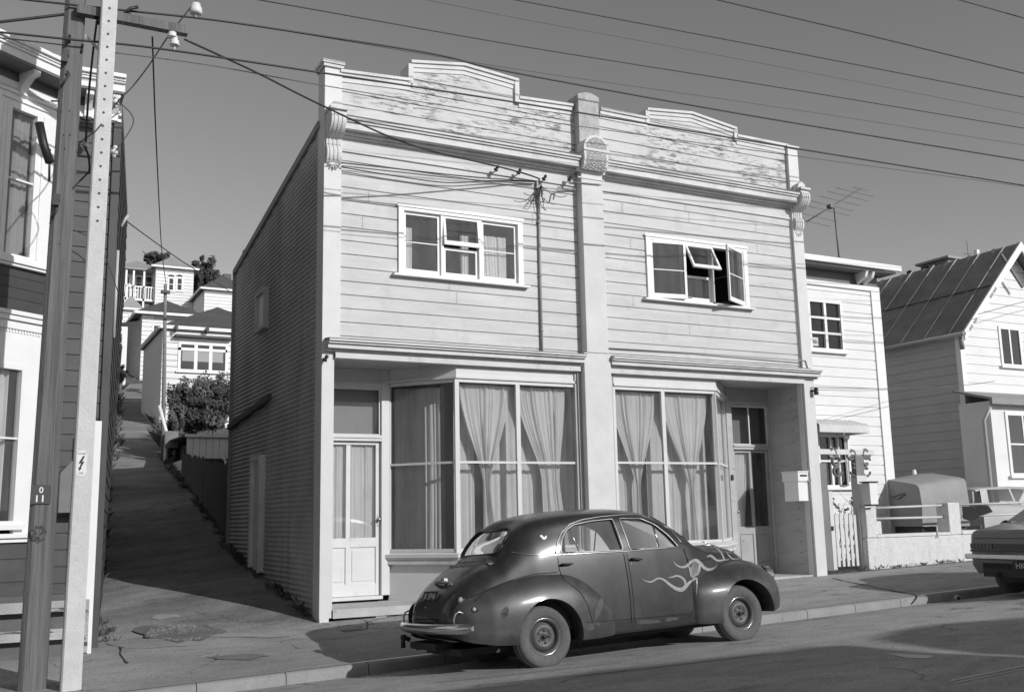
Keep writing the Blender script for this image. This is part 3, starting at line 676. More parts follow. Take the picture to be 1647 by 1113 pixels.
# ------------------------------------------------ doors
def door(x0, x1, z0, zd, zt, y, glz, left):
    d = y
    mb = MB()   # frame with transom
    mb.box(x0-.13 if not left else x0-.02, x0, d-.06, d+.08, z0, 3.69); mb.box(x1, x1+(.13 if left else .05), d-.06, d+.08, z0, 3.69)
    mb.box(x0, x1, d-.06, d+.06, zd+.01, zd+.09); mb.box(x0, x1, d-.08, d-.05, zd+.055, zd+.1); mb.box(x0, x1, d-.05, d+.06, zt, zt+.08); mb.box(x0, x1, d-.04, d+.06, zt+.08, 3.69)
    mb.box(x0, x1, d-.12, d+.06, z0-.05, z0)
    f = mb.build('door_frame', WP if left else mat('right_frame_shade_paint', .42, .6, .15, 3, patch=(.15, .62, 7, (1, 1, 3))), SH, bevel=.004)  # right frame: greyer paint with some recess shade in its colour
    mb = MB(); frame_rect(mb, x0, x1, zd+.091, zt-.001, d-.02, d+.02, .03)
    if not left: mb.box((x0+x1)/2-.012, (x0+x1)/2+.012, d-.015, d+.015, zd+.12, zt-.03)
    mb.build('transom_frame', WP, f); mb = MB(); pane(mb, x0+.03, x1-.03, zd+.12, zt-.03, d); mb.build('transom_pane', GL if left else GLC, f, fix=False)
    mb = MB(); w = .07; fl = [mb.box]
    zl = z0+.86
    frame_rect(mb, x0+.004, x1-.004, z0+.004, zd+.006, d, d+.045, w, .18, .05)
    xc = (x0+x1)/2; mb.box(xc-.035, xc+.035, d+.002, d+.043, z0+.18, zd-.05); mb.box(x0+w, xc-.035, d+.001, d+.042, zl-.14, zl); mb.box(xc+.035, x1-w, d+.001, d+.042, zl-.14, zl)
    mb.box(x0+w, xc-.035, d+.02, d+.035, z0+.18, zl-.14); mb.box(xc+.035, x1-w, d+.02, d+.035, z0+.18, zl-.14)
    for a, b in ((x0+w+.035, xc-.07), (xc+.07, x1-w-.035)): mb.box(a, b, d+.01, d+.0195, z0+.22, zl-.18)
    ld = mb.build('door', DOORP if left else mat('right_door_shade_paint', .36, .6, .12, 3, patch=(.12, .66, 7, (1, 1, 2))), SH, bevel=.003)  # right door: darker paint that also carries the shade on the door
    mb = MB(); 
    for a, b in ((x0+w-.003, xc-.033), (xc+.033, x1-w+.003)): pane(mb, a, b, zl-.003, zd-.045, d+.02)
    mb.build('door_pane', GLS, ld, fix=False)
    hx = x1-.035 if left else x0+.035
    mb = MB(); mb.box(hx-.018, hx+.018, d-.006, d, z0+1.02, z0+1.2); mb.lathe([(0, 0), (.012, 0), (.012, .03), (.028, .035), (.03, .055), (.02, .07), (0, .072)], (hx, d, z0+1.13), (0, -1, 0), 14); mb.build('door_handle', CHRD, ld)
    return ld, xc, zl
door(.10, 1.13, .25, 2.56, 3.40, .95, 0, True)
door(8.06, 8.94, .25, 2.52, 3.36, .95, 0, False)
curtain('door_curtain', None, (.18, 1.02), (.60, 1.02), 1.08, 2.52, *full(0, 1), 6, .008, CUR, 'pleated curtain behind the left glass of the left shop door', 'curtain', 'door curtains')
curtain('door_curtain', None, (.64, 1.02), (1.06, 1.02), 1.08, 2.52, *full(0, 1), 6, .008, CUR, 'pleated curtain behind the right glass of the left shop door', 'curtain', 'door curtains')
curtain('door_curtain', None, (8.12, 1.03), (8.50, 1.03), 1.08, 2.48, lambda t: 0, lambda t: .55+.45*t, 5, .008, CUR, 'swept-back curtain behind the left glass of the right shop door', 'curtain', 'door curtains')
mb = MB(); mb.box(.12, 1.12, 1.06, 1.08, 2.62, 3.42); tag(mb.build('roller_blind', BLIND, None), 'plain pale blind pulled down behind the transom of the left shop door', 'blind')
mb = MB(); mb.box(8.08, 8.9, 1.1, 1.12, 2.6, 3.4); tag(mb.build('roller_blind', mat('grey_blind', .2, .8, .1), None), 'dull grey blind behind the two-light transom of the right shop door', 'blind')
# back walls of recesses above the doors
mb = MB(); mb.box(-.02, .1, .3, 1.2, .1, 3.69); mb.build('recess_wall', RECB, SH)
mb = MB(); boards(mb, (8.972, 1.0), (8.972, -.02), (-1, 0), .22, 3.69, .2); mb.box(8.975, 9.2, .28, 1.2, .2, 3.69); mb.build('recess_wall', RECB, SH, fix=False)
# porch floors
PLANK = mat('porch_planks', .45, .85, .15, 3, (1, 1, 1), patch=(.2, .66, 6, (1, 6, 1)), bump=.3)
mb = MB()
for k in range(9):
    y = -.06+k*.115; mb.box(.068, 2.3, y, y+.108, .135, .165)
mb.box(.068, 2.3, -.075, -.062, .045, .162); mb.box(.7, .86, -.05, .1, -.12, .04); mb.box(1.7, 1.86, -.05, .1, -.12, .04); mb.build('porch_step', PLANK, SH)
mb = MB(); mb.box(6.9, 8.97, -.0, .95, .05, .245); mb.build('porch_slab', CONCD, SH)
# electrical conduit, bracket and insulators
mb = MB(); mb.tube([(3.50, -.03, 3.97), (3.505, -.03, 5.5), (3.52, -.03, 6.72)], .022, 10)
for z in (4.3, 5.2, 6.1): mb.tube([(3.505, -.03, z), (3.505, -.03, z+.03)], .03, 10)
mb.box(3.47, 3.57, -.06, -.0, 6.68, 6.8); cd = mb.build('conduit', PIPE, SH)
def insul(px, py):
    c = P(px, py, -.14); mb = MB(); mb.tube([(c.x, 0, c.z-.03), (c.x, -.1, c.z-.03), (c.x, -.14, c.z)], .01, 6)
    mb.lathe([(0, .05), (.02, .05), (.028, .02), (.02, .0), (.035, -.02), (.035, -.045), (0, -.045)], c, (.3, -.3, .6), 12); return mb.build('insulator', BLACK, SH)
for p in ((799, 271), (835, 276), (876, 286), (917, 287)): insul(*p)
insul(524, 576); 
c = P(1303, 628, -.14); mb = MB(); mb.tube([(9.15, -.06, c.z), (9.2, -.14, c.z)], .012, 6); mb.lathe([(0, .06), (.03, .06), (.045, .02), (.03, 0), (.045, -.03), (.04, -.07), (0, -.07)], (9.2, -.15, c.z), (0, 0, 1), 12); mb.build('insulator', BLACK, SH)
mb = MB(); rn = random.Random(4)
c0 = Vector((3.52, -.1, 6.72))
for k in range(9):
    e = Vector((3.52+rn.uniform(-.45, .5), -.12-.1*rn.random(), 6.72+rn.uniform(-.5, -.05))); m_ = (c0+e)/2+Vector((rn.uniform(-.15, .15), 0, rn.uniform(-.25, .05)))
    pts = [c0*(1-t)**2+m_*2*t*(1-t)+e*t*t for t in frange(0, 1, 8)]+([] if k % 2 else [c0*(1-t)**2*0+e.lerp(c0, t)+Vector((0, 0, -.15*sin(pi*t))) for t in frange(.1, 1, 8)])
    mb.tube(pts, .006, 5)
mb.build('loose_wires', WIRE, cd)
mb = MB(); a = P(912, 300, -.1); mb.tube([P(890, 321, -.08), P(893, 308, -.08), P(905, 303, -.08), P(926, 305, -.05)], .014, 8); mb.tube([P(905, 303, -.1), P(908, 293, -.12), P(930, 294, -.19), P(966, 297, -.2)], .010, 6); mb.build('cable_lead', PIPE, cd)
mb = MB(); mb.tube([(4.72, -.03, 4.1), (6.5, -.035, 4.12), (9.06, -.08, 4.11)], .01, 6); mb.tube([(9.06, -.085, 4.11), (9.1, -.085, 3.97)], .01, 6); mb.build('surface_pipe', PIPE, SH)
mb = MB()
for px, py in ((549, 263), (549, 262)): pass
t_ = [P(500+i*36.6, 272+i*1.2 if i < 8 else 282, -.3) for i in range(2)]
# side wall: corrugated iron on the alley
def ztop(y): return 7.26-.172*max(0, y)
mb = MB(); pitch = .0762; n = 8; rows = []; z = -.15
ycols = frange(.28, 5.9, 14)
while z < 7.3:
    xoff = -.1-.0135*(sin(2*pi*z/pitch)); yend = min(5.9, (7.26-z)/.172)
    if yend < .3: break
    rows.append([(xoff-.004*sin(y*1.3)*.5, y, z) for y in [min(q, yend) for q in ycols]]); z += pitch/n
mb.grid(rows, smooth=True); mb.build('corrugated_side_wall', CORR, SH, fix=False)

mb = MB(); mb.bar((-.1, .2, 7.27), (-.1, 5.95, 6.27), .1, .12); mb.box(-.15, -.04, 5.86, 5.95, .6, 6.28); mb.build('barge_flashing', mat('flashing', .26, .6, .1), SH)
mb = MB(); mb.quad((-.1, .3, 7.2), (9.2, .3, 7.2), (9.2, 5.9, 6.24), (-.1, 5.9, 6.24)); mb.quad((9.2, .28, .1), (9.2, 5.9, .1), (9.2, 5.9, 6.24), (9.2, .28, 7.2)); mb.quad((-.05, 5.9, .1), (9.2, 5.9, .1), (9.2, 5.9, 6.24), (-.05, 5.9, 6.24)); mb.build('roof', IRONR, SH)
mb = MB()  # side window with a deep white-lined frame
y0, y1, z0, z1 = 3.17, 3.83, 4.68, 5.4
for a in ((y0, y0+.06, z0, z1), (y1-.06, y1, z0, z1), (y0+.06, y1-.06, z0, z0+.06), (y0+.06, y1-.06, z1-.06, z1)): mb.box(-.19, -.08, *a)
sw = mb.build('side_window_frame', mat('grey_frame', .5, .6, .1), SH)
mb = MB(); mb.box(-.135, -.12, y0+.06, y1-.06, z0+.06, z1-.06); mb.build('side_window_pane', mat('frosted_pane', .85, .3, .05), sw)
mb = MB(); mb.bar((-.14, 2.85, 3.43), (-.14, 5.93, 3.2), .09, .1); mb.build('ledger_board', DGREY, SH)
mb = MB()  # narrow side door
y0, y1 = 3.18, 3.9
mb.box(-.2, -.07, y0, y0+.1, .55, 2.5); mb.box(-.2, -.07, y1-.1, y1, .62, 2.5); mb.box(-.2, -.07, y0+.1, y1-.1, 2.42, 2.5); sd = mb.build('side_door_frame', mat('side_door_paint', .68, .7, .15), SH)
mb = MB(); mb.box(-.14, -.1, y0+.1, y1-.1, .58, 2.42); mb.build('side_door', MATS['side_door_paint'], sd)
# letterbox on the recess wall
lb = thing('letterbox', (8.85, .2, 1.7), 'white wooden letterbox fixed to the side wall of the right shop recess', 'letterbox', 'letterboxes')
mb = MB(); mb.box(8.73, 8.955, -.02, .34, 1.55, 1.9); mb.box(8.71, 8.958, -.05, .36, 1.9, 2.06); mb.build('box', WC, lb, bevel=.004)
mb = MB(); mb.box(8.70, 8.96, -.065, .37, 2.061, 2.085); mb.build('lid', WC, lb); mb = MB(); mb.box(8.76, 8.93, -.052, -.05, 1.985, 2.02); mb.build('slot', BLACK, lb)
mb = MB(); mb.box(8.06-.1, 8.06-.06, .86, .885, 1.96, 2.06); mb.build('doorbell', BLACK, SH)
text_mesh('house_number', '61', .085, Matrix.Translation(P(1303, 772, -.075)) @ Matrix.Rotation(rad(90), 4, 'X'), mat('faded_number', .3, .8, .1), SH, .001)
# ================================================================== the old saloon
CAR_M = Matrix.Translation((.92, -3.885, -.205)) @ Matrix.Rotation(rad(-1.72), 4, 'Y') @ Matrix.Rotation(rad(-3.5), 4, 'X')
CAR_I = CAR_M.inverted()
car = bpy.data.objects.new('old_saloon_car', None); COL.objects.link(car); car.matrix_world = CAR_M; WL[car.name] = Vector()
tag(car, 'dark rounded old four-door saloon with painted flames, parked nose uphill at the kerb', 'car')
def hermite(xs_, tab):                            # smooth interpolation of rows over x (Catmull-Rom, uniform-safe)
    keys = [r[0] for r in tab]; out = []
    for x in xs_:
        i = 0
        while i < len(keys)-2 and x > keys[i+1]: i += 1
        x0, x1 = keys[i], keys[i+1]; t = (x-x0)/(x1-x0); row = [x]
        for k in range(1, len(tab[0])):
            p0, p1 = tab[i][k], tab[i+1][k]
            def slope(j):
                if j <= 0: return (tab[1][k]-tab[0][k])/(keys[1]-keys[0])
                if j >= len(keys)-1: return (tab[-1][k]-tab[-2][k])/(keys[-1]-keys[-2])
                a = (tab[j][k]-tab[j-1][k])/(keys[j]-keys[j-1]); b = (tab[j+1][k]-tab[j][k])/(keys[j+1]-keys[j])
                return 0 if a*b <= 0 else 2*a*b/(a+b)
            m0, m1 = slope(i)*(x1-x0), slope(i+1)*(x1-x0); t2, t3 = t*t, t*t*t
            row.append((2*t3-3*t2+1)*p0+(t3-2*t2+t)*m0+(-2*t3+3*t2)*p1+(t3-t2)*m1)
        out.append(row)
    return out
def cr(pts, n=5):                                 # Catmull-Rom through 2-D points
    out = []
    for i in range(len(pts)-1):
        p0 = pts[max(i-1, 0)]; p1 = pts[i]; p2 = pts[i+1]; p3 = pts[min(i+2, len(pts)-1)]
        for k in range(n):
            t = k/n; out.append(tuple(.5*((2*p1[j])+(-p0[j]+p2[j])*t+(2*p0[j]-5*p1[j]+4*p2[j]-p3[j])*t*t+(-p0[j]+3*p1[j]-3*p2[j]+p3[j])*t**3) for j in (0, 1)))
    out.append(pts[-1]); return out
#       x     zb   zt    wm   zbelt wbelt Fw  Fz   Gw   Gz
TUB = [(-1.02, .50, .60, .34, .54, .34, .28, .575, .16, .595),
       (-1.0, .45, .70, .47, .57, .46, .38, .665, .22, .695),
       (-.945, .40, .80, .55, .64, .53, .44, .755, .27, .79),
       (-.85, .36, .90, .60, .72, .57, .48, .845, .31, .888),
       (-.73, .33, .99, .635, .80, .60, .50, .93, .33, .978),
       (-.59, .30, 1.08, .66, .88, .63, .52, 1.015, .35, 1.066),
       (-.45, .28, 1.14, .68, .94, .65, .53, 1.075, .36, 1.125),
       (-.375, .28, 1.225, .69, .98, .66, .55, 1.13, .40, 1.20),
       (-.29, .28, 1.345, .70, 1.01, .67, .58, 1.20, .45, 1.30),
       (-.155, .27, 1.475, .71, 1.05, .685, .61, 1.275, .50, 1.405),
       (0.0, .26, 1.56, .725, 1.08, .70, .635, 1.32, .535, 1.475),
       (.30, .25, 1.605, .74, 1.10, .71, .655, 1.345, .565, 1.515),
       (.70, .25, 1.62, .75, 1.105, .72, .665, 1.35, .58, 1.53),
       (1.10, .25, 1.61, .75, 1.105, .72, .665, 1.345, .575, 1.52),
       (1.40, .25, 1.575, .75, 1.10, .715, .655, 1.33, .56, 1.485),
       (1.60, .25, 1.52, .745, 1.095, .705, .645, 1.305, .545, 1.435),
       (1.78, .25, 1.405, .74, 1.09, .695, .63, 1.26, .53, 1.345),
       (1.95, .25, 1.255, .73, 1.08, .68, .605, 1.19, .51, 1.225),
       (2.08, .26, 1.145, .70, 1.06, .65, .57, 1.11, .46, 1.135),
       (2.30, .28, 1.12, .64, .98, .60, .50, 1.06, .34, 1.105),
       (2.60, .30, 1.10, .56, .92, .53, .44, 1.03, .28, 1.085),
       (2.82, .32, 1.065, .49, .87, .47, .38, .99, .24, 1.045),
       (2.96, .34, 1.00, .43, .82, .41, .33, .93, .21, .98),
       (3.05, .36, .92, .38, .77, .36, .28, .86, .18, .90),
       (3.10, .40, .80, .32, .70, .30, .22, .76, .14, .79)]
def tub_mesh(sh=0.0, nx=150):
    tab = TUB if not sh else [(r[0],)+tuple(r[1:]) for r in TUB]
    x0, x1 = TUB[0][0]+sh*2, TUB[-1][0]-sh*2
    rows = hermite(frange(x0, x1, nx), tab); mb = MB(); R = []
    for x, zb, zt, wm, zbe, wb, fw, fz, gw, gz in rows:
        wm -= sh; wb -= sh; fw -= sh; gw -= sh; zt -= sh; gz -= sh; fz -= sh*.3; zb += sh
        h = [(0, zb), (wm*.6, zb), (wm*.93, zb+.01), (wm, zb+.08), (wm, lerp(zb, zbe, .5)), (wb, zbe), (fw, fz), (gw, gz), (gw*.55, lerp(gz, zt, .8)), (0, zt)]
        c = cr(h, 6); full_ = [(x, -y, z) for y, z in c]+[(x, y, z) for y, z in reversed(c[1:-1])]
        R.append(full_)
    mb.grid(R, closed=True); n = len(R[0]); mb.add(R[0], [tuple(range(n))]); mb.add(R[-1], [tuple(range(n-1, -1, -1))])
    return mb
def obj_tmp(mb, name):
    o = mb.build(name, CARP)
    me = o.data; bm = bmesh.new(); bm.from_mesh(me); bmesh.ops.remove_doubles(bm, verts=bm.verts, dist=1e-5); bmesh.ops.recalc_face_normals(bm, faces=bm.faces); bm.to_mesh(me); bm.free(); return o
def boolean(o, cutters, op='DIFFERENCE'):
    for c in cutters:
        m = o.modifiers.new('b', 'BOOLEAN'); m.operation = op; m.object = c; m.solver = 'EXACT'
    dg = bpy.context.evaluated_depsgraph_get(); me = bpy.data.meshes.new_from_object(o.evaluated_get(dg)); o.modifiers.clear(); o.data = me
    for c in cutters: bpy.data.objects.remove(c)
    return o
def cyl_cut(x, z, r, y0, y1, n=48):
    mb = MB(); mb.prism([(x+r*cos(2*pi*k/n), y0, z+r*sin(2*pi*k/n)) for k in range(n)], (0, y1-y0, 0)); return obj_tmp(mb, 'cut')
def poly_cut_y(pts, y0, y1):
    mb = MB(); mb.prism([(x, y0, z) for x, z in pts], (0, y1-y0, 0)); return obj_tmp(mb, 'cut')
def smooth_sharp(o, ang=35):
    me = o.data
    for p in me.polygons: p.use_smooth = True
    me.set_sharp_from_angle(angle=rad(ang))
def rounded(pts, r=.05, n=5):
    out = []; k = len(pts)
    for i in range(k):
        p0, p1, p2 = Vector(pts[i-1]), Vector(pts[i]), Vector(pts[(i+1) % k])
        a = p1+(p0-p1).normalized()*min(r, (p0-p1).length*.45); b = p1+(p2-p1).normalized()*min(r, (p2-p1).length*.45)
        for j in range(n+1): t = j/n; q = a*(1-t)**2+p1*2*t*(1-t)+b*t*t; out.append((q.x, q.y))
    return out
def px2car(x, y, yy=-.66):                        # pixel to car x,z on a plane of constant car y
    o = CAR_I @ CAM; d = (CAR_I.to_3x3() @ ray(x, y)); t = (yy-o.y)/d.y; p = o+d*t; return (p.x, p.z)
RW = [px2car(*p, yy=-.66+.0) for p in ((900, 888), (903, 868), (911, 853), (924, 844), (950, 838.5), (986, 834.5), (996, 884))]
FW = [px2car(*p, yy=-.66) for p in ((1009, 883), (999, 834), (1035, 834), (1056, 844), (1073, 860), (1087, 879))]
def lean(pts): return pts
tub = obj_tmp(tub_mesh(), 'body'); inner = obj_tmp(tub_mesh(.035), 'cut')
cuts = [inner, poly_cut_y(rounded(RW, .025), -1, 1), poly_cut_y(rounded(FW, .025), -1, 1)]
def yz_cut(pts, x0, x1):
    mb = MB(); mb.prism([(x0, y, z) for y, z in pts], (x1-x0, 0, 0)); return obj_tmp(mb, 'cut')
REARW = rounded([(-.47, 1.19), (.47, 1.19), (.41, 1.435), (-.41, 1.435)], .10); WSH = rounded([(-.56, 1.13), (.56, 1.13), (.46, 1.45), (-.46, 1.45)], .09)
cuts += [yz_cut(REARW, -.6, .0), yz_cut(WSH, 1.5, 2.3)]
cuts += [cyl_cut(xw, .33, .37, s0, s1) for xw in (0, 2.58) for s0, s1 in ((-1, -.50), (.50, 1))]
boolean(tub, cuts); smooth_sharp(tub); tub.parent = car; tub.name = 'body'
# fenders ----------------------------------------------------------
def fender(tab, name, inn, wheel, zm0=.52, sy=-1, n=2.2, nx=90):
    rows = hermite(frange(tab[0][0], tab[-1][0], nx), tab); R = []
    for x, b, zt, zb in rows:
        zm = min(zt-.06, zm0); sec = [(inn, zb), (b-.02, zb), (b-.004, zb+.04), (b, (zm+zb)/2)]
        for t in frange(0, 1, 14):
            a = t*pi/2; sec.append((inn+(b-inn)*cos(a)**(2/n), zm+(zt-zm)*sin(a)**(2/n)))
        R.append([(x, sy*y, z) for y, z in sec])
    mb = MB(); mb.grid(R, closed=True); m = len(R[0]); mb.add(R[0], [tuple(range(m))]); mb.add(R[-1], [tuple(range(m-1, -1, -1))])
    o = obj_tmp(mb, name)
    c2 = obj_tmp(mb, 'cut')
    y0, y1 = sorted((sy*1.0, sy*min(inn-.1, .45)))
    bpy.data.objects.remove(c2)
    boolean(o, [cyl_cut(wheel, .325, .372, y0, y1)]); smooth_sharp(o, 40); o.data.materials.clear(); o.data.materials.append(PRIM); o.parent = car; return o
RF = [(-.98, .62, .62, .46), (-.945, .67, .69, .39), (-.85, .735, .745, .345), (-.71, .78, .79, .315), (-.60, .81, .835, .295), (-.30, .845, .90, .275), (0, .855, .945, .26), (.25, .85, .94, .255), (.45, .835, .88, .25), (.60, .815, .79, .25), (.72, .79, .66, .255), (.80, .765, .5, .26), (.83, .74, .40, .28)]
FF = [(1.86, .70, .80, .30), (1.90, .755, .845, .27), (1.98, .79, .87, .255), (2.15, .825, .90, .25), (2.45, .85, .935, .25), (2.75, .852, .935, .26), (2.92, .84, .905, .30), (3.03, .81, .865, .33), (3.10, .77, .81, .35), (3.145, .70, .73, .38), (3.165, .60, .66, .42)]
fl = [fender([(a, b, c+.03*(1 if -.6 < a < .5 else .3), d) for a, b, c, d in RF], 'rear_fender', .60, 0, sy=s_) for s_ in (-1, 1)]+[fender(FF, 'front_fender', .30, 2.58, sy=s_) for s_ in (-1, 1)]
tub.data.materials.clear(); tub.data.materials.append(CARP)
# ray targets -----------------------------------------------------
def bvh_of(objs):
    vs, fs = [], []
    for o in objs:
        k = len(vs); vs += [v.co.copy() for v in o.data.vertices]; fs += [tuple(i+k for i in p.vertices) for p in o.data.polygons]
    return BVHTree.FromPolygons(vs, fs)
BV = bvh_of([tub]+fl); CO = CAR_I @ CAM; C3 = CAR_I.to_3x3()
def hit(x, y):
    h = BV.ray_cast(CO, (C3 @ ray(x, y)).normalized()); return (h[0], h[1]) if h[0] is not None else None
def onbody(px, off=.003, step=4):
    out = []
    for (a, b), (c, d) in zip(px, px[1:]):
        n = max(1, int(math.hypot(c-a, d-b)/step))
        for i in range(n):
            h = hit(lerp(a, c, i/n), lerp(b, d, i/n))
            if h: out.append(h[0]+h[1]*off)
    h = hit(*px[-1]); 
    if h: out.append(h[0]+h[1]*off)
    return out
def cpart(mb, name, m, parent=None, bevel=0, both=False, fix=True):
    if both: mb.add([(v.x, -v.y, v.z) for v in mb.v], [tuple(reversed(f)) for f in mb.f]); mb.sm = mb.sm[:len(mb.sm)//2]+mb.sm[:len(mb.sm)//2]
    return mb.build(name, m, parent or car, bevel, fix)
def line(name, px, r, m, off=.0, both=True, step=4):
    pts = onbody(px, off, step); pts = [p for i, p in enumerate(pts) if i == 0 or (p-pts[i-1]).length < .12]
    if len(pts) < 2: return
    mb = MB(); mb.tube(pts, r, 6)
    o = cpart(mb, name, m, tub)
    if both: 
        mb2 = MB(); mb2.tube([(p.x, -p.y, p.z) for p in pts], r, 6); cpart(mb2, name, m, tub)
    return o
SEAMM = mat('seam_shadow', .008, .9, .1)
line('door_seam', [(897, 896), (899, 913), (903, 925), (908, 933), (921, 942), (934, 953), (944, 970), (950, 988), (954, 1004)], .0045, SEAMM)
line('door_seam', [(1003, 890), (1010, 930), (1014, 965), (1016, 1000)], .0055, SEAMM); line('door_seam', [(1008, 890), (1015, 930), (1019, 965), (1021, 1000)], .004, SEAMM)
line('door_seam', [(1098, 882), (1106, 900), (1112, 925), (1116, 955), (1116, 980), (1108, 992)], .0045, SEAMM)
line('sill_seam', [(940, 1001), (1012, 995), (1108, 987)], .003, SEAMM)
line('bonnet_seam', [(1108, 905), (1140, 899), (1180, 890)], .0035, SEAMM); line('bonnet_seam', [(1100, 880), (1103, 893), (1107, 908)], .0035, SEAMM)
line('belt_moulding', [(823, 888), (850, 892), (896, 892), (950, 889), (1002, 886.5), (1050, 883), (1094, 879)], .0065, CHR, .004, step=3)
line('gutter', [(893, 890), (896, 872), (903, 856), (916, 843), (935, 836), (965, 831), (1000, 828), (1035, 828), (1058, 836), (1078, 852), (1097, 874)], .006, CHRD, .004)
def ring(name, pts, y, r, m, par=None):           # window surround projected sideways onto the body
    out = []
    P_ = pts+[pts[0]]
    for (a, b), (c, d) in zip(P_, P_[1:]):
        for i in range(4):
            x, z = lerp(a, c, i/4), lerp(b, d, i/4); out.append((x, z))
    for s_ in (-1, 1):
        q = []
        for x, z in out:
            cx, cz = sum(p[0] for p in pts)/len(pts), sum(p[1] for p in pts)/len(pts); k = 1.03
            h = BV.ray_cast(Vector((cx+(x-cx)*k, s_*2, cz+(z-cz)*k)), Vector((0, -s_, 0)))
            if h[0] and abs(h[0].y) > .3: q.append(h[0]+h[1]*.003)
        if len(q) > 3: mb = MB(); mb.tube(q+[q[0]], r, 6); cpart(mb, name, m, tub)
ring('window_surround', rounded(RW, .025, 3), 0, .006, CHRD); ring('window_surround', rounded(FW, .025, 3), 0, .006, CHRD)
def xring(name, pts, x0, dx, r, m):
    q = []; P_ = pts+[pts[0]]; cz = sum(p[1] for p in pts)/len(pts)
    for (a, b), (c, d) in zip(P_, P_[1:]):
        y, z = a*1.04, cz+(b-cz)*1.06; h = BV.ray_cast(Vector((x0, y, z)), Vector((dx, 0, 0)))
        if h[0] and abs(h[0].x-x0) < 2.2: q.append(h[0]+h[1]*.003)
    mb = MB(); mb.tube(q+[q[0]], r, 8); cpart(mb, name, m, tub)
xring('rear_window_rubber', REARW, -1.5, 1, .014, BLACK); xring('windscreen_rubber', WSH, 3.4, -1, .014, BLACK)
# glass panes: side planes follow the lean of the sides
# thin panes just inside the skin
_t = tub_mesh(.013); BV0 = BVHTree.FromPolygons(_t.v, _t.f)
def side_glass(pts, name):
    for s_ in (-1, 1):
        v = []
        for x, z in pts:
            h = BV0.ray_cast(Vector((x, s_*2, z)), Vector((0, -s_, 0)))[0]; v.append((x, h.y if h else s_*.6, z))
        mb = MB(); mb.add(v, [tuple(range(len(v)))]); cpart(mb, name, CARG, tub, fix=False)
side_glass(RW, 'side_glass'); side_glass(FW, 'side_glass')
for (a, b) in (((915, 843), (932, 887)), ((1051, 838), (1060, 881))):
    (x0, z0), (x1, z1) = px2car(*a, yy=-.62), px2car(*b, yy=-.69)
    for s_ in (-1, 1):
        mb = MB(); mb.tube([(x0, s_*(.70-(z0-1.08)*.3), z0), (x1, s_*(.70-(z1-1.08)*.3), z1)], .009, 8); cpart(mb, 'quarter_light_bar', CHR, tub)
def screen(pts, x0, dx, name):
    zs_ = [z for _, z in pts]; za, zb_ = min(zs_), max(zs_); wa = max(abs(y) for y, z in pts if z < (za+zb_)/2); wb_ = max(abs(y) for y, z in pts if z > (za+zb_)/2)
    rows = []
    for i in range(13):
        z = lerp(za-.015, zb_+.015, i/12); w_ = lerp(wa, wb_, i/12)+.01; row = []
        for j in range(17):
            y = lerp(-w_, w_, j/16); h = BV0.ray_cast(Vector((x0, y, z)), Vector((dx, 0, 0)))[0]; row.append(h if h else Vector((x0+dx*1.2, y, z)))
        rows.append(row)
    mb = MB(); mb.grid(rows); cpart(mb, name, CARG, tub, fix=False)
screen(REARW, -1.5, 1, 'rear_window_glass'); screen(WSH, 3.4, -1, 'windscreen_glass')
# handles, lock, badge
def handle(px):
    h = hit(*px[0]); h2 = hit(*px[1])
    for s_ in (1, -1):
        a, b = h[0]+h[1]*.03, h2[0]+h2[1]*.035; f_ = lambda v: Vector((v.x, v.y*s_, v.z))
        mb = MB(); mb.tube([f_(h[0]), f_(a)], .012, 8); mb.tube([f_(a)+Vector((-.015, 0, 0)), f_(a.lerp(b, .5)), f_(b)], [.013, .011, .007], 8); cpart(mb, 'door_handle', BLACK, tub)
handle(((903, 908), (919, 907))); handle(((1015, 899), (1030, 900)))
h = hit(1016, 907); mb = MB(); mb.lathe([(0, .004), (.012, .003), (.013, -.002)], h[0], h[1], 12); cpart(mb, 'door_lock', CHR, tub)
def patch(name, px, m, off=.0035, n=1, par=None):
    """a painted shape given by a pixel outline, laid on the bodywork"""
    mb = MB(); bm = bmesh.new(); vs = [bm.verts.new((x, y, 0)) for x, y in px]
    bm.faces.new(vs); bmesh.ops.triangulate(bm, faces=bm.faces)
    for _ in range(n): bmesh.ops.subdivide_edges(bm, edges=[e for e in bm.edges if e.calc_length() > 5], cuts=1, use_grid_fill=False); bmesh.ops.triangulate(bm, faces=bm.faces)
    bm.verts.ensure_lookup_table(); v = []; ok = {}
    for i, q in enumerate(bm.verts):
        h = hit(q.co.x, q.co.y)
        if h: ok[q.index] = len(v); v.append(h[0]+h[1]*off)
    f = [tuple(ok[q.index] for q in fc.verts) for fc in bm.faces if all(q.index in ok for q in fc.verts)]
    f = [t for t in f if max((v[t[i]]-v[t[i-1]]).length for i in range(3)) < .25]
    bm.free(); mb.add(v, f, True); return cpart(mb, name, m, par or tub, fix=False)
def zc(pts): return [(1000+x/4.637, 800+y/4.637) for x, y in pts]
def smoothpx(p): q = cr(p+[p[0]], 3); return q[:-1]
def stroke(pts):
    c = cr([(a, b) for a, b, w in pts], 4); ws = cr([(i_, w) for i_, (a, b, w) in enumerate(pts)], 4); l, r = [], []
    for i_, (a, b) in enumerate(c):
        p, q = c[max(0, i_-1)], c[min(len(c)-1, i_+1)]; dx, dy = q[0]-p[0], q[1]-p[1]; n_ = math.hypot(dx, dy) or 1; w = max(.8, ws[i_][1]*1.6)/2
        l.append((a-dy/n_*w, b+dx/n_*w)); r.append((a+dy/n_*w, b-dx/n_*w))
    return l, r
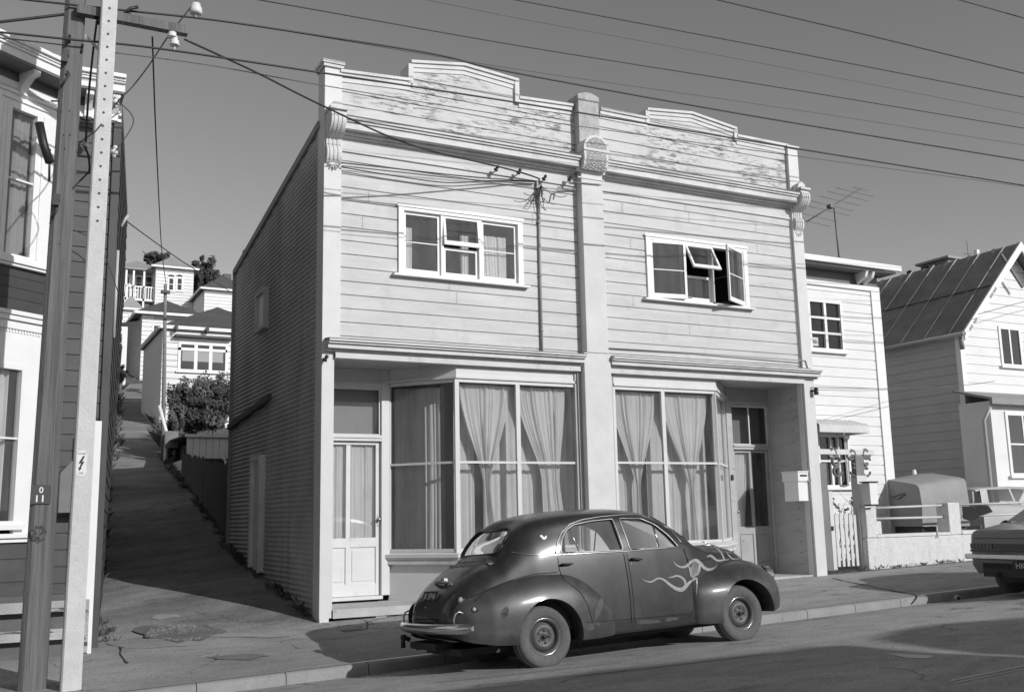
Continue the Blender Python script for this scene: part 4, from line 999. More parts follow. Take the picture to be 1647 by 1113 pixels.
FLS = [[(145, 600, 1), (185, 624, 5), (225, 626, 7), (270, 602, 8), (310, 611, 9), (350, 642, 11), (400, 676, 15), (445, 686, 20), (475, 664, 17), (505, 632, 11), (545, 605, 8), (564, 600, 5)],
 [(340, 597, 1), (375, 592, 5), (410, 583, 8), (445, 595, 9), (468, 618, 10), (474, 645, 8), (464, 664, 3)],
 [(383, 472, 1), (405, 500, 5), (440, 518, 8), (480, 512, 12), (515, 482, 14), (550, 468, 16), (585, 490, 15), (610, 520, 13), (650, 538, 14), (690, 525, 9), (716, 498, 2)],
 [(500, 510, 6), (513, 550, 10), (522, 588, 11), (552, 603, 6)], [(580, 500, 9), (576, 545, 10), (560, 575, 7), (530, 585, 5)], [(556, 600, 8), (561, 650, 6), (556, 725, 1)],
 [(632, 443, 2), (660, 433, 10), (685, 450, 11), (715, 470, 8), (760, 465, 5), (800, 462, 3)], [(678, 368, 1), (715, 385, 6), (745, 420, 10), (764, 464, 6)], [(775, 400, 1), (800, 435, 7), (830, 458, 6), (880, 455, 2)]]
for f_ in FLS:
    l, r = stroke(f_); l, r = zc(l), zc(r); v = []; ok_ = True; rows = []
    for a, b in zip(l, r):
        ha, hb_ = hit(*a), hit(*b)
        if ha and hb_ and (ha[0]-hb_[0]).length < .15:
            m_ = hit((a[0]+b[0])/2, (a[1]+b[1])/2); rows.append([ha[0]+ha[1]*.003, (m_ or ha)[0]+(m_ or ha)[1]*.0035, hb_[0]+hb_[1]*.003])
    mb = MB(); rows2 = []
    for q in rows:
        if rows2 and (q[1]-rows2[-1][1]).length > .15:
            if len(rows2) > 1: mb.grid(rows2)
            rows2 = []
        rows2.append(q)
    if len(rows2) > 1: mb.grid(rows2)
    if mb.v: cpart(mb, 'flame', FLAME, tub, fix=False)
DKF = mat('flame_shade', .12, .4, .4, 12)
patch('flame_face', smoothpx(zc([(522, 500), (548, 484), (572, 500), (576, 530), (560, 570), (545, 590), (528, 575), (514, 535)])), mat('flame_face_grey', .16, .4, .6, 14), .0025, n=2)
patch('filler_patch', smoothpx([(868, 861.5), (871, 860), (875, 863.5), (879, 861), (879, 865), (875, 868), (872, 866)]), WC)
# front side: rust and filler
patch('sill_rust', [(1022, 999), (1035, 996), (1060, 996), (1078, 992), (1092, 993), (1088, 997), (1060, 1001), (1026, 1004)], RUST, n=2)
FIL = mat('filler_grey', .08, .7, .25, 6)
patch('filler_patch', smoothpx([(806, 985), (812, 976), (818, 978), (816, 990), (809, 994)]), RUST, n=1); patch('filler_patch', smoothpx([(938, 1012), (946, 1004), (957, 1000), (966, 1002), (960, 1010), (948, 1014)]), RUST, n=1)
patch('filler_patch', smoothpx([(956, 984), (962, 968), (968, 960), (970, 968), (966, 984), (958, 995)]), FIL, n=1)
# wheels ------------------------------------------------------------
def wheel(x, s_, near):
    wh = MB(); o = (x, s_*.60, .318)
    ax = (0, s_, 0)
    wh.lathe([(0, .055), (.035, .055), (.04, .04), (.07, .045), (.085, .062), (.118, .058), (.135, .03), (.151, .02), (.151, -.05)], o, ax, 40)
    for k in range(5):
        a = 2*pi*k/5; wh.lathe([(.012, .04), (.012, .062), (0, .062)], (x+.065*cos(a), o[1], .318+.065*sin(a)), ax, 8)
    w_ = cpart(wh, 'wheel', WHEELP)
    mb = MB(); mb.lathe([(0, .058), (.022, .058), (.022, .075), (0, .075)], o, ax, 12)
    for k in range(5):
        a = 2*pi*(k+.5)/5; c_ = Vector(o)+Vector((.1*cos(a), s_*.0585, .1*sin(a))); mb.lathe([(.011, .0), (0, .003)], c_, ax, 8)
    cpart(mb, 'hub_hole', BLACK, w_)
    mb = MB(); mb.lathe([(.150, -.05), (.151, .03), (.158, .055), (.168, .07), (.179, .074), (.183, .065)], o, ax, 48); cpart(mb, 'rim', WHEELP, w_)
    mb = MB(); mb.lathe([(.177, .074), (.179, .080), (.184, .081), (.187, .072)], o, ax, 56); cpart(mb, 'rim_edge', CHR, w_)
    mb = MB(); pr = [(.18, .0), (.18, .068), (.2, .088), (.25, .099), (.285, .094), (.302, .082), (.314, .06), (.319, .03), (.319, -.03), (.314, -.06), (.295, -.085), (.25, -.095), (.18, -.075), (.18, .0)]
    mb.lathe(pr, o, ax, 72)
    for k in range(72):   # tread blocks
        a = 2*pi*k/72; R3 = Matrix.Translation(o) @ Matrix.Rotation(a, 4, 'Y'); mb.box(.314, .322, -.055, .055, -.008, .008, R3)
    cpart(mb, 'tyre', RUB, w_)
for x in (0, 2.58):
    for s_ in (-1, 1): wheel(x, s_, s_ < 0)
# bumper, lamps, plate, boot fittings
def arc_bumper(x0, half, z0, z1, bow, m, name, dirn=-1):
    R = []
    for t in frange(-1, 1, 36):
        y = half*t; x = x0+dirn*(-bow*abs(t)**2.6)+( .04*max(0, abs(t)-.9)/.1*(-dirn)); k = max(.2, 1-(max(0, abs(t)-.9)/.1)**3)**.5
        zc_, hh = (z0+z1)/2, (z1-z0)/2*k; sec = []
        for a in frange(-pi/2, pi/2, 8): sec.append((x+dirn*.045*(.3+.7*k)*cos(a), y, zc_+hh*sin(a)))
        sec += [(x-dirn*.005, y, zc_+hh*.8), (x-dirn*.005, y, zc_-hh*.8)]; R.append(sec)
    mb = MB(); mb.grid(R, closed=True); m_ = len(R[0]); mb.add(R[0], [tuple(range(m_))]); mb.add(R[-1], [tuple(range(m_-1, -1, -1))])
    mb.tube([(x0-dirn*.0, -.4, z0+.04), (x0-dirn*.2, -.4, z0+.04)], .02, 8); mb.tube([(x0, .4, z0+.04), (x0-dirn*.2, .4, z0+.04)], .02, 8)
    return cpart(mb, name, m)
arc_bumper(-1.10, .87, .435, .54, .17, CHR, 'rear_bumper'); arc_bumper(3.22, .80, .38, .48, .22, CHR, 'front_bumper', 1)
for s_ in (-1, 1):
    mb = MB(); y = s_*.68
    mb.tube([(-1.0, y, .50), (-1.01, y, .58), (-.99, y, .63), (-.95, y, .65), (-.86, y, .61)], .010, 10)
    cpart(mb, 'overrider', CHRD)
LENS = mat('lamp_lens', .3, .15, .1); REFL = mat('pale_lens', .55, .2, .05)
def lamp(px, r, m, name='tail_lamp'):
    h = hit(*px)
    if not h: return
    for s_ in (1, -1):
        c_ = Vector((h[0].x, h[0].y*s_, h[0].z)); n_ = Vector((h[1].x, h[1].y*s_, h[1].z)); n_ = (n_+Vector((-1.2, 0, 0))).normalized()
        mb = MB(); mb.lathe([(r*1.25, -.03), (r*1.25, .01), (r*1.1, .018), (r, .016)], c_, n_, 18); k = cpart(mb, name, CARP if m is REFL else CHR)
        mb = MB(); mb.lathe([(r, .014), (r*.7, .026), (0, .031)], c_, n_, 18); cpart(mb, 'lens', m, k)
lamp((742, 965), .034, REFL); lamp((764, 980), .024, REFL, 'reflector')
MP = Matrix(((0, 0, -1, 0), (-1, 0, 0, 0), (0, 1, 0, 0), (0, 0, 0, 1)))   # text facing -X
def plate(x, y, z, s, w_, h_, par, tilt):
    T = Matrix.Translation((x, y, z)) @ Matrix.Rotation(rad(tilt), 4, 'Y') @ MP
    mb = MB(); mb.box(-w_/2, w_/2, -h_/2, h_/2, -.008, 0, T); k = cpart(mb, 'number_plate', mat('plate_black', .02, .4, .1), par)
    o = text_mesh('plate_characters', s, h_*.85, T @ Matrix.Translation((0, 0, .002)), mat('plate_silver', .6, .4, .05), k, .001, .0); o.parent = k
    return k
h = BV.ray_cast(Vector((-2, .02, .80)), Vector((1, 0, 0)))
plate(h[0].x-.015, .02, .80, 'JK 8946', .40, .115, car, 24)
mb = MB(); mb.box(-1.0, -.93, .035, .075, .62, .70); cpart(mb, 'boot_latch', CHRD)
hb = BV.ray_cast(Vector((-2, -.05, .92)), Vector((1, 0, 0)))[0]
mb = MB(); mb.tube([(hb.x-.01, .15, .925), (hb.x-.035, .05, .94), (hb.x-.035, -.12, .94), (hb.x-.0, -.25, .925)], [.01, .022, .02, .006], 10); mb.box(hb.x-.02, hb.x+.02, -.12, -.04, .94, .975); cpart(mb, 'boot_handle', CHRD)
line('boot_seam', [(756, 893), (735, 905), (745, 925), (735, 950), (727, 975), (722, 995)], .003, SEAMM, both=False)
line('fender_seam', [(763, 968), (778, 953), (800, 941), (830, 930), (860, 923), (896, 920)], .004, SEAMM)
mb = MB(); mb.box(-.85, 2.9, -.45, .45, .2, .27); mb.tube([(-.98, .42, .27), (-.4, .42, .25)], .025, 8); mb.box(-1.0, -.8, -.15, .55, .26, .33); cpart(mb, 'chassis', BLACK)
mb = MB(); mb.tube([(-1.04, .45, .36), (-1.10, .45, .38), (-1.12, .45, .34), (-1.12, .45, .28)], .025, 8); mb.lathe([(.0, .03), (.03, .025), (.035, 0), (.03, -.025), (0, -.03)], (-1.11, .45, .39), (0, 0, 1), 12); cpart(mb, 'tow_ball', BLACK)
mb = MB(); mb.tube([(0, -.6, .318), (0, .6, .318)], .04, 8); mb.tube([(2.58, -.6, .318), (2.58, .6, .318)], .03, 8); cpart(mb, 'axle', BLACK)
for s_ in (-1, 1):
    mb = MB(); mb.lathe([(.12, -.08), (.12, 0), (.105, .02), (.09, .02)], (3.10, s_*.60, .70), (1, 0, 0), 24); k = cpart(mb, 'headlight', CHR); mb = MB(); mb.lathe([(.1, .015), (.06, .04), (0, .05)], (3.10, s_*.6, .70), (1, 0, 0), 24); cpart(mb, 'lens', REFL, k)
mb = MB()
for k in range(7): mb.box(3.08, 3.13, -.28, .28, .42+.045*k, .44+.045*k)
cpart(mb, 'grille', CHR)
mb = MB(); mb.tube([(2.55, 0, 1.11), (2.8, 0, 1.105), (2.93, 0, 1.06)], [.006, .014, .01], 8); mb.tube([(2.8, 0, 1.1), (2.66, 0, 1.16)], [.01, .004], 6); cpart(mb, 'bonnet_ornament', CHR)
# interior
mb = MB(); mb.prism([(.05, -.6, .35), (.6, -.6, .35), (.62, -.6, .62), (.2, -.6, .65), (.02, -.6, 1.12), (-.12, -.6, 1.1)], (0, 1.2, 0)); cpart(mb, 'rear_seat', SEAT, bevel=.03)
mb = MB(); mb.prism([(.85, -.6, .35), (1.35, -.6, .35), (1.38, -.6, .64), (1.02, -.6, .66), (.88, -.6, 1.12), (.78, -.6, 1.12)], (0, 1.2, 0)); cpart(mb, 'front_seat', SEAT, bevel=.03)
mb = MB(); T = Matrix.Translation((1.52, -.32, 1.05)) @ Matrix.Rotation(rad(-55), 4, 'Y'); mb.tube([T @ Vector((.2*cos(a), .2*sin(a), 0)) for a in frange(0, 2*pi, 28)], .012, 8); mb.tube([T @ Vector((-.2, 0, 0)), T @ Vector((.2, 0, 0))], .01, 6); mb.tube([T @ Vector((0, 0, 0)), T @ Vector((0, 0, -.4))], .018, 8); cpart(mb, 'steering_wheel', BLACK)
mb = MB(); mb.prism([(1.72, -.62, .8), (2.0, -.62, .8), (2.05, -.62, 1.1), (1.75, -.62, 1.09)], (0, 1.24, 0)); cpart(mb, 'dashboard', CARP)
mb = MB(); mb.box(1.58, 1.6, -.08, .08, 1.36, 1.42); mb.tube([(1.6, 0, 1.4), (1.68, 0, 1.46)], .006, 6); cpart(mb, 'mirror', BLACK)
mb = MB(); mb.box(-.5, -.1, -.5, .5, 1.08, 1.1); cpart(mb, 'parcel_shelf', SEAT)
# ================================================================== generic helpers for buildings
def bandp(mb, pts, o, za, zb, inner=-.06, ob=None):
    pts = [Vector(p) for p in pts]; ob = o if ob is None else ob
    def off(q):
        out = []
        for i, p in enumerate(pts):
            dl = (pts[i]-pts[i-1]).normalized() if i else (pts[1]-pts[0]).normalized(); dr = (pts[i+1]-p).normalized() if i < len(pts)-1 else dl
            nl, nr = Vector((dl.y, -dl.x)), Vector((dr.y, -dr.x)); n = nl+nr; n = n*2/max(.3, n.length_squared); out.append(p+n*q)
        return out
    a, b, c = off(o), off(inner), off(ob)
    for i in range(len(pts)-1):
        q = [(*a[i], za), (*a[i+1], za), (*b[i+1], za), (*b[i], za), (*c[i], zb), (*c[i+1], zb), (*b[i+1], zb), (*b[i], zb)]
        mb.add(q, [(0, 3, 2, 1), (4, 5, 6, 7), (0, 1, 5, 4), (1, 2, 6, 5), (2, 3, 7, 6), (3, 0, 4, 7)])
class Plane:                                        # vertical plane through A,B (plan), outward to the street
    def __init__(s, A, B):
        s.A = Vector((A[0], A[1])); s.d = (Vector((B[0], B[1]))-s.A); s.L = s.d.length; s.d.normalize(); s.n = Vector((s.d.y, -s.d.x))
    def uz(s, x, y):
        r = ray(x, y); k = (s.A-Vector((CAM.x, CAM.y))).dot(s.n)/Vector((r.x, r.y)).dot(s.n); p = CAM+r*k; return (Vector((p.x, p.y))-s.A).dot(s.d), p.z
    def M(s):
        return Matrix(((s.d.x, -s.n.x, 0, s.A.x), (s.d.y, -s.n.y, 0, s.A.y), (0, 0, 1, 0), (0, 0, 0, 1)))   # local x=u, y=inward, z
def window(par, pl, u0, u1, z0, z1, cas=.09, cols=2, rows_=1, sill=.06, trim=WC, gl=None, bar=.03, depth=.06, name='window', colx=None, rowz=None):
    M = pl.M(); mb = MB()
    def bx(*a): mb.box(*a, M)
    bx(u0, u0+cas, -.03, depth, z0, z1); bx(u1-cas, u1, -.03, depth, z0, z1); bx(u0+cas, u1-cas, -.028, depth, z0, z0+cas*.7); bx(u0+cas, u1-cas, -.028, depth, z1-cas, z1)
    a, b = u0+cas, u1-cas; cs = colx or [lerp(a, b, k/cols) for k in range(1, cols)]; rs = rowz or [lerp(z0+cas*.7, z1-cas, k/rows_) for k in range(1, rows_)]
    for c in cs: bx(c-bar/2, c+bar/2, -.018, depth-.01, z0+cas*.7, z1-cas)
    for r in rs: bx(a, b, -.015, depth-.012, r-bar*.35, r+bar*.35)
    w = mb.build(name, trim, par); mb = MB(); mb.box(u0-.06, u1+.06, -.09, .0, z0-sill, z0, M); mb.build('window_sill', trim, w)
    mb = MB(); yp = -.006 if gl in (GLH, GLD, None) else .03; mb.add([M @ Vector(p) for p in ((a-.01, yp, z0+cas*.6), (b+.01, yp, z0+cas*.6), (b+.01, yp, z1-cas*.9), (a-.01, yp, z1-cas*.9))], [(0, 1, 2, 3)]); mb.build('pane', gl or GLD, w, fix=False)
    return w
# ================================================================== left house
LH = thing('bay_house', (-3.5, .5, 0), 'dark boarded two-storey house with white-framed bay windows and bracketed cornice left of the alley', 'house')
PT = [(-6.6, -1.1), (-4.75, -1.1), (-3.62, -.3), (-2.97, -.3)]
CH = Plane(PT[1], PT[2]); FR = Plane(PT[0], PT[1]); MWp = Plane(PT[2], PT[3])
mb = MB(); boards(mb, PT[2], PT[3], (0, -1), -.12, 6.75, .2, groove=.018, depth=.016, start=-.12); mb.build('wall_boards', BDARK, LH, fix=False)
mb = MB(); mb.box(-3.06, -2.955, -.33, -.2, -.12, 6.72); mb.build('corner_board', mat('corner_dark', .06, .6, .2), LH, bevel=.008)
far = [(z_, P(x_, y_, 4.6).x) for z_, (x_, y_) in ((8.2, (213, 150)), (5.2, (205, 355)), (3.2, (187, 560)), (-.2, (168, 880)))]
rows = []
for t in frange(0, 1, 24):
    z = lerp(6.95, -.15, t); xf = interp(-z*1.0, [(-a, b) for a, b in far]); rows.append([(lerp(-2.96, xf, s_), lerp(-.28, 4.6, s_), z) for s_ in frange(0, 1, 6)])
mb = MB(); mb.grid(rows, smooth=False); mb.build('side_wall', BDARK, LH, fix=False)
mb = MB()
for k in range(32):
    z = .1+.21*k
    if z < 6.8: xf = interp(-z, [(-a, b) for a, b in far]); mb.bar((-2.955, -.28, z), (xf+.006, 4.6, z), .008, .012)
mb.build('side_board_edge', BLACK, LH)
mb = MB(); mb.prism([(-3.6, 4.55, -.2), (-2.46, 4.55, .3), (-2.30, 4.55, 4.45), (-3.6, 4.55, 4.9)], (0, 3.2, 0)); mb.build('rear_lean_to', mat('lean_to_shadow_tone', .03, .8, .2), LH)  # near-black colour holds the shadow this wing stands in
mb = MB(); bandp(mb, PT, -.55, -.15, 6.75, -.6); bandp(mb, PT[2:], -.05, -.15, 6.75, -.2); mb.build('wall_core', BDARK, LH)
# white-framed bay faces
def lb(mb, pl, u0, u1, z0, z1, d0=-.02, d1=.05): mb.box(u0, u1, d0, d1, z0, z1, pl.M())
zz = lambda x, y: CH.uz(x, y)[1]; uu = lambda x, y: CH.uz(x, y)[0]
zs0 = -.12
Lw, Ls_ = CH.L, FR.L
ua, ub = uu(14, 200), uu(60, 200)
zW = dict(ft=zz(40, 150), gt=zz(40, 178), mid=zz(35, 292), gb=zz(30, 412), sb=zz(40, 425), p1=zz(40, 440), b1=zz(40, 512), b2=zz(40, 565), lt=zz(20, 590), lb_=zz(20, 838), ls=zz(20, 858))
for pl, a, b in ((CH, ua, ub), (FR, .5, 1.4)):
    Lp = pl.L
    mb = MB(); e = .022
    lb(mb, pl, 0+e, a-.0, zW['sb']-.02, 6.7); lb(mb, pl, b, Lp-e, zW['sb']-.02, 6.7); lb(mb, pl, a, b, zW['gt']+.0, 6.7)
    lb(mb, pl, 0+e, a, zW['ls'], zW['b1']-.1); lb(mb, pl, b, Lp-e, zW['ls'], zW['b1']-.1); lb(mb, pl, a, b, zW['lt'], zW['b1']-.1)
    mb.build('bay_casing', WC, LH)
    window(LH, pl, a-.04, b+.04, zW['gb']-.04, zW['gt']+.03, .06, 1, 2, gl=GL, rowz=[zW['mid']], name='bay_window')
    window(LH, pl, a-.04, b+.04, zW['lb_']-.04, zW['lt']+.03, .06, 1, 2, gl=GL, rowz=[zz(20, 705)], name='bay_window')
    mb = MB(); lb(mb, pl, a-.10, a-.07, zW['gb'], zW['gt'], -.035, -.01); lb(mb, pl, b+.07, b+.1, zW['gb'], zW['gt'], -.035, -.01); lb(mb, pl, a-.12, b+.12, zW['gt']+.07, zW['gt']+.1, -.045, -.01); mb.build('casing_moulding', WC, LH)
    mb = MB(); lb(mb, pl, .1, Lp-.1, zW['b1']+.05, zW['sb']-.1, -.012, .0); 
    for k in range(4): lb(mb, pl, .16, Lp-.16, lerp(zW['b1'], zW['sb'], .12+.2*k), lerp(zW['b1'], zW['sb'], .135+.2*k), -.02, -.01)
    mb.build('bay_panel', mat('bay_panel_dark', .05, .5, .2), LH)
    mb = MB()
    for k in range(4): lb(mb, pl, .16, Lp-.16, lerp(.1, zW['ls'], .1+.22*k), lerp(.1, zW['ls'], .11+.22*k), -.02, .0)
    m3 = MB(); lb(m3, pl, .02, Lp-.02, -.15, zW['ls']-.01, -.004, .03); m3.build('base_wall', BDARK, LH); m3 = MB(); lb(m3, pl, .02, Lp-.02, zW['b1']-.2, zW['sb'], .0, .03); m3.build('spandrel', MATS['bay_panel_dark'], LH); lb(mb, pl, .14, .16, .1, zW['ls']-.1, -.02, 0); lb(mb, pl, Lp-.16, Lp-.14, .1, zW['ls']-.1, -.02, 0); mb.build('base_panel', BDARK, LH)
for o, a, b in ((.10, zW['sb']-.035, zW['sb']), (.07, zW['sb']-.07, zW['sb']-.037), (.12, zW['b1']-.0, zW['b1']+.05), (.09, zW['b1']-.06, zW['b1']-.002), (.05, zW['b1']-.16, zW['b1']-.062), (.09, zW['ls']-.05, zW['ls']+.0), (.05, zW['ls']-.1, zW['ls']-.052)): mb = MB(); bandp(mb, PT[:3], o, a, b); mb.build('bay_string_course', WC, LH)
mb = MB()
for pl in (CH, FR):
    u = .05
    while u < pl.L-.05: lb(mb, pl, u, u+.02, zW['b1']-.2, zW['b1']-.165, -.035, .0); u += .04
mb.build('dentils', WC, LH)
mb = MB(); bandp(mb, PT, .02, 6.66, 6.78); bandp(mb, PT, .05, 6.62, 6.658); bandp(mb, PT, .33, 6.93, 7.03, .25)
for o, a, b in ((.36, 7.032, 7.06), (.38, 7.062, 7.09), (.42, 7.092, 7.13), (.40, 7.132, 7.15)): bandp(mb, PT, o, a, b, .2)
cn = mb.build('cornice', WC, LH)
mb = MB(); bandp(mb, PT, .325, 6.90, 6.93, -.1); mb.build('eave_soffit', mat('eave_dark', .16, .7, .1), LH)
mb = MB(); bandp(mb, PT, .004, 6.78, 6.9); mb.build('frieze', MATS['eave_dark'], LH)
for pl, u in ((MWp, .24), (MWp, .56), (CH, .12), (CH, .69), (CH, 1.25), (FR, .3), (FR, 1.2)):
    mb = MB(); pr = [(-.30, 6.9), (-.30, 6.84), (-.2, 6.82), (-.14, 6.77), (-.08, 6.7), (-.08, 6.62), (-.02, 6.60), (-.02, 6.9)]
    mb.prism([pl.M() @ Vector((u-.045, y, z)) for y, z in pr], pl.M().to_3x3() @ Vector((.09, 0, 0))); mb.build('eave_bracket', WC, LH)
curtain('curtain', None, tuple(CH.A+CH.d*(ua+.02)-CH.n*.12), tuple(CH.A+CH.d*(ub-.02)-CH.n*.12), zW['gb'], zW['gt'], *full(0, 1), 4, .012, BLIND, 'grey blind-like curtain in the upper bay window of the dark house', 'curtain')
curtain('curtain', None, tuple(CH.A+CH.d*(ua+.02)-CH.n*.12), tuple(CH.A+CH.d*(ub-.02)-CH.n*.12), zW['lb_'], zW['lt'], *full(0, .8), 5, .02, CUR, 'pale curtain in the lower bay window of the dark house', 'curtain')
mb = MB(); mb.tube([P(195, 365, -.1), P(202, 352, -.1), P(206, 347, -.1)], .02, 8); mb.tube([(-2.93, -.26, 4.9), (-2.93, -.24, 3.75)], .02, 8); mb.build('downpipe', mat('pipe_pale', .5, .5, .1), LH)
a = P(97, 760, -.5); b = P(118, 824, -.5)
mb_ = MB(); mb_.prism([(a.x, -.55, b.z), (a.x+.34, -.55, b.z), (a.x+.34, -.55, a.z+.16), (a.x+.12, -.55, a.z+.14), (a.x, -.55, a.z)], (0, .24, 0))
tag(mb_.build('meter_box', mat('meter_box_grey', .17, .6, .1)), 'grey meter box with a cut corner on the dark boards behind the concrete pole', 'meter box')
PLK = mat('peeling_plank', .4, .85, .2, 3, (1, 1, 1), patch=(.08, .53, 3, (.6, 4, 6)), bump=.4)
lf = thing('plank_barrier', (-4, -.7, 0), 'low barrier of peeling white planks between the timber pole and the dark house', 'barrier')
za = P(80, 975, -.75).z; zb_ = P(80, 1020, -.75).z
for z in (za, zb_): mb = MB(); mb.box(-5.6, -3.12, -.77, -.73, z-.06, z+.06); mb.build('plank', PLK, lf)
for x in (-5.4, -4.6, -3.2): mb = MB(); mb.box(x, x+.09, -.72, -.63, -.3, za+.05); mb.build('post', PLK, lf)
mb = MB(); mb.box(-5.6, -3.08, -.62, -.31, -.2, P(80, 955, -.4).z); mb.build('ledge', mat('plinth_grey', .13, .9, .2), lf)
# ================================================================== poles
TP = thing('timber_power_pole', (-3.76, -2.4, -.2), 'tall weathered grey timber power pole with a small numbered plate', 'power pole')
def taper(mb, c0, c1, w0, w1, d0, d1, z0, z1, ch=.2, n=14):
    for i in range(n):
        pass
    R = []
    for t in frange(0, 1, n):
        cx, cy, w, d, z = lerp(c0[0], c1[0], t), lerp(c0[1], c1[1], t), lerp(w0, w1, t)/2, lerp(d0, d1, t)/2, lerp(z0, z1, t); k = 1-ch
        R.append([(cx+sx*w*a, cy+sy*d*b, z) for sx, sy, a, b in ((-1, -1, k, 1), (1, -1, k, 1), (1, -1, 1, k), (1, 1, 1, k), (1, 1, k, 1), (-1, 1, k, 1), (-1, 1, 1, k), (-1, -1, 1, k))])
    mb.grid(R, smooth=False, closed=True); mb.add(R[-1], [tuple(range(8))]); return mb
mb = MB(); taper(mb, (-3.76, -2.4), (-3.69, -2.4), .262, .19, .26, .19, -.35, 9.9, .34); mb.build('pole', WOOD, TP)
CP = thing('concrete_power_pole', (-3.42, -2.65, -.2), 'pale concrete power pole with a row of bolt holes and a lightning warning plate', 'power pole')
mb = MB(); taper(mb, (-3.425, -2.65), (-3.365, -2.65), .19, .155, .2, .16, -.3, 9.6, .16); mb.build('pole', POLC, CP)
def polex(z): return lerp(-3.425, -3.365, (z+.3)/9.9)
def polef(z): return -2.65-lerp(.2, .16, (z+.3)/9.9)/2
z = P(152, 355, -2.74).z; mb = MB()
while z < 9.4:
    x = polex(z); mb.prism([(x+.0+.014*cos(a), polef(z)-.003, z+.014*sin(a)) for a in frange(0, 2*pi, 12)[:-1]], (0, .004, 0)); z += .152
mb.build('bolt_hole', BLACK, CP)
sg = P(131, 745, polef(2.2)-.004); mb = MB(); w_, h_ = .05, .125
mb.prism([(sg.x+w_*cos(a), sg.y, sg.z+(.085 if sin(a) > 0 else -.085)+.045*sin(a)) for a in frange(0, 2*pi, 24)[:-1]], (0, .004, 0)); s1 = mb.build('warning_plate', mat('enamel_white', .75, .4, .04), CP)
mb = MB(); mb.prism([(sg.x+a, sg.y-.002, sg.z+b) for a, b in ((.012, .075), (-.028, -.002), (-.004, .002), (-.018, -.045), (-.028, -.04), (-.018, -.078), (.008, -.045), (-.004, -.046), (.028, .02), (.006, .016), (.03, .075))], (0, .0015, 0)); mb.build('lightning_mark', BLACK, s1)
TM = lambda p: Matrix.Translation(p) @ Matrix.Rotation(rad(90), 4, 'X')
text_mesh('warning_text', 'DANGER', .02, TM((sg.x, sg.y-.002, sg.z+.098)), BLACK, s1, .0005); text_mesh('warning_text', 'LIVE', .024, TM((sg.x, sg.y-.002, sg.z-.1)), BLACK, s1, .0005)
yf = -2.4-.13; pz = P(66, 795, yf-.01); mb = MB(); mb.box(pz.x-.09, pz.x+.09, yf-.012, yf+.01, pz.z-.095, pz.z+.095); s2 = mb.build('number_plate', mat('plate_dark_grey', .055, .5, .15), TP)
text_mesh('plate_number', '0', .085, TM((pz.x+.0, yf-.0135, pz.z+.042)), WC, s2, .0005, .001); text_mesh('plate_number', '11', .095, TM((pz.x-.01, yf-.0135, pz.z-.045)), WC, s2, .0005, .0015, 1.15)
mb = MB()
for px in ((79, 232), (79, 348)): pass
b_ = P(62, 858, yf-.003); rn = random.Random(3)
mb.prism([(b_.x+.072*cos(a)*(1+.1*sin(5*a)), yf-.004, b_.z+.085*sin(a)*(1+.08*sin(7*a))) for a in frange(0, 2*pi, 26)[:-1]], (0, .006, 0)); mb.build('old_stencil', mat('stencil_dark', .05, .8, .3, 10, patch=(.15, .5, 24, (1, 1, 1))), TP)
def hw(*pts, r=.012, y=-2.52): 
    return [P(x, yy, y) for x, yy in pts]
mb = MB(); mb.box(-3.70, -2.52, -2.62, -2.52, 6.93, 7.03); ca = mb.build('crossarm', WOOD, TP)
# lift the arm to the slope seen: it drops slightly to the right
ins = []
for px in ((277, 55), (281, 68)):
    c_ = P(px[0], px[1], -2.57); mb = MB(); mb.lathe([(0, .07), (.02, .07), (.035, .05), (.03, .03), (.05, .01), (.045, -.01), (.058, -.03), (.055, -.045), (0, -.045)], c_, (0, 0, 1), 16); mb.tube([c_, c_-Vector((0, 0, .12))], .01, 6); mb.build('insulator', PORC, TP)
c_ = P(315, 17, -2.57); mb = MB(); mb.lathe([(0, .08), (.05, .08), (.055, .05), (.07, .02), (.075, -.03), (.06, -.05), (0, -.05)], c_, (0, 0, 1), 18); mb.tube([c_, c_-Vector((0, 0, .09))], .012, 6); mb.build('insulator', PORC, TP)
mb = MB(); mb.tube([c_, c_+Vector((0, 0, .3))], .012, 6); mb.box(-3.8, -2.1, -2.62, -2.52, c_.z+.28, c_.z+.38); mb.build('upper_crossarm', WOOD, TP); mb = MB()
mb.bar(P(138, 58, -2.45), P(160, 82, -2.55), .035, .03); mb.build('arm_brace', POLC, TP)
def hwpart(name, pts, r, y, m=BLACK):
    mb = MB(); mb.tube([P(a, b, y) for a, b in pts], r, 8); return mb.build(name, m, TP)
hwpart('lamp_bracket', [(63, 198), (70, 232), (80, 262)], .045, -2.58); hwpart('bracket_strut', [(80, 240), (79, 292)], .012, -2.56)
for p in ((107, 85), (104, 95), (90, 325), (92, 318)): 
    c_ = P(p[0], p[1], -2.56); mb = MB(); mb.box(c_.x-.035, c_.x+.03, c_.y-.03, c_.y+.03, c_.z-.04, c_.z+.035); mb.build('iron_fitting', BLACK, TP)
hwpart('cable_clip', [(108, 115), (112, 120), (105, 130), (98, 141)], .012, -2.54); hwpart('cable_clip', [(93, 325), (90, 340), (83, 352)], .014, -2.54)
hwpart('step_bolt', [(82, 163), (95, 163)], .01, -2.54); hwpart('step_bolt', [(133, 72), (130, 86)], .014, -2.5); hwpart('step_bolt', [(112, 57), (111, 70)], .014, -2.55)
mb = MB()
for px in ((99, 178), (112, 178), (103, 217), (113, 217), (92, 240), (105, 239), (80, 382), (96, 392), (80, 391)): q = P(px[0], px[1], -2.52); mb.lathe([(.008, 0), (0, .002)], q, (0, -1, 0), 8)
mb.build('bolt_head', BLACK, TP)
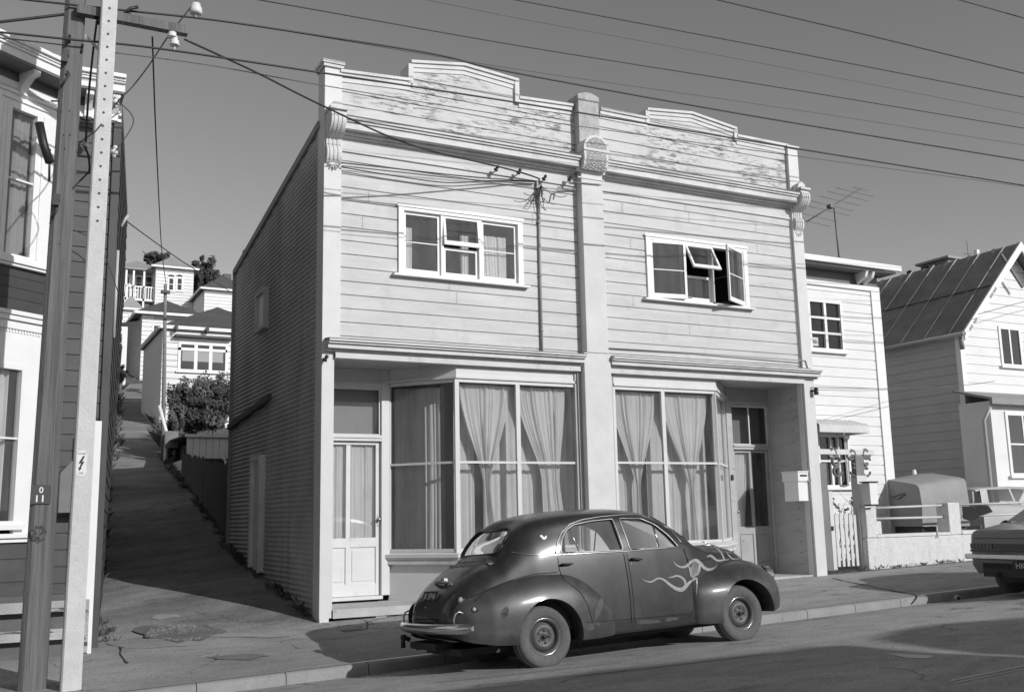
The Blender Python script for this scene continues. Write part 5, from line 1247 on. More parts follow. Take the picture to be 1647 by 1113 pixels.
cl = [P(150, 18, -2.5), P(156, 30, -2.6), P(148, 26, -2.55), P(160, 22, -2.6), P(205, 22, -2.5), P(196, 18, -2.55), P(212, 26, -2.5), P(200, 30, -2.55)]
mb = MB(); mb.tube(cl[:4], .02, 6); mb.build('cable_joint', BLACK, CP); mb = MB(); mb.tube([P(158, 40, -2.55), P(163, 28, -2.6)], .035, 8); mb.build('cable_joint', BLACK, CP); mb = MB(); mb.tube([P(198, 24, -2.6), P(210, 14, -2.6), P(222, 12, -2.6)], .02, 6); mb.tube([P(205, 18, -2.6), P(214, 30, -2.6)], .016, 6); mb.build('cable_joint', BLACK, CP)
for p in ((272, 57),): pass
# small insulators strung between the poles
for p, nm, lab in (((137, 233), 'line_insulator', 'small porcelain insulator hanging between the two power poles'), ((186, 163), 'line_insulator', 'porcelain insulator beside the concrete pole under the dark house cornice'), ((184, 243), 'line_insulator', 'lower porcelain insulator beside the concrete pole')):
    c_ = P(p[0], p[1], -2.3); mb = MB(); mb.lathe([(0, .06), (.02, .06), (.03, .03), (.02, .02), (.04, 0), (.045, -.03), (0, -.04)], c_, (.2, -.2, 1), 14); mb.tube([c_, c_+Vector((0, 0, -.08))], .02, 6)
    tag(mb.build(nm, PORC), lab, 'insulator')
pst = MB(); pst.box(-3.17, -3.065, -.7, -.62, -.12, 2.63); o = pst.build('marker_post', WC, bevel=.004); tag(o, 'plain white-painted post standing right behind the concrete power pole', 'post')
# wires -------------------------------------------------------------
def wire(px, Y, r, lab, m=WIRE, cat='wire', ext=True, sag=True):
    Ys = Y if isinstance(Y, (list, tuple)) else [Y]*len(px)
    pts = [P(x, y, yy) for (x, y), yy in zip(px, Ys)]
    if ext:
        pts = [pts[0]+(pts[0]-pts[1]).normalized()*ext[0]]+pts+[pts[-1]+(pts[-1]-pts[-2]).normalized()*ext[1]]
    fine = []
    for i in range(len(pts)-1):
        p0, p1, p2, p3 = pts[max(i-1, 0)], pts[i], pts[i+1], pts[min(i+2, len(pts)-1)]
        for k in range(8):
            t = k/8; fine.append(.5*(2*p1+(p2-p0)*t+(2*p0-5*p1+4*p2-p3)*t*t+(3*p1-p0-3*p2+p3)*t**3))
    fine.append(pts[-1]); mb = MB(); mb.tube(fine, r, 6); return tag(mb.build('overhead_wire', m), lab, cat, 'overhead wires')
wire([(1195, 10), (1420, 63), (1637, 116)], -3.0, .011, 'thick black wire crossing the top right corner, second from the top edge', ext=(9, 8))
wire([(1570, 8), (1637, 27)], -3.3, .010, 'short length of wire cutting the extreme top right corner', ext=(14, 6))
wire([(870, 8), (1240, 78), (1637, 155)], -2.6, .009, 'black wire third from the top at the right edge', ext=(7, 8))
wire([(735, 10), (840, 31), (1240, 105), (1637, 182)], -2.6, .006, 'thin grey wire fourth from the top at the right edge', WIREG, ext=(6, 8))
wire([(460, 8), (840, 75), (1240, 139), (1637, 205)], -2.5, .008, 'black wire fifth from the top at the right edge', ext=(4, 8))
wire([(345, 33), (500, 57), (840, 113), (1240, 171), (1637, 232)], -2.5, .006, 'thin wire running just above the thick pair over the parapet', WIREG, ext=(0, 8))
wire([(150, 12), (215, 19), (345, 33), (500, 56), (700, 88), (840, 120), (1240, 192), (1637, 257)], -2.55, .012, 'thick black wire just clearing the left stepped parapet', ext=(5, 8))
wire([(5, 53), (112, 64), (250, 78), (500, 115), (860, 170), (1285, 240), (1637, 297)], -2.6, .012, 'thick black wire crossing in front of the whole parapet', ext=(4, 8))
wire([(190, 86), (340, 106), (520, 138), (860, 193), (1285, 252), (1637, 299)], -2.45, .006, 'thin wire just below the thick one in front of the parapet', WIREG, ext=(0, 8))
wire([(5, 62), (60, 68), (100, 73)], -2.5, .007, 'short thin wire reaching the timber pole from the left edge', ext=(3, 0))
wire([(8, 35), (60, 29), (100, 24)], -2.5, .016, 'twisted dark cable reaching the timber pole near its top from the left', ext=(3, 0))
wire([(297, 64), (410, 116), (520, 171), (660, 233), (800, 268), (845, 280), (868, 288)], [-2.5, -2.1, -1.7, -1.1, -.5, -.25, -.12], .013, 'service cable sloping from the crossarm to the conduit on the shop front', ext=None)
wire([(549, 262), (640, 272), (760, 285), (862, 292)], -.06, .010, 'cable run across the upper boards from the left corbel to the conduit', ext=None)
wire([(549, 269), (640, 284), (720, 294), (790, 291), (862, 293)], -.08, .009, 'slack cable hanging below the other one on the upper boards', ext=None)
wire([(308, 11), (270, 60), (240, 105), (212, 141), (190, 163), (165, 198), (150, 215)], [-2.6, -2.5, -2.4, -2.3, -2.4, -2.72, -2.77], .008, 'stay wire sloping down left from the top insulator past the concrete pole', ext=None)
wire([(143, 277), (125, 295), (110, 312), (92, 340), (80, 360)], -2.5, .010, 'short dark lead sloping from between the poles to the timber pole', ext=None)
wire([(155, 40), (149, 90), (142, 160), (138, 228)], -2.45, .012, 'dark cable hanging down between the two power poles', ext=None)
wire([(136, 236), (142, 250), (144, 268), (143, 280)], -2.4, .012, 'looped cable end below the insulator between the poles', ext=None)
wire([(245, 60), (250, 200), (256, 330), (260, 400), (267, 458)], [-2.5, 1.5, 6.5, 11, 17], .011, 'long wire running up the alley from the crossarm to the distant pole', ext=None)
wire([(186, 243), (215, 195), (190, 163)], -2.35, .006, 'thin bent wire beside the concrete pole below the cornice', ext=None)
wire([(175, 333), (225, 372), (300, 425), (375, 472)], [0, 3, 7, 14], .009, 'wire crossing the alley from the dark house to behind the iron wall', ext=None)
wire([(118, 370), (160, 395), (190, 470)], -.6, .006, 'thin wire drooping across the dark boards beside the concrete pole', ext=None)
wire([(1305, 623), (1430, 625), (1545, 620), (1600, 613)], [-.1, .8, 1.8, 2.7], .007, 'thin line from the right corner of the shop to the gabled house', WIREG, ext=None)
wire([(1305, 627), (1400, 628), (1470, 624)], [-.1, .8, 1.5], .005, 'second fainter line leaving the right corner of the shop', WIREG, ext=None)
wire([(1575, 505), (1600, 498), (1637, 488)], 2.7, .008, 'wire leaving the barge board of the gabled house', ext=(0, 6))
# ================================================================== alley side things
def fence(name, lab, pts, h, w=.12, m=FENCE, cat='fence', gap=.006, jag=.05, rail=True):
    """upright palings along a plan polyline [(x,y,ztop)]"""
    root = thing(name, (pts[0][0], pts[0][1], terrain(pts[0][0], pts[0][1])), lab, cat); mb = MB(); mp = MB(); mr = MB()
    for (x0, y0, t0), (x1, y1, t1) in zip(pts, pts[1:]):
        L_ = math.hypot(x1-x0, y1-y0); n = max(1, int(L_/w)); d = Vector((x1-x0, y1-y0, 0))/L_; ang = math.atan2(d.y, d.x)
        for i in range(n):
            u = i*L_/n; x, y, zt_ = x0+d.x*u, y0+d.y*u, lerp(t0, t1, i/n)+random.uniform(-jag, jag); zb = terrain(x, y)-.05
            M = Matrix.Translation((x, y, zb)) @ Matrix.Rotation(ang, 4, 'Z'); mb.box(0, L_/n-gap, -.012, .012+random.uniform(0, .006), 0, zt_-zb, M)
        mr.bar((x0+d.y*.03, y0-d.x*.03, t0-.3), (x1+d.y*.03, y1-d.x*.03, t1-.3), .05, .08)
        mp.bar((x0+d.y*.06, y0-d.x*.06, terrain(x0, y0)), (x0+d.y*.06, y0-d.x*.06, t0-.02), .09)
    mb.build('palings', m, root); mr.build('rail', m, root); mp.build('post', m, root); return root
fence('paling_fence', 'dark weathered paling fence running uphill behind the corrugated side wall', [(-.08, 5.95, 2.5), (-.06, 8.3, 2.72), (-.04, 11.7, 3.05)], 1.8)
ga = thing('garage', (1.2, 12, 2.4), 'small garage with a white boarded front behind the dark paling fence', 'garage')
mb = MB(); x0 = P(301, 700, 12).x; z0 = P(320, 737, 12).z; z1 = P(320, 703, 12).z
for k in range(15): mb.box(x0+.16*k, x0+.16*(k+1)-.012, 12, 12.03, z0, z1)
mb.build('fascia_boards', WC, ga); mb = MB(); mb.box(x0-.05, x0+2.6, 11.93, 12.05, z1, z1+.07); mb.build('fascia_cap', WC, ga)
mb = MB(); mb.box(x0, x0+.12, 12.031, 16, terrain(0, 12)-.2, z0); mb.box(x0+2.4, x0+2.5, 12.031, 16, 2, z0); mb.box(x0+.121, x0+2.39, 15.9, 16, 2, z0); mb.build('wall', WC, ga); mb = MB(); mb.prism([(x0-.05, 12.06, z1+.02), (x0+2.6, 12.06, z1+.02), (x0+2.6, 16.2, z1+.1), (x0-.05, 16.2, z1+.1)], (0, 0, .04)); mb.build('roof', IRONR, ga)
mb = MB(); mb.tube([P(322, 738, 11.6), P(345, 752, 11.5), P(362, 746, 11.3)], .02, 6); mb.tube([P(335, 748, 11.5), P(352, 756, 11.4), P(366, 750, 11.3), P(360, 738, 11.6)], .03, 6); tag(mb.build('timber_offcuts', WC), 'loose white timber lengths lying behind the paling fence under the garage front', 'timber')
# dark hedge/fence on the left of the alley
mb = MB()
for (x, y, z, r, n) in ((-2.55, 8.4, 2.9, (.28, .9, 1.5), 1500), (-2.25, 11, 3.3, (.3, 1.5, 1.3), 1500), (-1.9, 14.5, 3.7, (.35, 1.8, .8), 1200), (-1.45, 20, 4.6, (.5, 3, .7), 900)): leaves(mb, (x, y, z), r, n, .10)
h1 = thing('hedge', (-2.4, 9, 1.7), 'dark overgrown hedge along the left edge of the alley', 'hedge'); mb.build('foliage', LEAF, h1, fix=False); mb = MB()
for x, y in ((-2.6, 8.2), (-2.3, 10.5), (-1.95, 14)): mb.tube([(x, y, terrain(x, y)-.1), (x+.05, y, terrain(x, y)+1.4)], [.04, .02], 6)
mb.build('stem', TRUNK, h1)
mb = MB()
for i in range(26):
    y = lerp(4.6, 16, i/26); x = interp(y, XL)-.22; z = terrain(x, y); s_ = random.uniform(.1, .22); mb.lathe([(0, s_*.8), (s_*.7, s_*.6), (s_, .1), (s_*.9, -.1)], (x, y, z), (random.uniform(-.2, .2), random.uniform(-.2, .2), 1), 8, smooth=False)
tag(mb.build('rubble_edging', mat('rubble', .16, .95, .4, 5, bump=.5)), 'row of rough stones edging the left side of the alley', 'stone edging')
# big shrub beside the alley
def shrub(name, lab, cat, blobs, leaf, size, trunks, m=LEAF, m2=None, group=None):
    r = thing(name, trunks[0][0], lab, cat, group); mb = MB()
    for c_, R, n in blobs: leaves(mb, c_, R, n, size)
    mb.build('foliage' if cat != 'tree' else 'crown', m, r, fix=False)
    if m2:
        mb = MB()
        for c_, R, n in blobs: leaves(mb, (c_[0]-.05, c_[1]-R[1]*.15, c_[2]+R[2]*.1), R, n//3, size)
        mb.build('young_leaves', m2, r, fix=False)
    mb = MB()
    for a, b, ra in trunks:
        a, b = Vector(a), Vector(b); mid = a.lerp(b, .5)+Vector((random.uniform(-.1, .1), 0, 0)); mb.tube([a, mid, b], [ra, ra*.7, ra*.35], 8)
        for k in range(4): e = mid.lerp(b, k/4); mb.tube([e, e+Vector((random.uniform(-.8, .8), random.uniform(-.4, .4), random.uniform(.3, .8)))*(b-a).length*.35], [ra*.4, ra*.12], 6)
    mb.build('trunk', TRUNK, r); return r
def B3(px, py, Y, rx, ry_px, d, n):   # blob centred on a pixel at depth Y; radii given in metres derived from pixels
    c_ = P(px, py, Y); e = P(px+rx, py, Y); f_ = P(px, py-ry_px, Y); return ((c_.x, Y, c_.z), (abs(e.x-c_.x), d, abs(f_.z-c_.z)), n)
shrub('shrub', 'big dark leafy shrub below the bay-windowed white house beside the alley', 'shrub', [B3(298, 652, 16.5, 28, 44, 1.0, 6000), B3(343, 648, 17, 38, 44, 1.2, 8000), B3(325, 672, 16, 52, 30, 1.0, 6000), B3(282, 690, 15.5, 16, 45, .6, 3500), B3(272, 720, 15.2, 10, 32, .4, 1500)], 0, .10, [((.9, 16.5, 3), (1.1, 16.8, 5), .08), ((1.7, 16.8, 3.2), (1.9, 17, 5.2), .07), ((.45, 15.3, 3), (.5, 15.5, 4.6), .05)], LEAF, LEAFL)
# far pole up the alley
b_ = P(262, 745, 15.2); t_ = P(266, 458, 15.2)
fpole = thing('power_pole', (b_.x, b_.y, b_.z), 'slim distant power pole beside the upper alley with a low crossarm', 'power pole')
mb = MB(); mb.tube([(b_.x, b_.y, b_.z-.6), (lerp(b_.x, t_.x, .5), 15.2, lerp(b_.z, t_.z, .5)), (t_.x, 15.2, t_.z)], [.06, .055, .045], 10); mb.build('pole', mat('far_pole_wood', .2, .85, .2, 4), fpole)
a, b = P(205, 508, 15.2), P(300, 514, 15.2); 
mb = MB(); mb.bar((t_.x-.28, 15.15, P(266, 511, 15.1).z), (t_.x+.62, 15.05, P(266, 511, 15.1).z), .05, .07); mb.box(t_.x-.12, t_.x+.12, 15.08, 15.2, P(266, 471, 15.2).z-.03, P(266, 471, 15.2).z+.05); mb.build('crossarm', DGREY, fpole)
mb = MB(); q0, q1 = P(256, 652, 14.5), P(265, 742, 14.5); mb.tube([(q1.x, 14.5, q1.z-.3), (q1.x+.02, 14.5, lerp(q1.z, q0.z, .5)), (q0.x, 14.5, q0.z)], .05, 8); tag(mb.build('white_post', WC), 'leaning white-painted post at the right edge of the upper alley', 'post')
mb = MB(); c_ = P(268, 712, 14.3); mb.box(c_.x-.04, c_.x+.30, 14.3, 14.35, P(268, 720, 14.3).z, P(268, 693, 14.3).z); tag(mb.build('leaning_board', mat('board_grey', .2, .9, .2)), 'grey board leaning in the shrub behind the white post', 'board')
# houses up the hill --------------------------------------------------
def px_box(mb, x0, x1, yt, yb, Y, depth, drop=0):
    a, b = P(x0, (yt+yb)/2, Y), P(x1, (yt+yb)/2, Y); z1 = P((x0+x1)/2, yt, Y).z; z0 = P((x0+x1)/2, yb, Y).z-drop
    mb.box(a.x, b.x, Y, Y+depth, z0, z1); return a.x, b.x, z0, z1
def hip(mb, x0, x1, y0, y1, z, h, oh=.35, inset=None):
    x0 -= oh; x1 += oh; y0 -= oh; y1 += oh; i = min(x1-x0, y1-y0)/2 if inset is None else inset
    cy = (y0+y1)/2; cx = (x0+x1)/2
    if x1-x0 >= y1-y0: r = [(x0+i, cy, z+h), (x1-i, cy, z+h)]
    else: r = [(cx, y0+i, z+h), (cx, y1-i, z+h)]
    v = [(x0, y0, z), (x1, y0, z), (x1, y1, z), (x0, y1, z)]+r+[(x0, y0, z-.1), (x1, y0, z-.1), (x1, y1, z-.1), (x0, y1, z-.1)]
    if x1-x0 >= y1-y0: f = [(0, 1, 5, 4), (1, 2, 5), (2, 3, 4, 5), (3, 0, 4)]
    else: f = [(0, 1, 4), (1, 2, 5, 4), (2, 3, 5), (3, 0, 4, 5)]
    mb.add(v, f+[(6, 7, 1, 0), (7, 8, 2, 1), (8, 9, 3, 2), (9, 6, 0, 3), (9, 8, 7, 6)])
RDK = mat('slate_dark', .085, .8, .2, 2); RPALE = mat('roof_pale', .3, .7, .1, 2)
def house(name, lab, box, depth, Y, roofh, roofm, oh=.35, drop=3, pitch=.22):
    a, b = P(box[0], box[2], Y), P(box[1], box[2], Y); z1 = P((box[0]+box[1])/2, box[2], Y).z; z0 = P(box[0], box[3], Y).z-drop
    r = thing(name, ((a.x+b.x)/2, Y+depth/2, z0), lab, 'house'); mb = MB(); mb.box(a.x, b.x, Y+.02, Y+depth, z0, z1); 
    mb.build('wall', BWHITE, r); mb = MB(); boards(mb, (a.x, Y), (b.x, Y), (0, -1), z0, z1, pitch); mb.build('front_boards', BWHITE, r, fix=False)
    if roofh: mb = MB(); hip(mb, a.x, b.x, Y, Y+depth, z1+.05, roofh, oh); mb.build('roof', roofm, r)
    mb = MB(); mb.box(a.x-oh, b.x+oh, Y-oh-.06, Y-oh+.02, z1-.06, z1+.06); mb.box(a.x-oh-.05, a.x-oh+.03, Y-oh, Y+depth, z1-.06, z1+.06); mb.build('gutter', WC, r)
    return r, Plane((a.x, Y), (b.x, Y)), z0, z1
def pxwin(r, pl, x0, x1, y0, y1, **k):
    u0, z1 = pl.uz(x0, y0); u1, z0 = pl.uz(x1, y1); return window(r, pl, u0, u1, z0, z1, gl=k.pop('gl', GLH), **k)
rA, pA, _, _ = house('white_house', 'white weatherboard house with a large three-light window above the dark shrub', (262, 470, 533, 700), 5, 24, 1.35, RDK, .12)
w = pxwin(rA, pA, 287, 366, 549, 600, cols=3, rows_=1, colx=None, cas=.1, bar=.12)
u0, _ = pA.uz(287, 550); u1, _ = pA.uz(366, 550); _, zt_ = pA.uz(325, 563)
mb = MB(); mb.box(u0, u1, -.03, .04, zt_-.05, zt_+.05, pA.M()); mb.build('transom', WC, w); mb = MB(); mb.box(u0-.15, u1+.15, -.3, .0, pA.uz(325, 545)[1], pA.uz(325, 545)[1]+.08, pA.M()); mb.build('window_hood', DGREY, rA)
mb = MB(); _, z_a = pA.uz(325, 563); _, z_b = pA.uz(325, 582); mb.box(u0+.15, u1-.15, -.009, -.007, z_b, z_a, pA.M()); mb.build('blind', BLIND, w)
mb = MB()
for k in range(5): uk = .4+k*1.1; mb.box(uk, uk+.08, -.35, 0, pA.uz(300, 524)[1]-.25, pA.uz(300, 524)[1]-.05, pA.M())
mb.build('eave_bracket', DGREY, rA)
rB, pB, _, _ = house('white_house', 'tall narrow white house with a dark hipped roof at the top bend of the alley', (229, 318, 508, 620), 6, 38, 1.0, RDK, .4)
pxwin(rB, pB, 245, 256, 521, 543, cols=1, rows_=2, cas=.08, bar=.05); pxwin(rB, pB, 245, 256, 577, 602, cols=1, rows_=2, cas=.08, bar=.05)
mb = MB(); a_, b_2 = P(228, 560, 37.9), P(329, 562, 37.9); mb.box(a_.x, b_2.x, 37.86, 37.94, a_.z-.06, a_.z+.06); mb.build('string_course', WC, rB)
mb = MB(); bw = P(229, 560, 38); mb.add([(bw.x-.01, 38, 5), (bw.x-1.7, 44, 5), (bw.x-1.7, 44, P(205, 527, 44).z), (bw.x-.01, 38, P(229, 515, 38).z)], [(0, 1, 2, 3)]); mb.build('shaded_side_wall', mat('shade_toned_wall', .3, .7, .1), rB, fix=False)  # this side's shade is put into a greyer board colour
mb = MB(); q = [P(212, 540, 41.4), P(219, 540, 39.8), P(219, 572, 39.8), P(212, 572, 41.4)]; mb.add([v+Vector((-.08, 0, 0)) for v in q], [(0, 1, 2, 3)]); q = [P(208, 587, 42.3), P(224, 587, 38.9), P(224, 612, 38.9), P(208, 612, 42.3)]; mb.add([v+Vector((-.08, 0, 0)) for v in q], [(0, 1, 2, 3)]); mb.build('side_opening', DGREY, rB, fix=False)
rC, pC, zc0, zc1 = house('white_house', 'white hilltop house with two arched windows and a side balcony', (251, 312, 432, 520), 6, 56, 1.1, RPALE, .3)
for x in (270, 283.5): pxwin(rC, pC, x-.5, x+11, 445, 469, cols=1, rows_=2, cas=.12, bar=.06)
mb = MB(); 
for x in (270, 283.5):
    ua_, zt_ = pC.uz(x, 445); ub_, _ = pC.uz(x+10.5, 445); c_ = (ua_+ub_)/2; rr = (ub_-ua_)/2; mb.prism([pC.M() @ Vector((c_+rr*cos(a), -.03, zt_+rr*.7*sin(a))) for a in frange(0, pi, 12)], (0, .05, 0))
mb.build('arch_head', GLH, rC)
mb = MB(); px_box(mb, 198, 251, 434, 478, 58, 5, 3); mb.build('side_wing', BWHITE, rC); mb = MB(); a, b = P(195, 434, 57), P(252, 434, 57); hip(mb, a.x, b.x, 57, 63, a.z+.1, .9, .5); mb.build('wing_roof', RPALE, rC)
mb = MB(); a, b = P(196, 478, 56.3), P(251, 478, 56.3); zr = P(225, 462, 56.3).z; mb.box(a.x, b.x, 56.3, 58, a.z-.15, a.z); mb.box(a.x, b.x, 56.3, 56.36, zr, zr+.08)
for k in range(14): x = lerp(a.x, b.x, k/13); mb.box(x-.03, x+.03, 56.3, 56.36, a.z, zr)
for x in (P(203, 470, 56).x, P(232, 470, 56).x, P(215, 470, 56).x): mb.box(x-.06, x+.06, 56.3, 56.42, a.z-4, P(225, 436, 56.3).z)
mb.build('balcony', WC, rC)
plw = Plane((P(198, 450, 57.9).x, 57.95), (P(251, 450, 57.9).x, 57.95))
for x0, x1 in ((203, 209), (217, 229), (233, 246)): pxwin(rC, plw, x0, x1, 443, 468, cols=1, rows_=2, cas=.1, bar=.05)
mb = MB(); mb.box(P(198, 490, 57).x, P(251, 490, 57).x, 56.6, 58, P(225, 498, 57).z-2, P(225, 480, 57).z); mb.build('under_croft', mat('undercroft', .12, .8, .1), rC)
rD, pD, _, _ = house('white_house', 'white cottage with a dark roof and chimney far up the hill behind the iron wall', (329, 400, 468, 495), 8, 52, 1.3, RDK, .3)
mb = MB(); a, b = P(360, 440, 54), P(372, 458, 54); mb.box(a.x, b.x, 54, 54.8, b.z-1, a.z); mb.build('chimney', DGREY, rD)
rE, pE, _, _ = house('white_house', 'small white cottage glimpsed between the dark hedge and the alley houses', (197, 226, 498, 560), 4, 48, .9, RPALE, .2)
pxwin(rE, pE, 207, 216, 505, 518, cols=1, rows_=2, cas=.08, bar=.05)
mb = MB(); px_box(mb, 182, 204, 525, 600, 36, 3, 3); rF_ = mb.build('white_shed', BWHITE); tag(rF_, 'plain white shed wall at the top left of the alley', 'shed')
def tree(lab, blobs, size, trunk, m=LEAF, group='trees on the hill'):
    return shrub('tree', lab, 'tree', blobs, 0, size, trunk, m, None, group)
def tr(lab, bl, Y, size=.3, m=LEAF):
    bl = [(a, b, n*3) for a, b, n in bl]; size *= .7
    c_ = bl[0][0]; g_ = terrain(c_[0], Y); return tree(lab, bl, size, [((c_[0], Y, min(g_, c_[2]-2)-.5), (c_[0], Y, c_[2]), .22)], m)
tr('round dark tree on the skyline between the two hilltop roofs, left of the arched windows', [B3(252, 415, 66, 22, 13, 1.6, 1100), B3(264, 421, 66, 18, 9, 1.4, 600)], 66, .42)
tr('tall dark tree right of the house with arched windows', [B3(327, 441, 63, 21, 24, 2, 1500), B3(344, 447, 63, 15, 20, 1.6, 900), B3(318, 462, 62, 10, 26, 1.5, 700)], 63, .42)
tr('dark bush beside the alley at the foot of the tall narrow white house', [B3(238, 604, 34, 10, 9, .8, 500)], 34, .2)
tr('overgrown bush at the top left of the alley', [B3(196, 602, 33, 9, 12, 1, 500), B3(190, 560, 33.5, 6, 30, .6, 500)], 33.5, .2)
# ================================================================== right-hand neighbours
WH = thing('white_house', (12, 4, .3), 'two-storey white weatherboard house with an awning over its lower window right of the shop', 'house')
Yw = 2.0; x0 = 9.3; x1 = P(1413, 500, Yw).x; x1b = P(1438, 770, Yw).x; x1 = (x1+x1b)/2; zt_ = P(1400, 462, Yw).z
pW = Plane((x0, Yw), (x1, Yw)); ops = []
u0, z1 = pW.uz(1297, 480); u1, z0 = pW.uz(1358, 566); ops.append((u0+.04, u1-.04, z0+.03, z1-.03)); v0, y1_ = pW.uz(1312, 698); v1, y0_ = pW.uz(1371, 783); ops.append((v0+.04, v1-.04, y0_+.03, y1_-.03))
mb = MB(); boards(mb, (x0, Yw), (x1, Yw), (0, -1), 0, zt_, .21, ops); mb.build('weatherboards', BWHITE, WH, fix=False)
mb = MB(); mb.box(x1-.24, x1+.02, Yw-.03, Yw+.2, 0, zt_); mb.build('corner_board', WC, WH)
mb = MB(); mb.box(x1-.02, x1+.0, Yw+.2, 9, 0, zt_); mb.box(x0, x1-.02, 8.9, 9, 0, zt_); mb.build('side_wall', BWHITE, WH)
w = window(WH, pW, u0, u1, z0, z1, .06, 2, 3, gl=GLC, bar=.07); v = window(WH, pW, v0, v1, y0_, y1_, .06, 2, 2, gl=GLC, bar=.06, colx=[lerp(v0, v1, .42), lerp(v0, v1, .64)])
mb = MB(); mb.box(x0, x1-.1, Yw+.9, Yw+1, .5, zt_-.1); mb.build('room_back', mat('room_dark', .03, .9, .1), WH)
a, b = pW.uz(1303, 541), pW.uz(1320, 556); mb = MB(); mb.box(a[0], b[0], .06, .09, b[1], a[1], pW.M()); pf = mb.build('picture_frame', WC); tag(pf, 'small white framed picture standing inside the upper window of the white house', 'picture'); mb = MB(); mb.box(a[0]+.05, b[0]-.05, .055, .0595, b[1]+.06, a[1]-.05, pW.M()); mb.build('picture', BLIND, pf)
# an open casement below the awning
sx = lerp(v0, v1, .62); M = pW.M() @ Matrix.Translation((v1-.06, -.03, 0)) @ Matrix.Rotation(rad(35), 4, 'Z') @ Matrix.Translation((-(v1-.06), .03, 0))
sash(v, sx, v1-.06, y0_+.04, y1_-.04, -.03, .04, bar=(y0_+y1_)/2, M=M, gl=GLC)
mb = MB(); zs_ = zt_+.0
mb.box(x0, x1+.0, Yw-.05, Yw, zt_-.1, zt_+.0); mb.box(x0, x1+.3, Yw-.46, Yw-.38, zt_+.31, zt_+.43); mb.build('gutter', WC, WH)
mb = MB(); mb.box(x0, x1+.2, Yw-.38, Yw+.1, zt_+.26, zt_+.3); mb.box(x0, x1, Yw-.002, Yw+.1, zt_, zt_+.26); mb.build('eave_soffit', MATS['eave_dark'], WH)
for u in (10.35, 10.55, 12.7, 12.9): mb = MB(); mb.prism([(u, Yw-.36, zt_+.26), (u, Yw-.3, zt_+.12), (u, Yw-.05, zt_+.02), (u, Yw-.003, zt_+.26)], (.07, 0, 0)); mb.build('eave_bracket', WC, WH)
mb = MB(); mb.quad((x0, Yw-.44, zt_+.44), (x1+.3, Yw-.44, zt_+.44), (x1-1.0, 5, zt_+1.25), (x0, 5, zt_+1.25)); mb.quad((x1+.3, Yw-.44, zt_+.44), (x1+.3, 9, zt_+.44), (x1-1.0, 7, zt_+1.25), (x1-1.0, 5, zt_+1.25)); mb.build('roof', RPALE, WH)
# awning of ribbed sheet with a rolled edge
aw = MB(); ax0, ax1 = P(1304, 680, Yw).x, P(1388, 690, Yw-.0).x-.25; zA = P(1340, 676, Yw).z; rows = []
for i in range(41):
    x = lerp(ax0-.3, ax1-.15, i/40); rib = .022 if i % 4 < 2 else 0; rows.append([(x, Yw-.0, zA+rib), (x, Yw-.30, zA-.09+rib), (x, Yw-.50, zA-.14+rib), (x, Yw-.55, zA-.18+rib), (x, Yw-.55, zA-.31)])
aw.grid(rows, smooth=True); o = aw.build('awning', mat('awning_sheet', .6, .6, .1), WH, fix=False); aw = MB(); aw.prism([(ax1-.15, Yw, zA), (ax1-.15, Yw-.50, zA-.14), (ax1-.15, Yw-.55, zA-.31), (ax1-.15, Yw, zA-.31)], (.01, 0, 0)); aw.build('awning_cheek', MATS['awning_sheet'], o)
# aerial
an = thing('tv_aerial', P(1350, 416, 5.5), 'thin television aerial on a leaning mast above the white house roof', 'aerial'); AL = mat('aerial_metal', .12, .5, .1)
m0, m1 = P(1350, 416, 5.5), P(1341, 330, 5.5); mb = MB(); mb.tube([m0-Vector((0, 0, .3)), m1], .022, 8); mb.lathe([(0, .05), (.08, .0), (.1, -.05)], m0, (0, 0, 1), 10); mb.build('mast', AL, an)
e0, e1 = P(1297, 357, 5.5), P(1385, 303, 5.5); mb = MB(); mb.tube([e0, e1], .018, 8); q = P(1335, 333, 5.5); mb.box(q.x-.08, q.x+.06, 5.4, 5.55, q.z-.05, q.z+.05); mb.build('boom', AL, an)
for t, hl in ((.02, .95), (.16, .95), (.35, 1.0), (.47, .9), (.62, .85), (.76, .85), (.88, .8), (.98, .3)):
    c_ = e0.lerp(e1, t); px_ = (1297+88*t, 357-54*t); g1, g2 = P(px_[0]-38*hl, px_[1]-9*hl, 5.5), P(px_[0]+38*hl, px_[1]+9*hl, 5.5); mb = MB(); mb.tube([g1, g2], .007, 6); mb.build('aerial_element', AL, an)
# gate with scrolled posts --------------------------------------------------
Yg = .42; gt = thing('garden_gate', (10.2, Yg, .28), 'white picket garden gate between scrolled posts beside the shop corner', 'gate')
Gz = lambda x, y: P(x, y, Yg).z; Gx = lambda x, y: P(x, y, Yg).x
zb = .27
xl0, xl1 = Gx(1322, 850), Gx(1333, 850); xr0, xr1 = Gx(1378, 830), Gx(1394, 830)
mb = MB(); mb.box(xl0, xl1, Yg-.05, Yg+.07, zb, Gz(1325, 745)); mb.build('post', mat('gate_post_grey', .2, .8, .2), gt); mb = MB(); mb.box(xl1+.01, xl1+.1, Yg-.05, Yg+.05, zb, Gz(1340, 790)); mb.build('post', WP, gt)
mb = MB(); mb.box(xr0, xr1, Yg-.08, Yg+.08, zb, Gz(1386, 765)); mb.build('post', WP, gt); mb = MB(); mb.box(xr0+.02, xr1-.04, Yg-.06, Yg+.06, Gz(1386, 765)+.001, Gz(1386, 733)); mb.build('post_head', mat('gate_post_grey', .2, .8, .2), gt)
mb = MB(); mb.box(xl0-.1, xr1+.28, Yg-.04, Yg+.04, Gz(1360, 731), Gz(1360, 723)); 
mb.tube([P(1320, 722, Yg), P(1328, 731, Yg), P(1340, 731, Yg), P(1350, 727, Yg)], .02, 6); mb.build('lintel', WP, gt)
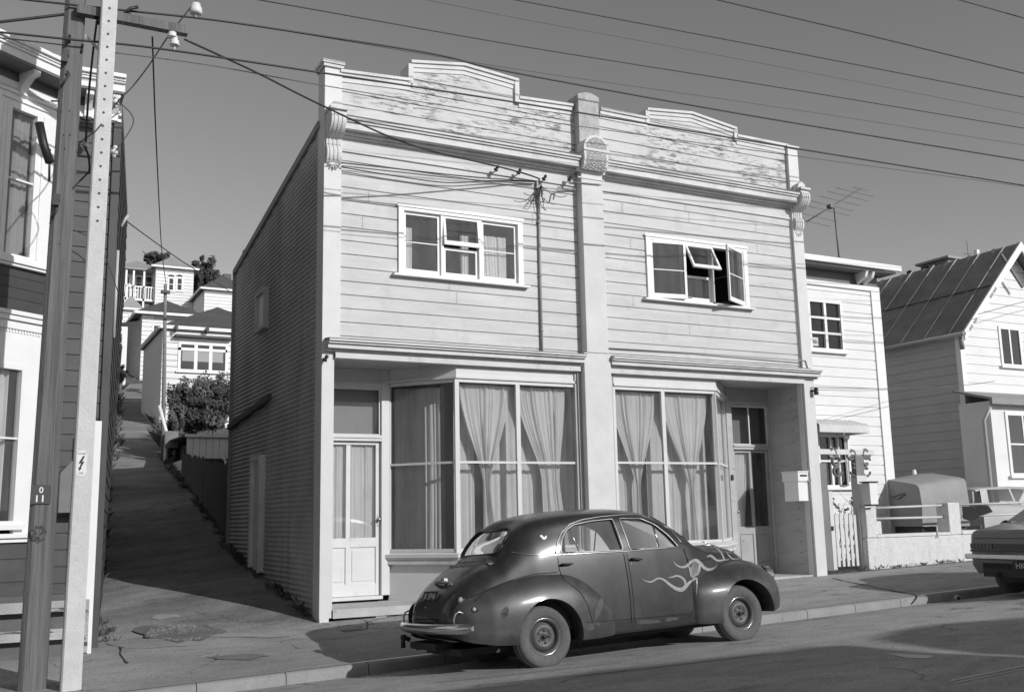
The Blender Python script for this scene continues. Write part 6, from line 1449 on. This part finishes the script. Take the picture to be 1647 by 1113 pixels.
def scroll(cx, cy, s_, up, name='scroll'):
    pts = []
    for a in frange(0, 1.75*pi, 20): r = .05+.075*a/(1.75*pi); pts.append((cx+s_*(r*cos(a+pi*.2)), Yg-.02, cy+up*r*sin(a+pi*.2)))
    mb = MB(); mb.tube(pts, [.036-.014*k/20 for k in range(21)], 6); mb.build(name, mat('scroll_grey', .16, .8, .2), gt)
for (px, py, s_, up) in ((1343, 743, 1, -1), (1345, 757, 1, 1), (1372, 742, -1, -1), (1374, 757, -1, 1), (1391, 742, 1, -1), (1391, 757, 1, 1), (1337, 727, -1, 1), (1368, 730, -1, 1), (1391, 729, 1, 1)):
    c_ = P(px, py, Yg); scroll(c_.x, c_.z, s_, up)
xs_ = [lerp(Gx(1346, 870), Gx(1383, 870), k/5.0) for k in range(6)]
for k, x in enumerate(xs_):
    zt2 = Gz(1360, 826)+.0; mb = MB(); mb.prism([(x-.035, Yg-.03, zb+.06), (x+.03, Yg-.03, zb+.06), (x+.03, Yg-.03, zt2-.04), (x-.003, Yg-.03, zt2+.02), (x-.035, Yg-.03, zt2-.04)], (0, .022, 0)); mb.build('picket', WP, gt)
mb = MB(); mb.box(xl1+.1, xr0-.01, Yg-.006, Yg+.03, zb+.2, zb+.29); mb.build('rail', WP, gt); mb = MB(); mb.box(xl1+.1, xr0-.01, Yg-.006, Yg+.03, Gz(1360, 850), Gz(1360, 842)); mb.build('rail', WP, gt)
mb = MB(); mb.box(xl1+.02, xl1+.06, Yg-.07, Yg-.05, Gz(1335, 853), Gz(1335, 846)); mb.build('latch', BLACK, gt)
# rose on the gate
rs = shrub('climbing_rose', 'sparse climbing rose growing over the picket gate', 'plant', [B3(1345, 815, .62, 8, 14, .12, 60), B3(1372, 808, .62, 9, 18, .12, 80), B3(1358, 822, .62, 12, 8, .12, 60), B3(1338, 805, .62, 4, 12, .1, 25), B3(1386, 800, .62, 5, 26, .12, 60)], 0, .05, [((10.1, .6, .3), P(1350, 815, .62), .012), ((10.35, .6, .3), P(1372, 800, .62), .012), ((10.4, .6, .3), P(1388, 790, .62), .015)], LEAFL)
# wall-mounted letterbox and stucco wall --------------------------------------------------
Ys = .22; Sx = lambda x, y: P(x, y, Ys).x; Sz = lambda x, y: P(x, y, Ys).z
fwl = thing('stucco_wall', (12, .35, .3), 'low rough white stucco front wall with pillars and two pipe rails', 'garden wall')
xa = Sx(1395, 870); xb = Sx(1411, 870); xc = Sx(1529, 870); xd = Sx(1548, 870); zl = Sz(1480, 857)
def jbox(mb, x0, x1, y0, y1, z0, z1, n=8, j=.008):
    mb.box(x0, x1, y0, y1, z0, z1)
mb = MB(); mb.box(xa, 24, Ys, Ys+.28, -.1, zl-.06); wl = mb.build('wall_base', STUC, fwl, bevel=.02)
mb = MB(); mb.box(xb-.0, xc-.003, Ys-.02, Ys+.3, zl-.059, zl); mb.box(xd+.003, 17.5, Ys-.02, Ys+.3, zl-.059, zl+.02); mb.build('wall_coping', STUC, fwl, bevel=.01)
for a, b, zt2 in ((xa+.005, xb+.02, Sz(1404, 816)), (xc, xd, Sz(1538, 808)), (17.55, 17.9, Sz(1538, 806)), (20.5, 20.85, 1.55)):
    mb = MB(); mb.box(a, b, Ys-.01, Ys+.29, zl-.058, zt2); mb.build('pillar', STUC, fwl, bevel=.02)
mb = MB(); mb.box(xb+.021, Sx(1420, 850), Ys+.02, Ys+.26, zl+.001, Sz(1415, 838)); mb.build('wall_shoulder', STUC, fwl, bevel=.02)
GP = mat('galv_pipe', .6, .4, .1)
for y_a, y_b in ((817, 812), (834, 831)):
    mb = MB(); mb.tube([(xb, Ys+.12, Sz(1413, y_a)), (xc+.05, Ys+.12, Sz(1529, y_b))], .022, 8); mb.build('pipe_rail', GP, fwl)
    mb = MB(); mb.tube([(xd-.05, Ys+.12, Sz(1529, y_b)), (17.6, Ys+.12, Sz(1529, y_b)+.05)], .022, 8); mb.build('pipe_rail', GP, fwl)
mb = MB(); mb.tube([(Sx(1505, 850), Ys-.03, zl-.1), (Sx(1505, 850), Ys-.03, zl+.12)], .015, 6); mb.build('stub_pipe', GP, fwl)
l2 = thing('letterbox', (10.9, .1, 1.6), 'white letterbox with a dark lid on top of the stucco pillar by the gate', 'letterbox', 'letterboxes')
a, b = P(1398, 776, .05), P(1412, 811, .05); mb = MB(); mb.box(a.x-.0, b.x+.02, .05, .24, b.z, a.z); mb.build('box', WC, l2, bevel=.01); mb = MB(); mb.box(a.x-.03, b.x+.04, .03, .26, a.z, a.z+.025); mb.build('lid', BLACK, l2); mb = MB(); mb.box(a.x+.02, b.x+.02, .07, .23, b.z-.03, b.z-.001); mb.build('base', BLACK, l2)
# paling fence and vehicles in the yard
fence('paling_fence', 'weathered grey paling fence at the back of the yard by the gabled house', [(P(1555, 765, 3.6).x, 3.6, P(1555, 765, 3.6).z), (P(1590, 762, 3.6).x, 3.6, P(1590, 762, 3.6).z), (P(1650, 762, 3.6).x+3, 3.6, P(1650, 762, 3.6).z)], 1.8, m=mat('fence_mid', .22, .9, .3, 3, (5, 5, .4)))
Yv = 1.15; vn = thing('canvas_covered_trailer', (13.6, 1.9, .4), 'canvas-covered trailer or van behind the stucco wall, its end in shade', 'covered trailer')
vx = P(1480, 800, Yv).x; vr = P(1556, 800, Yv).x; zt2 = P(1480, 779, Yv).z; zr2 = P(1540, 768, Yv).z; dpt = 1.75
sec = []
for x, zt3, zb3 in ((vx-.0, zt2, 1.0), (vx+.5, lerp(zt2, zr2, .5)-.01, .98), (vx+1.0, zr2-.02, .98), (vr, zr2, .98)):
    sec.append([(x, Yv, zb3), (x, Yv-.03, (zt3+zb3)/2), (x, Yv+.0, zt3-.10), (x, Yv+.03, zt3-.03), (x, Yv+.12, zt3+.01), (x, Yv+dpt/2, zt3+.14), (x, Yv+dpt-.1, zt3+.02), (x, Yv+dpt, zt3-.1), (x, Yv+dpt, zb3)])
mb = MB(); mb.grid(sec, smooth=True); mb.add(sec[-1], [tuple(range(9))]); cv = mb.build('canvas_top', CANV, vn, fix=False)
mb = MB(); mb.add([(x-.002, y, z) for x, y, z in sec[0]], [tuple(range(9))]); mb.build('canvas_end', CANV, vn, fix=False)
mb = MB()
for (p, q) in (((1455, 793), (1434, 800)), ((1456, 795), (1444, 803))): mb.tube([PX(p[0], p[1], vx-.02), PX(q[0], q[1], vx-.02)], .008, 6)
mb.build('canvas_tie', BLACK, cv)
mb = MB(); mb.box(vx+.1, vr, Yv+.1, Yv+dpt-.1, .72, .99); mb.build('trailer_body', DGREY, vn); mb = MB()
for y in (Yv+.1, Yv+dpt-.1): mb.lathe([(0, -.09), (.2, -.09), (.3, -.07), (.31, 0), (.3, .07), (.2, .09), (0, .09)], (vx+1, y, .62), (0, 1, 0), 24)
mb.build('wheel', RUB, vn); mb = MB(); q = P(1471, 765, 3.2); mb.tube([(q.x, 3.2, q.z-.25), (q.x, 3.2, q.z+.08)], .05, 10); mb.lathe([(.05, 0), (.04, .06), (0, .07)], (q.x, 3.2, q.z+.08), (0, 0, 1), 10); tag(mb.build('vent_pipe', WC), 'short white vent pipe showing above the canvas cover', 'vent pipe')
# estate car: modest lofted body
def simple_car(name, lab, loc, rz, prof_side, half, m, wheels, zw, rw, glassy, pitch_=0):
    root = bpy.data.objects.new(name, None); COL.objects.link(root); WL[name] = WL[root.name] = Vector(); root.location = loc; root.rotation_euler = (0, pitch_, rz); tag(root, lab, 'car')
    lower, roof = prof_side
    R = []
    for x, zb3, zs3, hw_ in lower: R.append([(x, -hw_*.9, zb3), (x, -hw_, zb3+.12), (x, -hw_, lerp(zb3, zs3, .62)), (x, -hw_*.965, zs3-.06), (x, -hw_*.9, zs3-.01), (x, -hw_*.5, zs3+.012), (x, 0, zs3+.02), (x, hw_*.5, zs3+.012), (x, hw_*.9, zs3-.01), (x, hw_*.965, zs3-.06), (x, hw_, lerp(zb3, zs3, .62)), (x, hw_, zb3+.12), (x, hw_*.9, zb3)])
    mb = MB(); mb.grid(R, closed=True); mb.add(R[0], [tuple(range(13))]); mb.add(R[-1], [tuple(range(12, -1, -1))]); bd = obj_tmp(mb, 'body'); 
    boolean(bd, [cyl_cut(xw, zw, rw+.05, a, b) for xw in wheels for a, b in ((-1.2, -half+.3), (half-.3, 1.2))]); smooth_sharp(bd, 30); bd.data.materials.clear(); bd.data.materials.append(m); bd.parent = root; bd.name = 'body'
    mb = MB(); R = []
    for x, zr, hw_ in roof: R.append([(x, -hw_, zr-.05), (x, -hw_*.93, zr-.01), (x, -hw_*.6, zr+.015), (x, 0, zr+.02), (x, hw_*.6, zr+.015), (x, hw_*.93, zr-.01), (x, hw_, zr-.05), (x, hw_*.9, zr-.06), (x, -hw_*.9, zr-.06)])
    mb.grid(R, closed=True); mb.add(R[0], [tuple(range(9))]); mb.add(R[-1], [tuple(range(9))]); mb.build('roof', m, root)
    for (pts, nm) in glassy:
        for s_ in (-1, 1):
            mb = MB(); mb.add([(x, s_*y, z) for x, y, z in pts], [tuple(range(len(pts)))]); mb.build(nm, CARG if nm != 'panel' else m, root, fix=False)
    for xw in wheels:
        for s_ in (-1, 1):
            mb = MB(); o_ = (xw, s_*(half-.13), zw); mb.lathe([(0, .04), (.1, .05), (rw*.55, .03), (rw*.6, .06), (rw*.7, .085), (rw*.95, .07), (rw, .03), (rw, -.08), (.1, -.09)], o_, (0, s_, 0), 32); wq = mb.build('wheel', RUB, root); mb = MB(); mb.lathe([(0, .055), (.08, .06), (rw*.5, .05), (rw*.56, .062), (rw*.58, .05)], o_, (0, s_, 0), 24); mb.build('rim', WHEELP, wq)
    return root
LT = mat('car_paint_pale', .45, .35, .05, 2, coat=.4)
ev = P(1562, 800, 2.6)
lower = [(0, .45, .9, .6), (.06, .33, 1.0, .74), (.5, .3, 1.02, .78), (1.5, .28, 1.0, .8), (2.6, .28, .98, .8), (3.6, .3, .9, .78), (4.1, .32, .82, .72), (4.2, .4, .7, .6)]
roof = [(.12, 1.36, .56), (.3, 1.40, .60), (1.4, 1.42, .62), (2.3, 1.4, .6), (2.5, 1.37, .56)]
gls = [([(.30, .74, 1.02), (1.15, .76, 1.02), (1.15, .625, 1.36), (.42, .61, 1.34)], 'side_glass'), ([(1.22, .76, 1.02), (2.1, .75, 1.02), (2.1, .62, 1.36), (1.22, .625, 1.36)], 'side_glass'), ([(.1, .70, 1.0), (.29, .74, 1.01), (.42, .61, 1.35), (.22, .58, 1.35)], 'panel'), ([(1.15, .76, 1.01), (1.22, .76, 1.01), (1.22, .625, 1.37), (1.15, .625, 1.37)], 'panel'), ([(2.1, .75, 1.0), (2.17, .75, 1.0), (2.17, .62, 1.37), (2.1, .62, 1.37)], 'panel'), ([(2.17, .75, 1.0), (2.85, .74, .97), (2.45, .59, 1.36), (2.17, .62, 1.36)], 'side_glass'), ([(2.85, .74, .97), (2.93, .70, .97), (2.5, .56, 1.37), (2.44, .59, 1.37)], 'panel')]
es = simple_car('estate_car', 'pale estate car standing in the yard behind the stucco wall', (P(1553, 800, 2.2).x, 2.55, .42), 0, (lower, roof), .8, LT, (.75, 3.25), .3, .3, gls)
mb = MB(); mb.box(.05, .1, -.5, .5, .7, 1.32); mb.build('tail_gate', LT, es); mb = MB(); mb.box(-.03, .02, -.7, .7, .45, .55); mb.build('bumper', CHR, es)
mb = MB(); mb.box(2.55, 2.75, -.88, -.82, 1.0, 1.08); mb.build('mirror', CHR, es)
for (q, lab) in ((((1548, 814), (1566, 814), (1572, 822), (1575, 832), (1562, 838), (1550, 834)), 'dark cloth hung over the pipe rail right of the middle pillar'), (((1568, 813), (1590, 813), (1597, 823), (1588, 826), (1577, 829)), 'smaller dark cloth hung on the pipe rail beside the larger one')):
    pts = [P(x, y, Ys+.07) for x, y in q]; mb = MB(); mb.prism(pts, (0, .012, 0)); tag(mb.build('hung_cloth', mat('dark_cloth', .015, .9, .1)), lab, 'cloth')
# gabled house -----------------------------------------------------------
GH = thing('gabled_house', (20, 6, .4), 'white weatherboard gabled house with a dark iron roof at the right edge', 'house')
Y0 = 3.4; xc_ = (P(1545, 530, Y0).x+P(1562, 785, Y0).x)/2; ze = P(1548, 527, Y0).z; ap = P(1640, 392, Y0-.35); ax_ = ap.x; zp = ap.z; xr = 2*ax_-xc_; Ye = 12.5
mb = MB(); slope = (zp-ze)/(ax_-xc_)
g_up = lambda u: ze-.05+min(u, (xr-xc_)-u)*slope
pG = Plane((xc_, Y0), (xr, Y0)); uw0, zw1 = pG.uz(1604, 524); uw1, zw0 = pG.uz(1636, 590); uw1 += .25
boards(mb, (xc_, Y0), (xr, Y0), (0, -1), .2, zp, .24, [(uw0+.04, uw1-.04, zw0+.03, zw1-.03)], ztop=g_up, start=.2); mb.build('front_weatherboards', BWHITE, GH, fix=False)
mb = MB(); boards(mb, (xc_, Ye), (xc_, Y0), (-1, 0), .2, ze, .24, start=.2); mb.build('side_weatherboards', mat('shade_side_boards', .45, .7, .08, 1.5, (1, 1, 2)), GH, fix=False)  # white boards again, shade of this side mixed into a darker tone
mb = MB(); mb.box(xc_-.03, xc_+.12, Y0-.03, Y0+.12, .2, ze); mb.build('corner_board', WC, GH)
window(GH, pG, uw0, uw1, zw0, zw1, .08, 2, 1, gl=GLD, bar=.06)
mb = MB(); rows = []; nn = 60
for i in range(nn*2+1):
    y = lerp(Y0-.35, Ye, i/(nn*2)); rib = .035 if i % 10 == 0 else .009*(1 if i % 2 else -1); rows.append([(xc_-.25, y, ze-.2+rib), (lerp(xc_-.25, ax_, .5), y, lerp(ze-.2, zp+.02, .5)+rib), (ax_, y, zp+.02+rib)])
mb.grid(rows, smooth=False); mb.quad((ax_, Y0-.35, zp+.02), (ax_, Ye, zp+.02), (xr+.25, Ye, ze-.2), (xr+.25, Y0-.35, ze-.2)); mb.build('roof', mat('gable_roof_iron', .22, .6, .3, 1.2, (1, .6, 1), grime=(.32, .5, 1.5, (1, .5, 1)), patch=(.06, .66, 6, (1, .4, 1))), GH, fix=False)
mb = MB(); mb.bar((xc_-.22, Y0-.37, ze-.28), (ax_, Y0-.37, zp-.06), .05, .24, up=(0, 1, 0)) if False else mb.prism([(xc_-.28, Y0-.40, ze-.42), (xc_-.28, Y0-.40, ze-.18), (ax_, Y0-.40, zp+.05), (ax_, Y0-.40, zp-.2)], (0, .05, 0)); mb.prism([(xr+.28, Y0-.40, ze-.42), (xr+.28, Y0-.40, ze-.18), (ax_, Y0-.40, zp+.05), (ax_, Y0-.40, zp-.2)], (0, .05, 0)); bb = mb.build('barge_board', WC, GH)
mb = MB()
for t in (.1, .17, .45, .51):
    c_ = Vector((lerp(xc_-.28, ax_, t), Y0-.405, lerp(ze-.34, zp-.12, t)))
    M = Matrix.Translation(c_) @ Matrix.Rotation(-math.atan(slope), 4, 'Y'); mb.box(-.09, .09, -.004, .004, -.035, .035, M)
mb.build('barge_cutout', mat('shade_grey', .3, .8, .1), bb)
mb = MB(); mb.bar((ax_-.75, Y0-.3, zp-.35), (ax_, Y0-.3, zp-1.2), .06); mb.build('gable_finial', MATS['board_grey'] if 'board_grey' in MATS else WOOD, GH)
mb = MB(); mb.tube([(xc_-.3, Y0-.4, ze-.25), (xc_-.3, Ye, ze-.25)], .06, 8); mb.tube([(xc_-.2, Y0-.2, ze-.3), (xc_-.1, Y0-.15, ze-.6)], .06, 8); mb.build('gutter', MATS['flashing'], GH)
mb = MB(); y = Y0+.1
while y < Ye: mb.bar((xc_-.24, y, ze-.165), (ax_, y, zp+.055), .03, .02, up=(0, 1, 0)); y += .78
mb.build('roof_seam', mat('seam_iron', .42, .6, .2), GH); mb = MB(); mb.bar((lerp(xc_-.25, ax_, .5), Y0-.3, lerp(ze-.2, zp+.02, .5)+.03), (lerp(xc_-.25, ax_, .5), Ye, lerp(ze-.2, zp+.02, .5)+.03), .05, .012); mb.build('sheet_lap', DGREY, GH)
# ground-floor bay of the gabled house
bx0, bz1 = P(1592, 650, Y0-.9).x, P(1600, 645, Y0-.9).z
mb = MB(); mb.box(bx0, bx0+2.6, Y0-.9, Y0-.004, .3, bz1); bw_ = mb.build('bay', BWHITE, GH); mb = MB(); mb.prism([(bx0-.2, Y0-1.1, bz1), (bx0+2.8, Y0-1.1, bz1), (bx0+2.8, Y0, bz1+.3), (bx0-.2, Y0, bz1+.3)], (0, 0, .06)); mb.box(bx0-.22, bx0+2.8, Y0-1.14, Y0-1.06, bz1-.1, bz1+.05); mb.build('bay_roof', MATS['flashing'], GH)
pBy = Plane((bx0, Y0-.9), (bx0+2.6, Y0-.9)); window(GH, pBy, pBy.uz(1615, 665)[0], pBy.uz(1645, 665)[0]+.6, P(1620, 765, Y0-.9).z, P(1620, 662, Y0-.9).z, .09, 2, 2, gl=GLD, bar=.06)
mb = MB(); q = P(1590, 655, Y0-1.0); mb.tube([(q.x, Y0-1.05, q.z), (q.x-.02, Y0-.85, q.z-.3), (q.x, Y0-.85, .3)], .045, 8); mb.build('downpipe', MATS['pipe_pale'], GH)
c_ = P(1563, 744, Y0-.05); mb = MB(); mb.box(c_.x-.08, c_.x+.08, Y0-.06, Y0-.0, c_.z-.1, c_.z+.1); mb.build('wall_vent', MATS['flashing'], GH)
# skyline hill behind the gabled roof
rg = []
for x, y in ((1380, 520), (1440, 468), (1470, 452), (1500, 446), (1540, 437), (1580, 424), (1640, 405), (1800, 370)):
    t_ = P(x, y, 95); rg.append([(t_.x, 95, t_.z), (t_.x, 90, t_.z-1.2), (t_.x-6, 70, t_.z*.55), (t_.x-10, 50, 8)])
mb = MB(); mb.grid(rg); struct('far_hill', mb, MSOIL)
hh = thing('hilltop_house', P(1560, 425, 88), 'small flat-roofed house on the skyline just above the dark iron roof', 'house'); a, b = P(1524, 416, 88), P(1575, 416, 88); mb = MB(); mb.box(a.x, b.x, 88, 93, a.z-5, a.z); mb.build('wall', mat('far_wall', .2, .8, .2), hh); mb = MB(); mb.box(a.x-.6, b.x+.6, 87.4, 93.6, a.z, a.z+.35); mb.build('roof', RPALE, hh)
pH = Plane((a.x, 87.98), (b.x, 87.98))
for x in (1533, 1541, 1549, 1557): pxwin(hh, pH, x, x+6, 419, 428, cols=1, cas=.15)
c_ = P(1574, 410, 87); mb = MB(); mb.box(c_.x-.3, c_.x+.3, 87, 87.6, c_.z-2, P(1574, 402, 87).z); mb.build('chimney', WC, hh); q = P(1557, 410, 87); mb = MB(); mb.tube([(q.x, 87, q.z-1), (q.x, 87, P(1557, 388, 87).z)], .05, 6); mb.tube([(q.x-1, 87, q.z), (q.x+1, 87, q.z+.3)], .05, 6); mb.build('aerial', AL, hh)
for (bl, lab) in (([B3(1473, 440, 92, 10, 8, 3, 400)], 'rounded dark bush on the skyline above the left end of the iron roof'), ([B3(1505, 437, 90, 10, 5, 3, 260)], 'low dark bush just left of the flat-roofed hilltop house'), ([B3(1450, 450, 92, 8, 5, 3, 260), B3(1440, 456, 92, 10, 6, 3, 260)], 'dark scrub on the skyline beside the gutter of the white house')):
    shrub('tree', lab, 'tree', bl, 0, .7, [((bl[0][0][0], 92, bl[0][0][2]-3), (bl[0][0][0], 92, bl[0][0][2]), .2)], LEAF, None, 'trees on the skyline')
# ================================================================== second parked car
MC = mat('car_paint_mid', .16, .35, .1, 2, coat=.4)
lower = [(0, .42, .93, .74), (.03, .34, .965, .79), (.12, .33, .98, .81), (.75, .31, 1.05, .82), (1.2, .28, 1.06, .82), (2.6, .27, 1.04, .82), (3.4, .28, .98, .81), (4.15, .34, .9, .77), (4.28, .42, .8, .7)]
roof = [(1.35, 1.36, .56), (1.6, 1.405, .60), (2.3, 1.415, .62), (2.8, 1.39, .60), (2.95, 1.36, .56)]
gls = [([(1.25, .77, 1.06), (1.95, .79, 1.06), (1.95, .63, 1.36), (1.62, .61, 1.36)], 'side_glass'), ([(.85, .76, 1.05), (1.26, .78, 1.06), (1.62, .61, 1.365), (1.38, .56, 1.36)], 'panel'), ([(2.02, .79, 1.06), (2.9, .78, 1.05), (2.75, .62, 1.36), (2.02, .63, 1.36)], 'side_glass'), ([(1.95, .79, 1.05), (2.02, .79, 1.05), (2.02, .63, 1.37), (1.95, .63, 1.37)], 'panel'), ([(2.9, .78, 1.05), (3.3, .74, 1.02), (2.95, .57, 1.36), (2.75, .62, 1.36)], 'panel')]
sc = simple_car('parked_sedan', 'mid-grey two-box sedan cut off by the right edge, seen from its tail', (8.98, -4.12, -.2+.26), 0, (lower, roof), .82, MC, (.72, 3.2), .3, .3, gls, rad(-1.72))
mb = MB(); mb.add([(.80, -.72, 1.06), (.80, .72, 1.06), (1.37, .55, 1.365), (1.37, -.55, 1.365)], [(0, 1, 2, 3)]); mb.build('rear_window', CARG, sc, fix=False)
mb = MB(); mb.add([(3.35, -.72, 1.02), (3.35, .72, 1.02), (2.96, .55, 1.365), (2.96, -.55, 1.365)], [(0, 1, 2, 3)]); mb.build('windscreen', CARG, sc, fix=False)
mb = MB(); mb.box(-.10, -.0, -.80, .82, .56, .63); mb.box(-.09, .3, .79, .83, .565, .625); mb.box(-.09, .3, -.83, -.79, .565, .625); mb.build('rear_bumper', CHR, sc, bevel=.012)
for s_ in (-1, 1): mb = MB(); y = s_*.58; mb.box(-.012, .03, y-.19, y+.19, .70, .78); k = mb.build('tail_light', mat('tail_lens', .08, .2, .2), sc); mb = MB(); [mb.box(-.016, -.01, y-.19+.06*j, y-.185+.06*j, .70, .78) for j in range(7)]; mb.build('lens_rib', BLACK, k)
mb = MB(); mb.box(-.014, .02, -.74, .78, .66, .69); mb.box(-.012, .0, -.36, .36, .70, .78); mb.build('tail_trim', mat('tail_dark', .07, .5, .1), sc)
mb = MB(); mb.box(-.008, .0, -.7, .7, .86, .864); mb.build('boot_seam', SEAMM, sc); mb = MB(); mb.box(0.0, .5, -.6, .6, .3, .5); mb.tube([(-.08, .35, .33), (.4, .35, .35)], .03, 8); mb.build('valance', BLACK, sc)
T = Matrix.Translation((-.055, -.16, .475)) @ MP; mb = MB(); mb.box(-.22, .22, -.06, .06, -.01, 0, T); k = mb.build('number_plate', MATS['plate_black'], sc); text_mesh('plate_characters', 'HK 446', .11, T @ Matrix.Translation((0, -.002, .002)), MATS['plate_silver'], k, .001)
mb = MB(); mb.box(.3, 3.9, -.5, .5, .2, .32); mb.build('chassis', BLACK, sc)
mb = MB(); mb.box(1.4, 1.6, -.6, .6, .5, 1.12); mb.box(2.1, 2.3, -.6, .6, .5, 1.15); mb.build('seat', SEAT, sc)
mb = MB(); mb.box(8.47, 8.6, -3.12, -3.02, .0, .08); 
# kerb drain outlet
c_ = road_hit(1505, 965); mb = MB(); mb.tube([(c_.x, -3.19, c_.z+.05), (c_.x, -2.9, c_.z+.06)], .05, 12, cap=True); tag(mb.build('drain_outlet', CONC), 'small round drain outlet at the end of the lit kerb', 'drain outlet'); mb = MB(); mb.lathe([(0, 0), (.035, 0)], (c_.x, -3.193, c_.z+.05), (0, 1, 0), 12); o = mb.build('drain_hole', BLACK, bpy.data.objects['drain_outlet'], fix=False)
# ================================================================== houses across the street (behind the camera), which shade the road
def opposite(name, lab, xz, Yb, depth, zr):
    r = thing(name, (sum(p[0] for p in xz)/len(xz), Yb-depth/2, -.1), lab, 'house'); mb = MB(); mb.prism([(x, Yb, z) for x, z in xz], (0, -.3, 0)); mb.build('front_wall', BWHITE, r)
    xa_, xb_ = min(p[0] for p in xz), max(p[0] for p in xz); mb = MB(); mb.box(xa_, xb_-.4, Yb-depth, Yb-.31, -.2, zr); mb.build('rear_block', BWHITE, r)
    mb = MB(); hip(mb, xa_, xb_-.4, Yb-depth, Yb-.4, zr+.02, .5, .1); mb.build('roof', IRONR, r)
    pl = Plane((xb_, Yb+.0), (xa_, Yb+.0)); n_ = max(1, int((xb_-xa_)/4))
    for k in range(n_):
        for z in (.9, 3.4):
            u = (k+.5)*(xb_-xa_)/n_-.6; window(r, pl, u, u+1.2, z, z+1.5, .1, 2, 2)
    return r
opposite('shopfront_house', 'parapeted house across the street shading the road', [(-22, -.2), (9.9, -.2), (9.93, 6.2), (9.95, 6.36), (10.17, 6.6), (10.32, 6.76), (10.1, 6.83), (8.1, 6.93), (-22, 7.0)], -20, 8, 5.2)
opposite('shopfront_house', 'second parapeted house across the street beyond a narrow gap', [(10.06, -.2), (30, -.2), (30, 6.9), (13.2, 6.9), (12.5, 7.05), (11.66, 7.0), (10.85, 6.82), (10.45, 6.56), (10.15, 6.3)], -20, 8, 5.2)
# ------------------------------------------------------------------ light, sky, camera
SUN_AZ, SUN_EL = 25.0, 23.5
sd = Vector((sin(rad(SUN_AZ))*cos(rad(SUN_EL)), -cos(rad(SUN_AZ))*cos(rad(SUN_EL)), sin(rad(SUN_EL))))
sl = bpy.data.lights.new('sun', 'SUN'); sl.energy = 3.1; sl.angle = rad(.5); sl.color = (1, 1, 1)
so = bpy.data.objects.new('sun', sl); COL.objects.link(so); so.rotation_euler = sd.to_track_quat('Z', 'Y').to_euler(); so.location = (0, 0, 60)
w = bpy.data.worlds.new('World'); SC.world = w; w.use_nodes = True
N, L = w.node_tree.nodes, w.node_tree.links; bg = N['Background']
sky = N.new('ShaderNodeTexSky'); sky.sky_type = 'NISHITA'; sky.sun_disc = False; sky.sun_elevation = rad(SUN_EL)
sky.sun_rotation = math.atan2(sd.x, sd.y); sky.altitude = 0; sky.air_density = 1.0; sky.dust_density = .4; sky.ozone_density = 1
sp = N.new('ShaderNodeSeparateColor'); L.new(sky.outputs[0], sp.inputs[0])      # panchromatic film: one grey from the sky's colour
ma = N.new('ShaderNodeMath'); ma.operation = 'MULTIPLY'; ma.inputs[1].default_value = .45; L.new(sp.outputs['Green'], ma.inputs[0])
mb_ = N.new('ShaderNodeMath'); mb_.operation = 'MULTIPLY_ADD'; mb_.inputs[1].default_value = .55; L.new(sp.outputs['Red'], mb_.inputs[0]); L.new(ma.outputs[0], mb_.inputs[2])
L.new(mb_.outputs[0], bg.inputs['Color']); bg.inputs['Strength'].default_value = .125
cd_ = bpy.data.cameras.new('camera'); cd_.sensor_width = 36; cd_.lens = FPX*36/1647; cd_.clip_start = .05; cd_.clip_end = 2000
co = bpy.data.objects.new('camera', cd_); COL.objects.link(co); SC.camera = co
R_ = Matrix([[WR[i][0], -WR[i][1], -WR[i][2]] for i in range(3)]).to_4x4()
co.matrix_world = Matrix.Translation(CAM) @ R_
SC.view_settings.view_transform = 'Standard'; SC.view_settings.look = 'None'; SC.view_settings.gamma = 1; SC.view_settings.exposure = .05
SC.cycles.max_bounces = 6; SC.cycles.transparent_max_bounces = 16; SC.cycles.use_denoising = True
